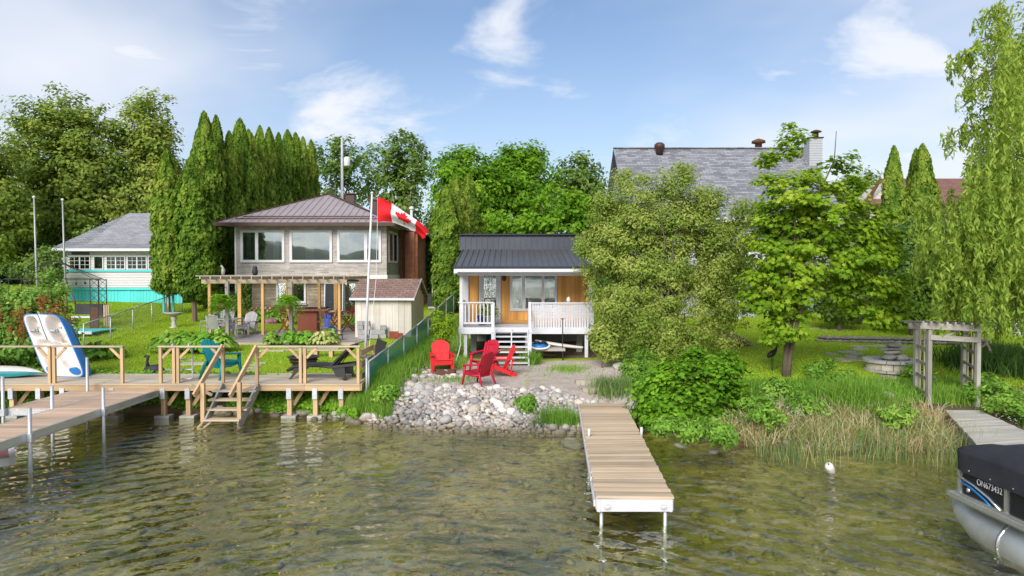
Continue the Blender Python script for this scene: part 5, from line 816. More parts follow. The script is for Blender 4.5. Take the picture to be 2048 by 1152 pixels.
for i in range(8): f_ = i / 7; y_ = 19.1 + 14.4 * f_; x_ = -4.02 + 1.15 * f_; top = P(740 + (906 - 740) * 0, 727, y_).z; zt = np.interp(y_, [19.1, 25, 33.5], [1.50, 2.0, 2.95]); pts.append(((x_, y_, T(x_, y_)), (x_, y_, zt)))
fence('mesh_fence', 'chain link fence with green privacy mesh between the lawns', pts, 'green_mesh')
a, b = at(168, 700), at(365, 645); pts = []
for i in range(6): q = Vector(a).lerp(Vector(b), i / 5); z_ = T(q.x, q.y); pts.append(((q.x, q.y, z_), (q.x, q.y, z_ + 1.0)))
fence('wire_fence', 'low chain link fence rising along the left lawn', pts, 'wire_mesh')
# ------------------------------------------------------------------ shed, block piles
q = P(711, 672, 30); o = thing('garden_shed', (q.x, 30, 1.15), R(-4), 'weathered cream plank shed with reddish shingle roof', 'shed'); w_, dp = 2.48, 2.7
box(o, 'frame', 'dark', (w_ / 2, dp / 2, .85), (w_ - .06, dp - .06, 1.74)); nb_ = 9
for i in range(nb_): box(o, 'wall_board', 'shed_wood', ((i + .5) * w_ / nb_, 0, .85), (w_ / nb_ - .008, .03, 1.8))
for i in range(8): y_ = (i + .5) * dp / 8; box(o, 'side_board', 'shed_wood', (w_, y_, .85 + .36 * (1 - abs(2 * y_ / dp - 1))), (.03, dp / 8 - .008, 1.8 + .72 * (1 - abs(2 * y_ / dp - 1)))); box(o, 'side_board', 'shed_wood', (0, y_, .85 + .36 * (1 - abs(2 * y_ / dp - 1))), (.03, dp / 8 - .008, 1.8 + .72 * (1 - abs(2 * y_ / dp - 1))))
MB().slab([(-.2, -.22, 1.72), (w_ + .18, -.22, 1.72), (w_ + .18, dp / 2, 2.56), (-.2, dp / 2, 2.56)], .05).build('roof', 'shingle_red', o); MB().slab([(w_ + .18, dp + .22, 1.72), (-.2, dp + .22, 1.72), (-.2, dp / 2, 2.56), (w_ + .18, dp / 2, 2.56)], .05).build('roof_back', 'shingle_red', o); box(o, 'fascia', 'white_paint', (w_ / 2, -.235, 1.69), (w_ + .4, .03, .1)); beam(o, 'rake_board', 'greychair', (w_ + .2, -.2, 1.70), (w_ + .2, dp / 2, 2.53), .03, .1); beam(o, 'rake_board', 'greychair', (w_ + .2, dp + .2, 1.70), (w_ + .2, dp / 2, 2.53), .03, .1)
k_ = 0
for px, py, n_ in ((721, 668, 4), (733, 668, 4), (745, 670, 2), (757, 670, 2), (766, 670, 3), (728, 672, 1), (752, 673, 1)):
    for i in range(n_): q = P(px, py, 29.55 - .02 * k_ % .1); b_ = tag(box(None, 'grey_block', 'block_grey', (q.x + random.uniform(-.03, .03), 29.62 - (.16 if n_ == 1 else 0), T(q.x, 29.6) + .09 + i * .19), (.26, .2, .18), (0, 0, random.uniform(-.2, .2))), 'grey block %s at the %s of the pile by the shed' % ('lying alone in front' if n_ == 1 else ('on the ground' if i == 0 else ('on top' if i == n_ - 1 else 'midway up')), 'left end' if px < 737 else ('middle' if px < 762 else 'right end')), 'block', 'grey blocks by the shed'); k_ += 1
for i in range(4):
    for j in range(3 - (i > 2)): q = P(783 + j * 9, 672, 29.4); tag(box(None, 'red_brick', 'block_red', (q.x, 29.42, T(q.x, 29.4) + .04 + i * .08), (.2, .1, .075), (0, 0, random.uniform(-.1, .1))), 'red brick in the small stack at the shed corner', 'brick', 'red bricks by the shed')
# ------------------------------------------------------------------ patio, pergola and what stands there
tag(MB().add([(-12.6, 27.6, 1.115), (-6.4, 27.6, 1.10), (-5.6, 32.2, 1.24), (-6.4, 38.6, 1.33), (-13.5, 38.6, 1.36), (-13.0, 31, 1.24)], [(0, 1, 2, 3, 4, 5)]).build('patio', 'pavers'), kind='structure')
o = thing('patio_edging', (-9.4, 27.55, 1.05), 0, 'brown timber edging along the front of the patio', 'edging'); [box(o, 'timber', 'weatheredX', (x_, 0, .02), (1.53, .1, .2)) for x_ in (-2.3, -.76, .78, 2.3)]
pg = thing('pergola', (P(545, 640, 31).x, 32, 1.2), 0, 'open timber pergola over the patio seating', 'pergola'); gx0 = pg.location.x
def pp(px, py, y): v = P(px, py, y); return Vector((v.x - gx0, v.y - 32, v.z - 1.2))
for px in (420, 526, 679): a = pp(px, 660, 30.6); box(pg, 'post', 'postZ', (a.x, a.y, 1.22), (.115, .115, 2.5))
for px in (480, 576, 639, 672): a = pp(px, 640, 34.2); box(pg, 'post', 'postZ', (a.x, a.y, 1.22), (.17 if px != 639 else .12, .15, 2.5))
zt = pp(500, 560, 30.6).z
for y_ in (30.55, 30.67, 34.2): a, b = pp(403 if y_ < 33 else 440, 560, y_), pp(694 if y_ < 33 else 690, 560, y_); beam(pg, 'header', 'weatheredX', (a.x, a.y, zt - .06), (b.x, b.y, zt - .06), .04, .19)
for i in range(15): x_ = pp(412, 560, 30.6).x + i * .452; MB().prism([(29.95 - 32, zt + .06), (30.2 - 32, zt + .02), (34.6 - 32, zt + .02), (34.8 - 32, zt + .08), (34.8 - 32, zt + .16), (29.95 - 32, zt + .16)], x_, x_ + .04, 'YZ').build('rafter', 'weatheredY', pg)
for i in range(6): y_ = 30.1 + i * .88; a, b = pp(404, 560, 30.6), pp(694, 560, 30.6); box(pg, 'purlin', 'weatheredX' if i else 'greywoodX', ((a.x + b.x) / 2, y_ - 32, zt + .185), (b.x - a.x + .1, .09, .045))
for px, y_, lb in ((455, 28.6, 'hanging fern on the left grey post'), (582, 28.6, 'hanging fern on the right grey post')):
    q = P(px, 640, y_); po = thing('fern_post', (q.x, y_, T(q.x, y_)), 0, 'grey weathered post carrying the %s hanging fern' % ('left' if px < 500 else 'right'), 'post'); box(po, 'post', 'greywoodZ', (0, 0, 1.2), (.14, .14, 2.6)); beam(po, 'arm', 'black_metal', (0, -.07, 2.25), (-.05 if px < 500 else -.02, -.42, 2.25), .02, .02)
    f_ = thing('hanging_fern', (q.x + (-.08 if px < 500 else 0), y_ - .42, T(q.x, y_) + 1.55), 0, 'bushy green %s' % lb, 'fern', 'hanging ferns'); MB().lathe([(.08, -.16), (.14, -.05), (.16, .08), (.12, .08)], n=14).build('pot', 'terracotta', f_, True); MB().tube([(0, 0, .05), (0, 0, .7)], .006, 4).build('hanger', 'black_metal', f_)
    n = 95; P3 = []; A3 = []
    for i in range(n):
        a = random.uniform(0, 6.28); l_ = random.uniform(.5, .8); el = random.uniform(.1, 1.35)
        for j in range(14): t_ = (j + 1) / 14; r_ = l_ * t_ * math.cos(el * (1 - .3 * t_)); z_ = .1 + l_ * (1.5 * math.sin(el) * t_ - 1.25 * t_ * t_); [P3.append((r_ * math.cos(a) + s * -.04 * math.sin(a), r_ * math.sin(a) + s * .04 * math.cos(a), z_)) or A3.append((s * -math.sin(a), s * math.cos(a), -.2)) for s in (-1, 1)]
    P3 = np.array(P3); obj('fronds', leaf_mesh('fronds', P3, np.tile([0, 0, 1.0], (len(P3), 1)) + rng.normal(size=P3.shape) * .3, .12, rng.random(len(P3)) * .6 + .2 + P3[:, 2], 'leaf_fern', RH, .35, np.array(A3)), f_)
q = P(510, 545, 31); o = thing('owl_decoy', (q.x, 31.0, 1.2 + zt + .2), 0, 'dark owl decoy sitting on the pergola', 'decoy'); MB().lathe([(.06, 0), (.12, .06), (.13, .2), (.10, .28), (.11, .33), (.09, .4), (.02, .43)], n=14).build('body', 'slate', o, True); [MB().lathe([(.03, 0), (.005, .07)], (s * .06, 0, .4), 8).build('ear_tuft', 'slate', o) for s in (-1, 1)]
q = P(446, 550, 31); o = tag(MB().tube([(0, 0, 0), (0, 0, .1), (.02, 0, .25), (0, -.02, .36), (-.05, -.05, .43), (-.1, -.06, .42)], [.05, .08, .09, .05, .05, .01], 10).build('bird_ornament', 'alum_grey', None, True, (q.x, 31.0, 1.2 + zt + .2)), 'slim grey bird ornament left of the owl on the pergola', 'ornament')
# bar table and folding chairs
q = P(628, 655, 31.5); o = thing('bar_table', (q.x - .1, 31.6, 1.22), R(6), 'tall reddish brown bar table under the pergola', 'table'); box(o, 'top', 'mahog', (0, 0, 1.05), (1.55, .95, .07)); box(o, 'inlay', 'slate', (0, 0, 1.088), (1.2, .6, .006)); box(o, 'front_panel', 'mahog', (-.18, -.28, .5), (.85, .05, 1.0)); box(o, 'side_panel', 'mahog', (.25, .05, .5), (.05, .62, 1.0)); box(o, 'side_panel', 'mahog', (-.6, .05, .5), (.05, .62, 1.0)); box(o, 'shelf', 'mahog', (.48, -.1, .52), (.4, .6, .05))
def folding(label, x_, y_, rz, cloth=False):
    o = thing('folding_bar_chair', (x_, y_, 1.21), rz, label, 'chair', 'tall folding chairs')
    for s in (-1, 1): beam(o, 'leg', 'mahog', (s * .24, -.32, 0), (s * .24, .22, .72), .04, .05); beam(o, 'leg', 'mahog', (s * .2, .36, 0), (s * .2, -.2, .72), .04, .05); beam(o, 'back_upright', 'mahog', (s * .24, .16, .68), (s * .24, .32, 1.22), .04, .04); MB().tube([(s * .27, .2, .95), (s * .28, 0, .97), (s * .28, -.18, .94), (s * .26, -.24, .85), (s * .25, -.2, .72)], .022, 6).build('arm', 'mahog', o, True)
    for i in range(6): box(o, 'seat_slat', 'mahog', (0, -.2 + i * .075, .73), (.46, .06, .02))
    for i in range(6): z_ = .82 + i * .075; box(o, 'back_slat', 'mahog', (0, .16 + (z_ - .68) * .3, z_), (.46, .02, .055))
    beam(o, 'footrest', 'mahog', (-.24, -.18, .2), (.24, -.18, .2), .05, .03)
    return o
b0 = P(628, 655, 31.5).x; folding('red brown folding chair behind the grey fern post, left of the bar table', b0 - 1.2, 31.4, R(70)); folding('red brown folding chair right of the bar table with a blue cloth', b0 + .95, 31.2, R(-95)); folding('red brown folding chair farthest right beside the pergola post', b0 + 1.35, 32.2, R(-60))
MB().grid(lambda u, v: (b0 + .62 + .28 * u, 31.0 + .03 * math.sin(u * 9), 2.12 - .62 * v + .02 * math.sin(u * 5)), 8, 8).build('towel', 'cloth_blue', None, True); tag(COL.objects['towel'], 'blue patterned towel hung on a folding chair', 'towel')
q = P(668, 690, 28.7); plastic_chair('blue_chair', 'small blue plastic chair at the patio edge', (q.x + .05, 28.8, T(q.x, 28.8) + .03), R(60), 'blue_plastic', .62)
q = P(668, 620, 38); o = thing('chalkboard', (P(667, 600, 38.2).x, 38.25, 1.32), 0, 'framed black sign board leaning beside the patio door', 'sign'); box(o, 'frame', 'white', (0, 0, 1.3), (1.06, .06, 1.62), (R(-4), 0, 0)); box(o, 'board', 'slate', (0, -.035, 1.3), (.94, .03, 1.5), (R(-4), 0, 0))
MB().tube([(-.25 + .028 * i, -.06, .98 + .05 * math.sin(i * 1.9) + .02 * math.sin(i * .7)) for i in range(19)], .012, 4).tube([(-.2 + .028 * i, -.062, .9 + .02 * math.sin(i * 2.3)) for i in range(12)], .01, 4).build('chalk_script', 'white', o)
for i, (px, w_) in enumerate(((560, 1.1), (615, 1.3), (640, .9))): q = P(px, 625, 38.2); o = thing('wicker_planter', (q.x, 37.9, 1.34), 0, ['left woven brown planter box below the lower window', 'middle dark planter box below the lower window', 'right woven brown planter box near the sign board'][i], 'planter'); box(o, 'box', ['wicker_brown', 'dark', 'wicker_brown'][i], (0, 0, .35), (w_, .5, .7)); box(o, 'rim', 'brown_trim', (0, 0, .72), (w_ + .06, .56, .05))
q = P(525, 625, 37.5); o = thing('log_rack', (q.x, 37.3, 1.33), 0, 'small rack of split firewood beside the lower stone wall', 'firewood'); box(o, 'shelf', 'weatheredX', (0, 0, .55), (1.3, .4, .05)); [box(o, 'leg', 'weatheredZ', (s * .6, 0, .26), (.06, .35, .52)) for s in (-1, 1)]; [MB().tube([(-.55 + .12 * i, -.18, .63 + .1 * (i % 2)), (-.55 + .12 * i, .18, .63 + .1 * (i % 2))], .06, 7).build('log', 'cedarY', o) for i in range(10)]

# ------------------------------------------------------------------ left garden
for i, (px, py0, py1, y_, lb) in enumerate(((68, 397, 572, 34, 'thin grey mast at the far left, farther from the teal house'), (125, 402, 600, 36, 'thin grey mast standing in front of the teal house corner'))):
    a = P(px, py0, y_); zb = T(a.x, y_); o = thing('mast', (a.x + .15, y_, zb), 0, lb, 'pole', 'masts in the left garden'); MB().tube([(0, 0, 0), (-.1, 0, (a.z - zb) * .5), (-.15, 0, a.z - zb)], [.06, .05, .035], 8).build('pole', 'alum_grey', o, True); MB().lathe([(.03, 0), (.07, .04), (.07, .1), (.02, .14)], (-.15, 0, a.z - zb), 10).build('cap', 'white', o, True)
gz = thing('gazebo_frame', (P(100, 600, 31).x, 31, T(P(100, 600, 31).x, 31)), 0, 'black wrought iron gazebo frame without canopy at far left', 'gazebo'); zg0 = gz.location.z
def zp(px, py, y): v = P(px, py, y); return Vector((v.x - gz.location.x, v.y - 31, v.z - zg0))
for px, y_ in ((188, 31), (9, 31), (205, 34.2), (50, 34.2)):
    a = zp(px, 558, y_); lp = MB()
    for s in (-.19, .19): lp.tube([(a.x + s, a.y, 0), (a.x + s, a.y, a.z)], .022, 5)
    for j in range(4): z_ = .9 + j * (a.z - .9) / 4; z2 = z_ + (a.z - .9) / 4; lp.tube([(a.x - .19, a.y, z_), (a.x + .19, a.y, z2)], .012, 4); lp.tube([(a.x + .19, a.y, z_), (a.x - .19, a.y, z2)], .012, 4)
    lp.build('lattice_post', 'black_metal', gz); box(gz, 'post_panel', 'rust', (a.x, a.y, .5), (.36, .02, .95))
cs = [zp(9, 558, 31), zp(188, 558, 31), zp(205, 558, 34.2), zp(50, 558, 34.2)]; ap = (cs[0] + cs[2]) / 2 + Vector((0, 0, .9))
for i in range(4): MB().tube([cs[i], cs[(i + 1) % 4]], .028, 6).build('top_bar', 'black_metal', gz); MB().tube([cs[i] + (cs[i] - ap) * .08, ap], .018, 5).build('roof_rod', 'black_metal', gz); MB().tube([(cs[i] + cs[(i + 1) % 4]) / 2, ap], .012, 5).build('roof_rod', 'black_metal', gz)
for i in range(5): q = cs[0].lerp(cs[1], .5 + i * .1); MB().lathe([(.02, .06), (.05, 0), (.02, -.06)], (q.x, q.y, q.z - .18 - .03 * (i % 2)), 8).tube([(q.x, q.y, q.z), (q.x, q.y, q.z - .14)], .006, 4).build('string_light', 'dark', gz, True)
def birdbath(label, px, py, z0): q = onT(px, py, z0); o = thing('bird_bath', q, 0, label, 'bird bath'); MB().lathe([(.2, 0), (.2, .06), (.11, .12), (.09, .35), (.13, .5), (.1, .58)], n=14).build('pedestal', 'concrete', o, True); MB().lathe([(.1, .56), (.3, .66), (.42, .74), (.42, .77), (.3, .72), (.02, .7)], n=22).build('basin', 'concrete', o, True)
birdbath('stone bird bath on the lawn in front of the gazebo', 181, 652, 1.2); birdbath('stone bird bath near the cedar trunks', 348, 657, 1.2)
o = thing('teal_platform', (P(165, 640, 30).x, 30.0, T(P(165, 640, 30).x, 30)), 0, 'low turquoise deck platform beside the gazebo', 'platform'); [box(o, 'board', 'teal_paint', (0, -.8 + i * .2, .12), (1.9, .19, .04)) for i in range(9)]; box(o, 'rim', 'white', (0, -.92, .1), (1.94, .04, .12))
o = thing('garden_bench', (P(163, 620, 31.5).x, 31.8, T(P(163, 620, 31.5).x, 31.8)), 0, 'white topped black bench behind the gazebo post', 'bench'); box(o, 'seat', 'white', (0, 0, .45), (1.2, .4, .06)); [box(o, 'leg', 'white', (s * .5, 0, .21), (.08, .35, .42)) for s in (-1, 1)]; box(o, 'back', 'black_metal', (0, .25, .8), (1.3, .06, .5)); [box(o, 'slat', 'weatheredZ', (.75 + i * .1, .2, .5), (.06, .03, 1.0)) for i in range(3)]
o = thing('teal_handrail', (P(328, 625, 37).x, 37, T(P(328, 625, 37).x, 37)), 0, 'turquoise handrail at the corner of the teal house', 'handrail'); [box(o, 'post', 'teal_paint', (x_, y_, .5), (.1, .1, 1.0)) for x_, y_ in ((0, 0), (.3, .4), (1.0, 1.4))]; beam(o, 'rail', 'teal_paint', (-.05, -.05, 1.0), (1.0, 1.4, 1.2), .08, .08)
# stepping stones and slabs
for i, (px, py, w_, d_) in enumerate(((600, 700, 1.3, .35), (655, 698, .9, .35), (545, 702, .9, .3), (400, 728, 1.2, .5), (330, 742, .8, .5))): q = onT(px, py, .95); box(None, 'path_slab', 'flagstone', (q.x, q.y, q.z + .01), (w_, d_, .06), (0, 0, .05 * i)); tag(COL.objects[-1], ['pale slab below the patio edge, left of the low bench', 'pale slab below the patio edge, right', 'pale slab below the patio at the hosta bed', 'pale slab on the lawn left of the teal chair', 'pale slab at the back of the boardwalk near the goose'][i], 'paving slab')
for i, (px, py) in enumerate(((512, 731), (505, 737), (498, 742), (520, 727))): q = onT(px, py, .9); box(None, 'stepping_stone', 'flagstone', (q.x, q.y, q.z + .01), (.42, .22, .05), (0, 0, .1 * i)); tag(COL.objects[-1], 'small stepping stone in the lawn right of the teal chair', 'stepping stone', 'stepping stones on the lawn')
for i, (px, py) in enumerate(((1171, 767), (1182, 783))): q = onT(px, py, .6); box(None, 'stone_step', 'flagstone', (q.x, q.y, q.z + .05), (.62 - .1 * i, .3, .14), (0, 0, .05)); tag(COL.objects[-1], ['upper pale stone step above the dock', 'lower pale stone step at the head of the dock'][i], 'step')

# ------------------------------------------------------------------ right garden
q = onT(1783, 742, .9); o = thing('stone_fountain', q, 0, 'round block fountain basin with stacked stones on the lawn', 'fountain'); nb_ = 14
for r_, zb, h_, m, dep in ((.80, 0, .08, 'cap_stone', .22), (.74, .08, .22, 'paver_tan', .2), (.84, .30, .09, 'cap_stone', .3)):
    for i in range(nb_):
        a0, a1 = 2 * math.pi * (i + (.5 if zb == .08 else 0)) / nb_ + .012, 2 * math.pi * (i + 1 + (.5 if zb == .08 else 0)) / nb_ - .012; am = (a0 + a1) / 2
        MB().prism([(r_ * math.cos(a), r_ * math.sin(a)) for a in (a0, am, a1)] + [((r_ - dep) * math.cos(a), (r_ - dep) * math.sin(a)) for a in (a1, am, a0)], zb, zb + h_ - .006, 'XY').build('cap_block' if zb > .2 else 'block', m, o)
def rock(seed, n=2):
    import bmesh
    bm = bmesh.new(); bmesh.ops.create_icosphere(bm, subdivisions=n, radius=1.0)
    for v in bm.verts: d_ = mnoise.noise(v.co * 1.1 + Vector((seed * 7.3, 0, 0))) * .32 + mnoise.noise(v.co * 2.3 + Vector((0, seed * 3.1, 0))) * .12; v.co *= 1 + d_
    me = bpy.data.meshes.new('rock'); bm.to_mesh(me); bm.free(); me.polygons.foreach_set('use_smooth', [True] * len(me.polygons)); return me
def rock_obj(par, name, m, c_, s, rot=(0, 0, 0), seed=1): me = rock(seed); me.materials.append(MT[m]); o_ = bpy.data.objects.new(name, me); o_.location = c_; o_.scale = s; o_.rotation_euler = rot; return link(o_, par)
box(o, 'water_surface', 'block_grey', (0, 0, .26), (.9, .9, .01)); rock_obj(o, 'stacked_stone', 'block_grey', (-.12, -.1, .45), (.24, .2, .1), seed=2); rock_obj(o, 'stacked_stone', 'stone_plain', (.26, -.05, .44), (.22, .2, .13), seed=3); rock_obj(o, 'stacked_stone', 'stone_plain', (.0, 0, .60), (.3, .24, .09), seed=4); rock_obj(o, 'flat_stone', 'block_grey', (.02, 0, .72), (.46, .3, .035), seed=5); rock_obj(o, 'top_stone', 'stone_plain', (.05, 0, .84), (.22, .2, .1), seed=6)
q = P(1545, 748, 21.6); o = thing('heron_statue', (q.x, 21.6, T(q.x, 21.6)), 0, 'dark metal heron statue standing beside the maple trunk', 'statue'); MB().tube([(-.16, 0, .42), (-.1, 0, .5), (0, 0, .56), (.08, 0, .64), (.12, 0, .72)], [.03, .09, .10, .06, .035], 10).build('body', 'black_metal', o, True); MB().tube([(.12, 0, .70), (.13, 0, .85), (.10, 0, .98), (.11, 0, 1.06), (.16, 0, 1.08), (.36, 0, 1.07)], [.035, .025, .024, .032, .025, .006], 8).build('neck', 'black_metal', o, True); [MB().tube([(-.02 + .05 * i, .03 * i, .5), (-.04 + .06 * i, .03 * i, .25), (-.03 + .05 * i, .03 * i, 0)], .012, 5).build('leg', 'black_metal', o) for i in range(2)]
for i in range(46):
    a = random.random(); b = random.random(); px, py = (1655 + 60 * a, 703 + 20 * b) if i < 16 else ((1700 + 110 * a, 690 + 12 * b) if i < 27 else ((1560 + 140 * a, 650 + 14 * b) if i < 34 else (1745 + 120 * a, 752 + 22 * b))); q = onT(px, py, .95); m_ = MB(); k = random.randint(5, 7); w_ = random.uniform(.16, .32); m_.prism([(w_ * random.uniform(.8, 1.1) * math.cos(j * 6.283 / k), w_ * random.uniform(.8, 1.1) * math.sin(j * 6.283 / k)) for j in range(k)], -.05, .03, 'XY'); o = m_.build('flagstone', 'flagstone', None, loc=q); tag(o, 'irregular flagstone of the path %s' % ('in the lawn left of the fountain' if i < 16 else 'behind the fountain' if i < 27 else 'on the far lawn behind the maple' if i < 34 else 'in front of the fountain'), 'flagstone', 'flagstones of the path')
wl = thing('retaining_wall', (15.2, 28, T(15, 28)), 0, 'low grey stone retaining wall behind the right lawn', 'wall')
for i in range(26):
    for j in range(2): px = 1640 + i * 13 + (6 if j else 0); q = P(px, 640, 28 - .05 * i); l_ = local(wl, q); rock_obj(wl, 'wall_stone', 'rock_dark', (l_.x, l_.y, .02 + j * .13), (.2, .16, .08), (0, 0, random.uniform(-.2, .2)), seed=i % 6 + 10)
q = onT(1452, 690, 1.0); o = thing('brush_pile', q, 0, 'heap of dry cut stalks on the lawn beside the shrub', 'brush pile'); mb = MB()
for i in range(150): a = random.uniform(-.9, .9); l_ = random.uniform(.5, .95); r0 = random.uniform(0, .3); mb.tube([(r0 * math.sin(a) - .2, random.uniform(-.3, .3), random.uniform(.3, .65)), (r0 * math.sin(a) + l_ * .6 - .1 + .4 * a, -.3 + random.uniform(-.25, .3), random.uniform(.0, .25))], .03, 3)
tag(mb.build('stalks', 'straw', o), kind='stuff')
for px, py, sc_, lb in ((1758, 797, .42, 'flat pale boulder in the grass below the fountain'), (1275, 740, .34, 'mossy rounded boulder at the head of the dock path'), (1238, 735, .28, 'pale boulder at the right edge of the gravel'), (1255, 755, .2, 'tan stone beside the mossy boulder'), (1362, 893, .15, 'half sunk boulder in front of the vine bush'), (1428, 905, .13, 'brown boulder at the waterline right of the vine bush'), (1322, 868, .14, 'grey boulder beside the dock under the bush'), (1990, 735, .3, 'low rock beside the driftwood at right'), (1148, 893, .33, 'flat yellowish boulder under water left of the dock')): q = onT(px, py, .4); o = rock_obj(None, 'boulder', 'rock_dark' if py > 840 else ('stone_plain' if sc_ < .3 else 'block_grey'), (q.x, q.y, q.z + sc_ * .15), (sc_, sc_ * .7, sc_ * .45), (0, 0, random.random() * 3), seed=int(px) % 17 + 30); tag(o, lb, 'boulder')
q = onT(1995, 740, .8); o = tag(MB().tube([(0, 0, 0), (-.1, .05, .4), (-.3, .1, .85), (-.34, .1, .95)], [.07, .06, .045, .05], 6).tube([(-.3, .1, .85), (-.5, .05, .7)], [.04, .02], 6).build('driftwood', 'weatheredZ', None, True, q), 'upright piece of pale driftwood by the right lawn', 'driftwood')
# fire ring by the red chairs
q = onT(888, 752, .72); fr_ = thing('fire_ring', q + Vector((0, .15, 0)), 0, 'rusty square fire ring among fieldstones in front of the red chair', 'fire ring'); [beam(fr_, 'rim', 'rust', a, b, .04, .12) for a, b in (((-.33, -.2, .1), (.33, -.2, .1)), ((-.33, .25, .1), (.33, .25, .1)), ((-.33, -.2, .1), (-.33, .25, .1)), ((.33, -.2, .1), (.33, .25, .1)))]; MB().tube([(.1, -.2, .12), (.1, -.24, .2), (.02, -.26, .2)], .012, 5).build('handle', 'white', fr_)

# ------------------------------------------------------------------ fieldstone bank
SK = (('grey', (.34, .325, .31)), ('pinkish', (.39, .335, .315)), ('tan', (.43, .38, .31)), ('pale', (.55, .52, .47)), ('dark', (.22, .21, .21)))
RK = []
for k_, (sn, sc_) in enumerate(SK):
    stonemat('fieldstone_' + sn, [mul(sc_, .85), sc_, mul(sc_, 1.15)]); RK.append([rock(i + .5 + k_ * 4) for i in range(4)])
    for m_ in RK[-1]: m_.materials.append(MT['fieldstone_' + sn])
cand = []
def add_stones(n, fx, fy, r0, r1, relax=.80):
    tries = 0; k = 0
    while k < n and tries < n * 30:
        tries += 1; x_, y_ = fx(), fy(); r_ = random.uniform(r0, r1) * random.choice((.8, 1, 1, 1.15)); sx_ = float(shore(x_))
        if all((x_ - a) ** 2 + ((y_ - b) * 1.0) ** 2 > ((r_ + c_) * relax) ** 2 for a, b, c_, *_ in cand[-1400:]): cand.append((x_, y_, r_)); k += 1
def bank(): 
    x_ = random.uniform(-3.9, 3.05); s = float(shore(x_)); top = np.interp(x_, [-3.9, -3.2, -2.6, -1.5, 1.2, 1.9, 3.05], [20.3, 20.4, 19.7, 19.5, 19.35, 18.9, 18.1]); bot = s - .28; return x_, random.uniform(bot, top)
buf = []
def bk(i): 
    if i == 0: buf[:] = bank()
    return buf[i]
add_stones(120, lambda: bk(0), lambda: bk(1), .10, .155); add_stones(480, lambda: bk(0), lambda: bk(1), .07, .105); add_stones(600, lambda: bk(0), lambda: bk(1), .04, .068)
nmain = len(cand)
add_stones(70, lambda: random.uniform(-3.7, -2.3), lambda: random.uniform(19.6, 23.6), .06, .13, .9); q = fr_.location
cand = [c_ for c_ in cand if not (c_[1] > 19.9 and c_[0] > -2.55)]
for i in range(46): a = random.uniform(3.3, 6.1); d_ = random.uniform(.3, .75); cand.append((q.x + .05 + d_ * 1.1 * math.cos(a), q.y - .05 + d_ * .8 * math.sin(a), random.uniform(.06, .11)))
for i in range(46): x_ = random.uniform(-9.5, -3.9); cand.append((x_, float(shore(x_)) + random.uniform(-.3, .1), random.uniform(.06, .15)))
for i in range(9): x_ = random.uniform(2.9, 8.5); cand.append((x_, float(shore(x_)) + random.uniform(-.05, .3), random.uniform(.05, .1)))
cand.sort(key=lambda c_: -c_[2] / c_[1])
big, rest = cand[:300], cand[300:]
def xf(c_): x_, y_, r_ = c_; return Matrix.LocRotScale(Vector((x_, y_, T(x_, y_) + r_ * .18)), Euler((random.uniform(-.5, .5), random.uniform(-.5, .5), random.uniform(0, 6.28))), Vector((r_ * random.uniform(.95, 1.25), r_ * random.uniform(.8, 1.0), r_ * random.uniform(.62, .85))))
for i, c_ in enumerate(big):
    k_ = random.choices(range(5), (5, 1.2, 2, 2.4, 1.6))[0]; sn = SK[k_][0]; o = bpy.data.objects.new('fieldstone', RK[k_][i % 4]); o.matrix_world = xf(c_); link(o); x_, y_ = c_[:2]
    if x_ < -3.95: lb, gr = '%s boulder at the waterline below the boardwalk, %s of the timber steps' % (sn, 'left' if x_ < -7.2 else 'right'), 'boulders below the boardwalk'
    elif x_ > 3.05: lb, gr = 'small %s boulder at the waterline right of the dock' % sn, 'boulders right of the dock'
    elif y_ > 19.75: lb, gr = 'loose %s fieldstone %s' % (sn, 'beside the fire ring' if x_ > -2.4 else 'along the mesh fence'), 'loose fieldstones by the fire ring'
    else:
        f_ = (y_ - float(shore(x_))) / 2.3; lb = '%s fieldstone %s of the stone bank, %s part' % (sn, 'at the waterline' if f_ < .2 else ('midway up the slope' if f_ < .68 else 'at the top edge'), 'left' if x_ < -1.6 else ('middle' if x_ < .6 else 'right, near the dock,')); gr = 'fieldstones of the bank'
    tag(o, lb, 'stone', gr)
t = NT('pebble'); a_ = t.n("ShaderNodeAttribute", attribute_name="tint"); r_ = t.n("ShaderNodeValToRGB"); t.l(a_.outputs['Fac'], r_.inputs[0]); r_.color_ramp.elements[0].color = (.25, .24, .23, 1); r_.color_ramp.elements[1].color = (.5, .46, .41, 1); e_ = r_.color_ramp.elements.new(.5); e_.color = (.36, .30, .27, 1)
z = t.n("ShaderNodeSeparateXYZ"); t.l(t.pos(), z.inputs[0]); t.done(t.bsdf(t.mix(t.math('MULTIPLY', t.ramp(z.outputs[2], .12, .02), .75), r_.outputs[0], (.13, .10, .045)), .85))
def joined(name, cl, m, lab, cat):
    V, Fc, Tn = [], [], []; k = 0
    base = [(np.array([v.co[:] for v in r_.vertices]), np.array([p.vertices[:] for p in r_.polygons])) for r_ in [rock(i + .2, 1) for i in range(5)]]
    for i, c_ in enumerate(cl): v, f = base[i % 5]; M_ = np.array(xf(c_)); V.append(v @ M_[:3, :3].T + M_[:3, 3]); Fc.append(f + k); k += len(v); Tn.append(np.full(len(v), random.random()))
    me = bpy.data.meshes.new(name); me.from_pydata(np.concatenate(V).tolist(), [], np.concatenate(Fc).tolist()); me.polygons.foreach_set('use_smooth', [True] * len(me.polygons)); at_ = me.attributes.new('tint', 'FLOAT', 'POINT'); at_.data.foreach_set('value', np.concatenate(Tn).astype(np.float32)); me.materials.append(MT[m]); return tag(obj(name, me), lab, cat, None, 'stuff')
fill = [(lambda b_: (b_[0], b_[1], random.uniform(.035, .072)))(bank()) for _ in range(2200)]
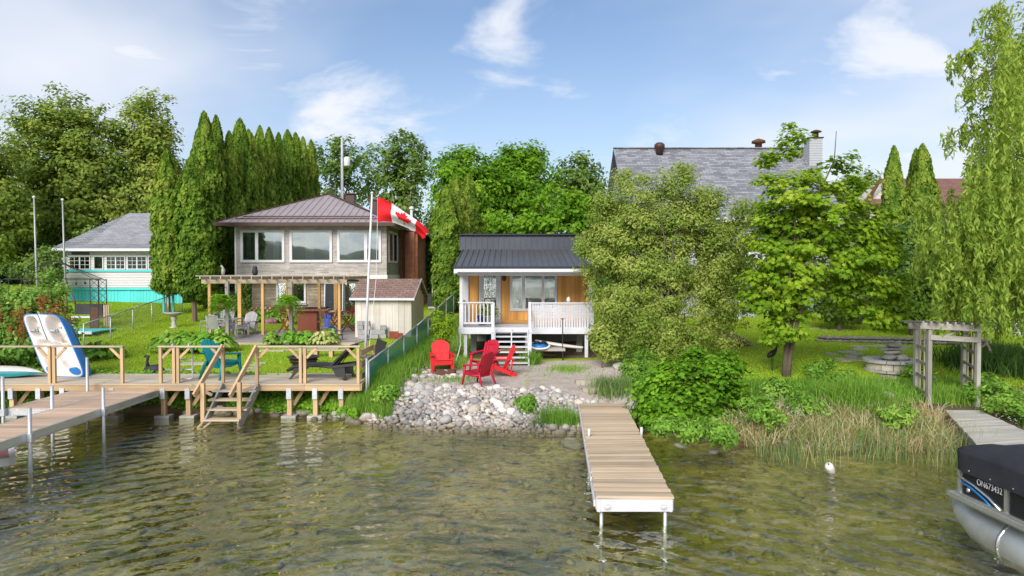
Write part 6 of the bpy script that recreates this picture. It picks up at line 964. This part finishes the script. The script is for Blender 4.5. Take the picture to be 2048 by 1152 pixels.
joined('small_fieldstones', rest + fill, 'pebble', 'smaller fieldstones filling the stone bank', 'stones')
joined('lake_pebbles', [(random.uniform(-9, 9), random.uniform(8.5, 17.2), random.uniform(.04, .13)) for _ in range(220)], 'lake_bed', 'scattered stones on the lake bed', 'stones')

# ------------------------------------------------------------------ trees
def cedar_mesh(hh, rr_, n, seed, m='leaf_cedar', taper=.35):
    r2 = np.random.default_rng(seed); t_ = r2.random(n) ** .85; z = .3 + (hh - .3) * t_; a = r2.uniform(0, 2 * np.pi, n)
    prof = np.minimum(1, (t_ / .10 + .45)) * np.clip((1 - t_) / taper, 0, 1) ** .62; lump = np.array([mnoise.noise(Vector((math.cos(q) * 1.6, math.sin(q) * 1.6, w * .9 + seed * 9))) + .6 * mnoise.noise(Vector((math.cos(q) * 4, math.sin(q) * 4, w * 2.6 + seed))) for q, w in zip(a, z)])
    rad = rr_ * prof * (1 + .36 * lump) * (1 - .30 * r2.random(n) ** 2); p = np.stack([rad * np.cos(a), rad * np.sin(a), z], 1)
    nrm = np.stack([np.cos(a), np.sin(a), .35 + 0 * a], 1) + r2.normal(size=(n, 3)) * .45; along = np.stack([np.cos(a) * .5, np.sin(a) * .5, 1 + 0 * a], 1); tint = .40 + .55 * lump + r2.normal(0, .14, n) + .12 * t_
    return leaf_mesh('crown', p, nrm, .30 * r2.uniform(.6, 1.3, n), tint, m, RH, .55, along)
CM = {}
def cedar(label, x_, y_, top, r_, group, var=0, lift=0.0):
    zb = T(x_, y_); hh = top - zb; key = (var, round(hh / 2)); H0 = 11.0
    if var not in CM:
        CM[var] = (cedar_mesh(H0, 1.1, 15000, var + 3, taper=(.42, .32, .5, .36, .46)[var]), MB().tube([(0, 0, -.2), (.05, 0, 3), (0, 0, 9.8)], [.17, .14, .03], 8).build('t', 'cedar_bark').data); bpy.data.objects.remove(bpy.data.objects['t'])
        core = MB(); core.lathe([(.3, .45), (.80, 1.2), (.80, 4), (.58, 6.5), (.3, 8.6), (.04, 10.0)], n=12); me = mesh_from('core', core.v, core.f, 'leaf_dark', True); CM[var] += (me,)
    o = thing('cedar_tree', (x_, y_, zb), random.uniform(0, 6.28), label, 'cedar tree', group); s = (r_ / 1.1, r_ / 1.1, (hh - lift) / H0)
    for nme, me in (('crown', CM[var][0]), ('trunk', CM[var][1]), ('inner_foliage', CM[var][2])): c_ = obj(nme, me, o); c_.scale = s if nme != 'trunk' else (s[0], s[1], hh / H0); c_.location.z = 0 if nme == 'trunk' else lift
for i, (px, top, y_, r_, lb) in enumerate(((333, 302, 36.5, .78, 'slim columnar cedar with a brown patch, leftmost beside the teal house'), (386, 312, 34.5, .86, 'slim columnar cedar nearest the pergola, with bare lower trunk'))): q = P(px, top, y_); cedar(lb, q.x, y_, q.z, r_, 'columnar cedars', i, .9)
row = ((408, 226, 39.5, 1.15), (432, 234, 41.5, 1.05), (458, 265, 42.2, .95), (480, 240, 44, 1.1), (497, 262, 46, 1.15), (520, 254, 47.5, 1.05), (538, 258, 49.5, 1.15), (557, 268, 51, 1.05), (575, 262, 53.5, 1.1), (591, 268, 56, 1.1), (606, 276, 58.5, 1.1), (622, 282, 61, 1.1))
for i, (px, top, y_, r_) in enumerate(row): q = P(px, top, y_); cedar('tall columnar cedar, number %s from the left in the hedge row behind the stone house' % ['one', 'two', 'three', 'four', 'five', 'six', 'seven', 'eight', 'nine', 'ten', 'eleven', 'twelve'][i], q.x, y_, q.z, r_ * .84, 'columnar cedars', (i * 2) % 5)
for i, (px, top, y_, r_, lb) in enumerate(((893, 372, 35.2, .72, 'columnar cedar left of the orange cottage, leftmost of three'), (912, 352, 36.5, .8, 'columnar cedar left of the orange cottage, tallest of three'), (938, 350, 39, .75, 'columnar cedar behind the orange cottage roof corner'), (1788, 294, 38, .72, 'dark pointed cedar in front of the red roof, left one'), (1832, 300, 39, .62, 'dark pointed cedar in front of the red roof, slender middle one'), (1845, 290, 38, .72, 'dark pointed cedar in front of the red roof, right one'))): q = P(px, top, y_); cedar(lb, q.x, y_, q.z, r_, 'columnar cedars', (i + 1) % 5)
def E(px0, px1, py0, py1, Y, base, dy=.85):      # a crown ellipsoid from its photo outline at depth Y, relative to base
    a, b = P(px0, py1, Y), P(px1, py0, Y); return ((a.x + b.x) / 2 - base[0], 0, (a.z + b.z) / 2 - base[2], (b.x - a.x) / 2, (b.x - a.x) / 2 * dy, (b.z - a.z) / 2)
def base_at(px, Y): x_ = (px - CX) / F * Y; return (x_, Y, T(x_, Y))
b = base_at(120, 60); tree('oak_tree', 'big olive green broadleaf tree at the far left', b, [E(30, 200, 176, 420, 60, b), E(-10, 140, 290, 520, 60, b), E(110, 250, 200, 470, 60, b), E(60, 240, 380, 545, 60, b)], 420, 1.35, 110, 'leaf_oak', .34, .38, group='olive trees at far left', shell=.40, flat=.6)
b = base_at(300, 62); tree('oak_tree', 'olive green broadleaf tree behind the teal house roof', b, [E(235, 365, 182, 400, 62, b), E(210, 380, 300, 540, 62, b)], 300, 1.3, 110, 'leaf_oak', .34, .34, group='olive trees at far left', shell=.40, flat=.6)
b = base_at(-40, 52); tree('oak_tree', 'olive green tree cut by the left picture edge', b, [E(-130, 60, 330, 550, 52, b), E(-120, 30, 230, 450, 52, b)], 200, 1.2, 100, 'leaf_oak', .33, .3, group='olive trees at far left')
b = base_at(240, 52); tree('broadleaf_bush', 'dark bushes behind the teal house roof', b, [E(150, 290, 440, 560, 52, b)], 90, .8, 60, 'leaf_thin', .3, .12, cat='bush')
b = base_at(672, 66); tree('thin_tree', 'airy tree with bare trunks right of the cedar row', b, [E(618, 735, 262, 400, 66, b), E(640, 720, 380, 460, 66, b)], 130, .9, 38, 'leaf_thin', .36, .22, 'bark_light', stems=3, group='airy trees', shell=.5)
b = base_at(808, 64); tree('thin_tree', 'airy many-stemmed tree behind the flag', b, [E(752, 866, 264, 400, 64, b), E(765, 850, 370, 450, 64, b)], 150, .9, 42, 'leaf_thin', .36, .2, 'bark_light', stems=4, group='airy trees', shell=.5)
b = base_at(735, 70); tree('thin_tree', 'thin sparse tree between the two airy trees', b, [E(705, 775, 285, 440, 70, b)], 60, .8, 30, 'leaf_thin', .36, .14, 'bark_light', stems=2, group='airy trees')
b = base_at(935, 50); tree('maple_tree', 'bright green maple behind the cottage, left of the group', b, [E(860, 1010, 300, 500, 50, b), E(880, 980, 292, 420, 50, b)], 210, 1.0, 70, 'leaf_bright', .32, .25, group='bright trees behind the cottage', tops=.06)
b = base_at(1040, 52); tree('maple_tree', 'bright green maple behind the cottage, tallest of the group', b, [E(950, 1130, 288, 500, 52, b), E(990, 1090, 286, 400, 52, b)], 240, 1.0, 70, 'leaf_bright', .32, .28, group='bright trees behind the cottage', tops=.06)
b = base_at(1160, 56); tree('thin_tree', 'olive airy tree behind the cottage, right of the bright maples', b, [E(1100, 1212, 308, 470, 56, b)], 120, .9, 48, 'leaf_thin', .34, .2, 'bark_light', group='airy trees', stems=2)
b = base_at(1120, 44); tree('maple_tree', 'low bright bush tree behind the black parapet', b, [E(1060, 1210, 380, 500, 44, b), E(960, 1080, 420, 500, 44, b)], 130, .8, 65, 'leaf_bright', .28, .15, group='bright trees behind the cottage')
b = base_at(1490, 56); tree('thin_tree', 'dark tree behind the grey house chimney', b, [E(1655, 1760, 330, 480, 56, b), E(1700, 1790, 350, 520, 56, b)], 110, .9, 50, 'leaf_thin', .34, .2, group='airy trees')
for i, (a0, a1, t0, t1, Y, lf, lb) in enumerate(((-60, 140, 480, 575, 56, 'leaf_dark', 'dark hedge mass at the far left below the olive trees'), (840, 900, 420, 600, 47, 'leaf_dark', 'dark shrubs between the brick wall and the cedars'), (1190, 1260, 400, 640, 40, 'leaf_dark', 'dark shrubs between the cottage and the grey house'), (1640, 1800, 420, 640, 33, 'leaf_dark', 'dark evergreen mass behind the maple'), (1770, 1900, 420, 620, 36, 'leaf_dark', 'dark evergreen shrubs below the pointed cedars'), (1880, 2120, 380, 640, 44, 'leaf_dark', 'dark trees behind the willow'), (1775, 1872, 545, 645, 29.5, 'leaf_cedar', 'rounded dark juniper behind the right lawn'), (1640, 1720, 560, 640, 31, 'leaf_thin', 'flowering shrub behind the right lawn'))): b = base_at((a0 + a1) / 2, Y); tree('evergreen_shrub', lb, b, [E(a0, a1, t0, t1, Y, b, .6)], 110, .8 if Y > 35 else .55, 75, lf, .26 if Y > 35 else .19, .1, cat='shrub', group='background shrubs', shell=.36)
b = base_at(60, 44); tree('evergreen_shrub', 'round clipped shrub on the far left lawn', b, [E(2, 48, 527, 552, 44, b)], 40, .3, 50, 'leaf_thin', .16, .04, cat='shrub'); b = base_at(150, 40); tree('broadleaf_bush', 'bushes left of the teal house corner', b, [E(60, 128, 500, 580, 40, b)], 70, .6, 55, 'leaf_thin', .2, .06, cat='bush')
for i, (a0, a1, t0, t1, Y, lb) in enumerate(((488, 515, 565, 625, 40, 'dark shrub at the left corner of the lower stone wall'), (440, 480, 585, 640, 36, 'dark plants between the cedars and the pergola'))): b = base_at((a0 + a1) / 2, Y); tree('corner_shrub', lb, b, [E(a0, a1, t0, t1, Y, b)], 40, .45, 60, 'leaf_thin', .16, .04, cat='shrub')
# the willow shrub by the cottage
b = base_at(1318, 23.6); b = (b[0], b[1], T(b[0], b[1]))
tree('willow_shrub', 'large round olive green willow shrub beside the cottage deck', b, [E(1160, 1300, 400, 640, 23.9, b, .9), E(1190, 1330, 345, 520, 24, b), E(1290, 1400, 335, 500, 24.2, b), E(1370, 1480, 375, 540, 23.8, b), E(1380, 1510, 470, 640, 23.6, b), E(1195, 1340, 540, 700, 23.2, b, .7), E(1280, 1440, 520, 720, 23.0, b, .8), E(1240, 1420, 400, 600, 22.6, b, .5), E(1128, 1200, 450, 540, 23.2, b), E(1410, 1500, 590, 690, 23.4, b, .6), E(1420, 1515, 400, 560, 24.4, b, .6), E(1230, 1430, 610, 745, 22.3, b, .6), E(1190, 1300, 620, 720, 22.6, b, .6)], 580, .46, 215, 'leaf_shrub', .115, .06, 'bark', RH, .42, 'shrub', stems=11, shell=.40, nbr=200, upb=.3)
# maple on the right lawn
b = onT(1572, 752, .9); b = (b.x, b.y, b.z); Ym = b[1]
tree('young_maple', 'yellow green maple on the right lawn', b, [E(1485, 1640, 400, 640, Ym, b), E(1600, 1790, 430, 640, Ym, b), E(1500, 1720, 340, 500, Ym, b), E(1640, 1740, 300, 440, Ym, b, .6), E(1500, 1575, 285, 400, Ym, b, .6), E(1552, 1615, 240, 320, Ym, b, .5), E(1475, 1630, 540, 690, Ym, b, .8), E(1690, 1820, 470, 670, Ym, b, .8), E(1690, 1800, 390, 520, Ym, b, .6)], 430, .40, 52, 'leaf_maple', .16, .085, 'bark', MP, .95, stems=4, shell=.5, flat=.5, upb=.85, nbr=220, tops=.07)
# the weeping willow at the right
b = base_at(2110, 19.5); root = tree('weeping_willow', 'tall weeping willow overhanging the right picture edge', b, [E(1960, 2230, 30, 330, 19.5, b), E(1935, 2240, 200, 520, 19.5, b), E(1990, 2200, -60, 200, 19.5, b)], 160, .7, 70, 'leaf_willow', .17, .3, 'bark', RH, .35, shell=.45, nbr=60)
pts, al_ = [], []
def strand(x_, y_, z_, l_, n=46):
    dx, dy = rng.normal(0, .10), rng.normal(0, .10)
    for j in range(n): t_ = j / n; pts.append((x_ + dx * t_ * l_ + rng.normal(0, .045), y_ + dy * t_ * l_ + rng.normal(0, .045), z_ - t_ * l_ + .25 * math.sin(min(1, t_ * 4) * math.pi) * .3)); al_.append((rng.normal(0, .35), rng.normal(0, .35), -1))
for (a0, a1, t0, t1, n, l0, l1) in ((1830, 1930, 400, 520, 45, .4, 1.1), (1870, 1960, 420, 600, 80, .6, 1.5), (1935, 2060, 210, 420, 120, 1.0, 2.6), (1900, 2060, 380, 560, 160, .7, 1.6), (1880, 2070, 480, 590, 130, .6, 1.3), (1985, 2070, 40, 260, 110, .7, 2.0), (1940, 2060, 300, 500, 120, .8, 1.8), (1960, 2060, 560, 640, 60, .4, .9)):
    for i in range(n): px, py = rng.uniform(a0, a1), rng.uniform(t0, t1); Y = 19.5 + rng.uniform(-2.4, 1.6); q = P(px, py, Y); strand(q.x, q.y, q.z, rng.uniform(l0, l1))
for poly in (((2010, 60), (1950, 90), (1925, 110), (1915, 120)), ((2000, 130), (1950, 160), (1930, 190)), ((1990, 260), (1930, 250), (1895, 275)), ((1990, 420), (1900, 390), (1850, 400), (1818, 425)), ((1980, 470), (1890, 450), (1840, 460)), ((2010, 20), (1985, 15), (1965, 40))):
    pp_ = [P(a, b_, 18.6 + .2 * i) for i, (a, b_) in enumerate(poly)]; MB().tube([local(root, x) for x in pp_], [.035, .02, .014, .008][:len(pp_)], 5).build('hanging_branch', 'bark', root)
    for k in range(len(pp_) - 1):
        for j in range(9): q = pp_[k].lerp(pp_[k + 1], rng.random()); strand(q.x + rng.normal(0, .1), q.y + rng.normal(0, .2), q.z, rng.uniform(.25, .8), 26)
pts = np.array(pts) - np.array(root.location[:]); n = len(pts); obj('weeping_foliage', leaf_mesh('weeping_foliage', pts, rng.normal(size=(n, 3)) + (0, -.5, .2), .19 * rng.uniform(.6, 1.3, n), rng.normal(.5, .2, n) + .02 * pts[:, 2], 'leaf_willow', RH, .28, np.array(al_)), root)
# vine covered bush in front
b = (5.0, 17.3, T(5, 17.3)); tree('vine_bush', 'bright green broad-leaved vine bush on the bank right of the dock', b, [E(1285, 1440, 735, 905, 16.7, b, .6), E(1340, 1500, 715, 890, 16.9, b, .6), E(1290, 1480, 690, 800, 18.3, b, .6), E(1250, 1340, 735, 860, 17.6, b, .6), E(1295, 1480, 810, 905, 16.35, b, .3), E(1300, 1400, 820, 905, 16.15, b, .4), E(1380, 1500, 815, 900, 16.15, b, .4), E(1330, 1460, 760, 880, 16.3, b, .4)], 560, .25, 40, 'leaf_vine', .112, .05, 'bark', OV, .85, 'bush', stems=5, shell=.36, flat=.7, upb=.8, nbr=60)
b = base_at(1275, 20.5); tree('fern_bush', 'feathery light green plants beside the dock head', b, [E(1245, 1310, 730, 810, 19.5, b, .8), E(1225, 1300, 690, 770, 22.5, b, .8)], 90, .28, 60, 'weed', .13, .03, cat='bush', tmpl=RH, width=.3)
b = base_at(880, 24.4); b = (b[0], b[1], T(b[0], b[1])); tree('fence_shrub', 'small yellow green shrub growing through the mesh fence', b, [E(866, 908, 612, 690, 24.4, b)], 46, .22, 50, 'leaf_maple', .11, .03, cat='shrub', width=.4)
b = base_at(1205, 23); tree('white_flower_shrub', 'pale leafy plants at the right end of the deck', b, [E(1180, 1240, 640, 715, 23, b), E(1200, 1250, 690, 730, 22, b)], 70, .25, 55, 'leaf_shrub', .11, .03, cat='bush')
# the rust-flowered bush left
b = base_at(60, 22.6); b = (b[0], b[1], T(b[0], b[1])); sr = tree('rusty_lilac_bush', 'large leafy bush with rusty seed heads behind the kayak', b, [E(-60, 90, 570, 740, 22.6, b), E(20, 150, 590, 740, 22.6, b), E(40, 130, 545, 680, 22.6, b), E(-60, 60, 600, 745, 21.9, b, .6)], 330, .34, 60, 'leaf_sumac', .13, .06, cat='bush', tmpl=OV, width=.6, stems=5)
pc = in_ell(26, [E(-20, 90, 580, 680, 21.3, b, .2), E(60, 145, 580, 680, 21.3, b, .2)], .6)[0] - (0, 1.1, 0); k = np.repeat(np.arange(26), 60); pr = pc[k] + rng.normal(size=(len(k), 3)) * (.06, .06, .13); obj('seed_heads', leaf_mesh('seed_heads', pr, rng.normal(size=pr.shape), .06, rng.random(len(pr)), 'leaf_rust'), sr)
# hostas, peonies, small plants
def hosta(label, px, py, Y, r_, n=60, sz=.3, cat='plant', lf='leaf_hosta', tshift=0.0, group='garden plants', name='hosta', hgt=None):
    hgt = hgt or sz * 1.5
    x_ = (px - CX) / F * Y; o = thing(name, (x_, Y, T(x_, Y)), 0, label, cat, group); a = rng.uniform(0, 6.283, n); d_ = r_ * np.sqrt(rng.random(n)); p_ = np.stack([d_ * np.cos(a), d_ * np.sin(a), .10 + hgt * (1 - (d_ / r_) ** 2 * .8) * rng.uniform(.45, 1, n) + rng.normal(0, .03, n)], 1); nn = np.stack([np.cos(a) * (.25 + .6 * d_ / r_), np.sin(a) * (.25 + .6 * d_ / r_), np.ones(n)], 1) + rng.normal(size=(n, 3)) * .25; al2 = np.stack([np.cos(a), np.sin(a), -.25 - .5 * d_ / r_], 1)
    obj('leaves', leaf_mesh('leaves', p_, nn, sz * rng.uniform(.7, 1.2, n), rng.normal(.5 + tshift, .18, n), lf, OV, .62, al2), o); MB().tube([(0, 0, -.05), (0, 0, .12)], .05, 6).build('crown_base', 'mulch', o); return o
hosta('wide hosta clump behind the pedal boat', 195, 695, 24.2, .85, 130, .34); 
for i, (px, w_) in enumerate(((335, .7), (370, .75), (405, .75), (438, .65))): hosta(['leftmost hosta of the bed behind the boardwalk', 'second hosta from left in the bed behind the boardwalk', 'third hosta from left in the bed behind the boardwalk', 'hosta at the foot of the grey fern post'][i], px, 690, 25.6 + .2 * (i % 2), w_, 240, .27, lf='weed' if i == 0 else 'leaf_hosta', hgt=.72)
for i, (px, Y, w_, lf, ts) in enumerate(((543, 27.2, .35, 'weed', .1), (580, 27.2, .6, 'leaf_hosta', 0), (610, 27.3, .6, 'leaf_hosta', -.05), (645, 27.2, .6, 'leaf_hosta', .5), (660, 27.6, .4, 'leaf_hosta', .5), (520, 35.6, .6, 'leaf_hosta', -.25), (545, 35.8, .7, 'weed', 0), (580, 35.6, .8, 'leaf_hosta', .2), (700, 35.2, .8, 'leaf_hosta', 0), (715, 34, .6, 'weed', 0))): hosta(['small grassy clump at the patio front', 'bright hosta at the patio front below the right fern', 'green hosta beside the bright one at the patio front', 'white edged hosta at the patio front', 'variegated hosta beside the blue chair', 'dark leafy plant behind the grey chair', 'peony foliage behind the pergola post', 'pale hosta behind the bar chairs', 'hosta by the patio door', 'low plants beside the shed wall'][i], px, 690, Y, w_, 170, .22 if Y < 30 else .25, lf=lf, tshift=ts, hgt=.55)
x_ = (540 - CX) / F * 35.3; o = thing('peony', (x_, 35.2, T(x_, 35.2)), 0, 'pink peony blooms under the pergola', 'flowers'); 
for px, py in ((520, 652), (527, 655), (536, 644), (543, 641), (549, 643), (546, 654), (553, 652), (540, 657)): q = P(px, py, 35.0); n = 46; d3 = unitv(rng.normal(size=(n, 3))) * .13; obj('bloom', leaf_mesh('bloom', d3 + (q.x - x_, q.y - 35.2, q.z - o.location.z), d3, .13, rng.random(n), 'petal_pink', OV, .9), o)

# weeds by the stairs
# ------------------------------------------------------------------ grass, weeds and reeds
def scat(n, fx, keep=None):
    p = fx(n); p = p if keep is None else p[keep(p)]; return np.column_stack([p, terrain(p[:, 0], p[:, 1])])
def rect(x0, x1, y0, y1): return lambda n: np.column_stack([rng.uniform(x0, x1, n), rng.uniform(y0, y1, n)])
def nz(p, s, o=0): return np.array([mnoise.noise(Vector((a * s, b * s, o))) for a, b in p])
p = scat(80000, rect(-30, -4.1, 20.9, 42), lambda p: (p[:, 0] > -.78 * p[:, 1]) & (p[:, 0] < -.2 * p[:, 1] + .8) & ~((p[:, 0] > -13.6) & (p[:, 0] < -5.6) & (p[:, 1] > 27.4)) & ~((p[:, 0] < -20.3) & (p[:, 1] > 41.8))); blades('lawn_grass', p, rng.uniform(.03, .075, len(p)), .03, rng.normal(.55, .2, len(p)) + .25 * nz(p[:, :2], .8), 'grass', .8, lab='mown lawn grass on the left', cat='grass')
p = scat(60000, rect(4.6, 24, 18.8, 36), lambda p: p[:, 0] < .78 * p[:, 1]); blades('lawn_grass', p, rng.uniform(.03, .08, len(p)), .03, rng.normal(.55, .2, len(p)) + .25 * nz(p[:, :2], .8, 4), 'grass', .8, lab='mown lawn grass on the right', cat='grass')
fl = lambda y_: -4.02 + 1.15 * (y_ - 19.1) / 14.4
def near_fence(n): y_ = rng.uniform(18.4, 31, n); return np.column_stack([fl(y_) + rng.normal(.12, .28, n), y_])
p = scat(15000, near_fence); blades('fence_grass', p, rng.uniform(.2, .62, len(p)) * np.interp(p[:, 1], [18, 31], [1.1, .7]), .022, rng.normal(.45, .2, len(p)), 'weed', .7, lab='tall grass along the mesh fence', cat='grass')
p = scat(9000, rect(-5.2, -3.2, 17.9, 20.2), lambda p: (p[:, 1] > shore(p[:, 0]) + .2) & (p[:, 0] < -3.3 + .25 * (20 - p[:, 1]))); blades('bank_grass', p, rng.uniform(.15, .5, len(p)), .022, rng.normal(.45, .2, len(p)), 'weed', .8, lab='tall grass at the end of the boardwalk', cat='grass')
p = scat(1300, rect(-2.9, 3.6, 19.5, 25), lambda p: nz(p, .9, 2) > .12); blades('gravel_weeds', p, rng.uniform(.04, .16, len(p)), .02, rng.normal(.5, .2, len(p)), 'weed', 1.0, lab='sparse weeds on the gravel', cat='weeds')
p = scat(9000, rect(-3.4, -1.6, 22.6, 34), lambda p: p[:, 0] > fl(p[:, 1]) + .1); blades('side_grass', p, rng.uniform(.05, .2, len(p)), .022, rng.normal(.5, .2, len(p)), 'weed', .9, lab='rough grass between the fence and the cottage', cat='grass')
def clump(name, lab, px, py, r_, n, h0, h1, m='weed', z0=.7, lean=.7, w=.02):
    q = onT(px, py, z0); d_ = rng.normal(size=(n, 2)) * r_ * .5; p = np.column_stack([q.x + d_[:, 0], q.y + d_[:, 1]]); p = np.column_stack([p, terrain(p[:, 0], p[:, 1])]); p = p[p[:, 2] > .04]; n = len(p); o = blades(name, p, rng.uniform(h0, h1, n), w, rng.normal(.5, .2, n), m, lean, None, None); return tag(o, lab, 'grass')
clump('grass_tuft', 'tuft of grass at the foot of the white stairs', 1062, 728, .3, 500, .25, .6); tag(clump('grass_tuft', 'grass patch on the gravel right of the wakeboard', 1140, 740, .7, 500, .06, .2), kind='stuff'); clump('grass_tuft', 'weeds left of the dock head', 1122, 806, .6, 1800, .15, .5); clump('grass_tuft', 'weeds low on the stone bank near the dock', 1065, 840, .35, 500, .1, .35); tag(clump('grass_tuft', 'leafy weeds on the stone bank above the dock weeds', 1050, 815, .35, 600, .12, .35), kind='stuff'); clump('grass_tuft', 'mixed dry and green grass right of the stone steps', 1222, 785, .55, 900, .2, .6, 'reed'); clump('grass_tuft', 'grass tuft right beside the dock', 1300, 850, .4, 1200, .2, .55); clump('grass_tuft', 'large arching grass tuft on the right bank', 1712, 815, .8, 2200, .4, .95, 'weed', lean=1.1); clump('grass_tuft', 'grass at the arbour foot', 1900, 800, .6, 900, .15, .5); tag(clump('grass_tuft', 'grass growing among stones below the fire ring', 905, 760, .7, 350, .04, .15), kind='stuff')
for i, (px, py, w_, lb) in enumerate(((1052, 815, .2, 'broad leaved weed on the stone bank'), (770, 800, .3, 'broad leaved weed at the left end of the stone bank'), (870, 700, .3, 'leafy weed beside the fence'), (1500, 830, .45, 'leafy plants on the right bank'), (1385, 878, .3, 'leafy weeds at the foot of the vine bush'), (1440, 880, .35, 'leafy weeds at the waterline right of the vine bush'), (1330, 862, .25, 'leafy weeds between the dock and the vine bush'), (1560, 800, .5, 'leafy plants below the heron'), (1530, 850, .5, 'low leafy plants right of the vine bush near the water'), (1610, 830, .45, 'leafy plants in the middle of the right bank'), (1690, 770, .4, 'leafy sprigs below the fountain'), (1790, 850, .45, 'leafy plants left of the grey dock'), (1640, 760, .6, 'leafy bush at the maple foot'), (1830, 760, .4, 'seedlings left of the arbour'), (2000, 815, .8, 'lush leafy plants right of the arbour'), (2035, 845, .7, 'leafy plants at the right picture edge'), (1975, 790, .5, 'leafy plants behind the grey dock'))): q = onT(px, py, .6); b = (q.x, q.y, q.z); tree('weed_plant', lb, b, [(0, 0, w_ * .55, w_, w_, w_ * .6)], 30, .2, 34, 'weed', .11, .012, cat='plant', group='wild plants on the banks', tmpl=OV, width=.45, nbr=12)
clump('daylily_clump', 'dark strap-leaved daylily clump at the right edge of the lawn', 2015, 735, 1.5, 2600, .5, 1.0, 'leaf_dark', .9, .9, .035); clump('daylily_clump', 'strap-leaved daylily clump just right of the arbour', 1982, 738, .9, 1300, .45, .9, 'leaf_dark', .9, .9, .035)
# green cover under the boardwalk
n = 24000; p = np.column_stack([rng.uniform(-15, -4.2, n), np.zeros(n)]); p[:, 1] = shore(p[:, 0]) + rng.uniform(.0, 1.2, n); p = p[(nz(p, .9, 9) + .4 > 0)]; z_ = terrain(p[:, 0], p[:, 1]) + rng.uniform(.02, .26, len(p)); n = len(p); me = leaf_mesh('bank_ivy', np.column_stack([p, z_]), rng.normal(size=(n, 3)) * .5 + (0, -.9, .7), .10, rng.normal(.6, .2, n), 'leaf_vine', OV, .8); tag(obj('bank_ivy', me), 'ivy and low weeds on the bank under the boardwalk', 'ground cover', None, 'stuff')
# right bank: weeds, dead reeds, living reeds
p = scat(24000, rect(3.6, 14, 15.6, 20.2), lambda p: (p[:, 1] > shore(p[:, 0]) + .55 + .7 * nz(p, .8, 5)) & ~((p[:, 0] > 10.3) & (p[:, 0] < 12.4) & (p[:, 1] < 18))); blades('bank_weeds', p, rng.uniform(.08, .3, len(p)), .03, rng.normal(.5, .2, len(p)), 'weed', .9, lab='weeds covering the right bank', cat='weeds')
n = 4200; p = np.column_stack([rng.uniform(5.0, 10.8, n), np.zeros(n)]); p[:, 1] = shore(p[:, 0]) + rng.uniform(-.15, 2.2, n); p = p[nz(p, .7, 1) > -.2]; p = np.column_stack([p, np.maximum(terrain(p[:, 0], p[:, 1]), 0)]); blades('dead_reeds', p, rng.uniform(.2, .62, len(p)), .02, rng.random(len(p)), 'dry', 1.9, curve=.5, lab='matted dry reeds along the right shore', cat='reeds')
n = 2500; p = np.column_stack([rng.uniform(5.4, 10.7, n), np.zeros(n)]); p[:, 1] = shore(p[:, 0]) + rng.uniform(-1.3, .7, n); p = p[(nz(p, .9, 3) > -.05)]; p = np.column_stack([p, np.full(len(p), -.08)]); blades('green_reeds', p, rng.uniform(.2, .95, len(p)), .010, rng.normal(.4, .3, len(p)), 'reed', .6, lab='thin green reeds standing in the shallows', cat='reeds')
n = 260; p = scat(n, lambda n: np.column_stack([rng.normal(6.3, .7, n), rng.normal(16.9, .5, n)])); p2 = scat(260, lambda n: np.column_stack([rng.normal(12.6, .4, n), rng.normal(16.6, .5, n)])); p = np.concatenate([p, p2]); p[:, 2] += rng.uniform(.2, .42, len(p)); tag(obj('white_flowers', leaf_mesh('white_flowers', p, np.tile([0, -.4, 1.0], (len(p), 1)), .04, rng.random(len(p)), 'petal_white', OV, .9)), 'tiny white flowers scattered on the right bank', 'flowers', None, 'stuff')
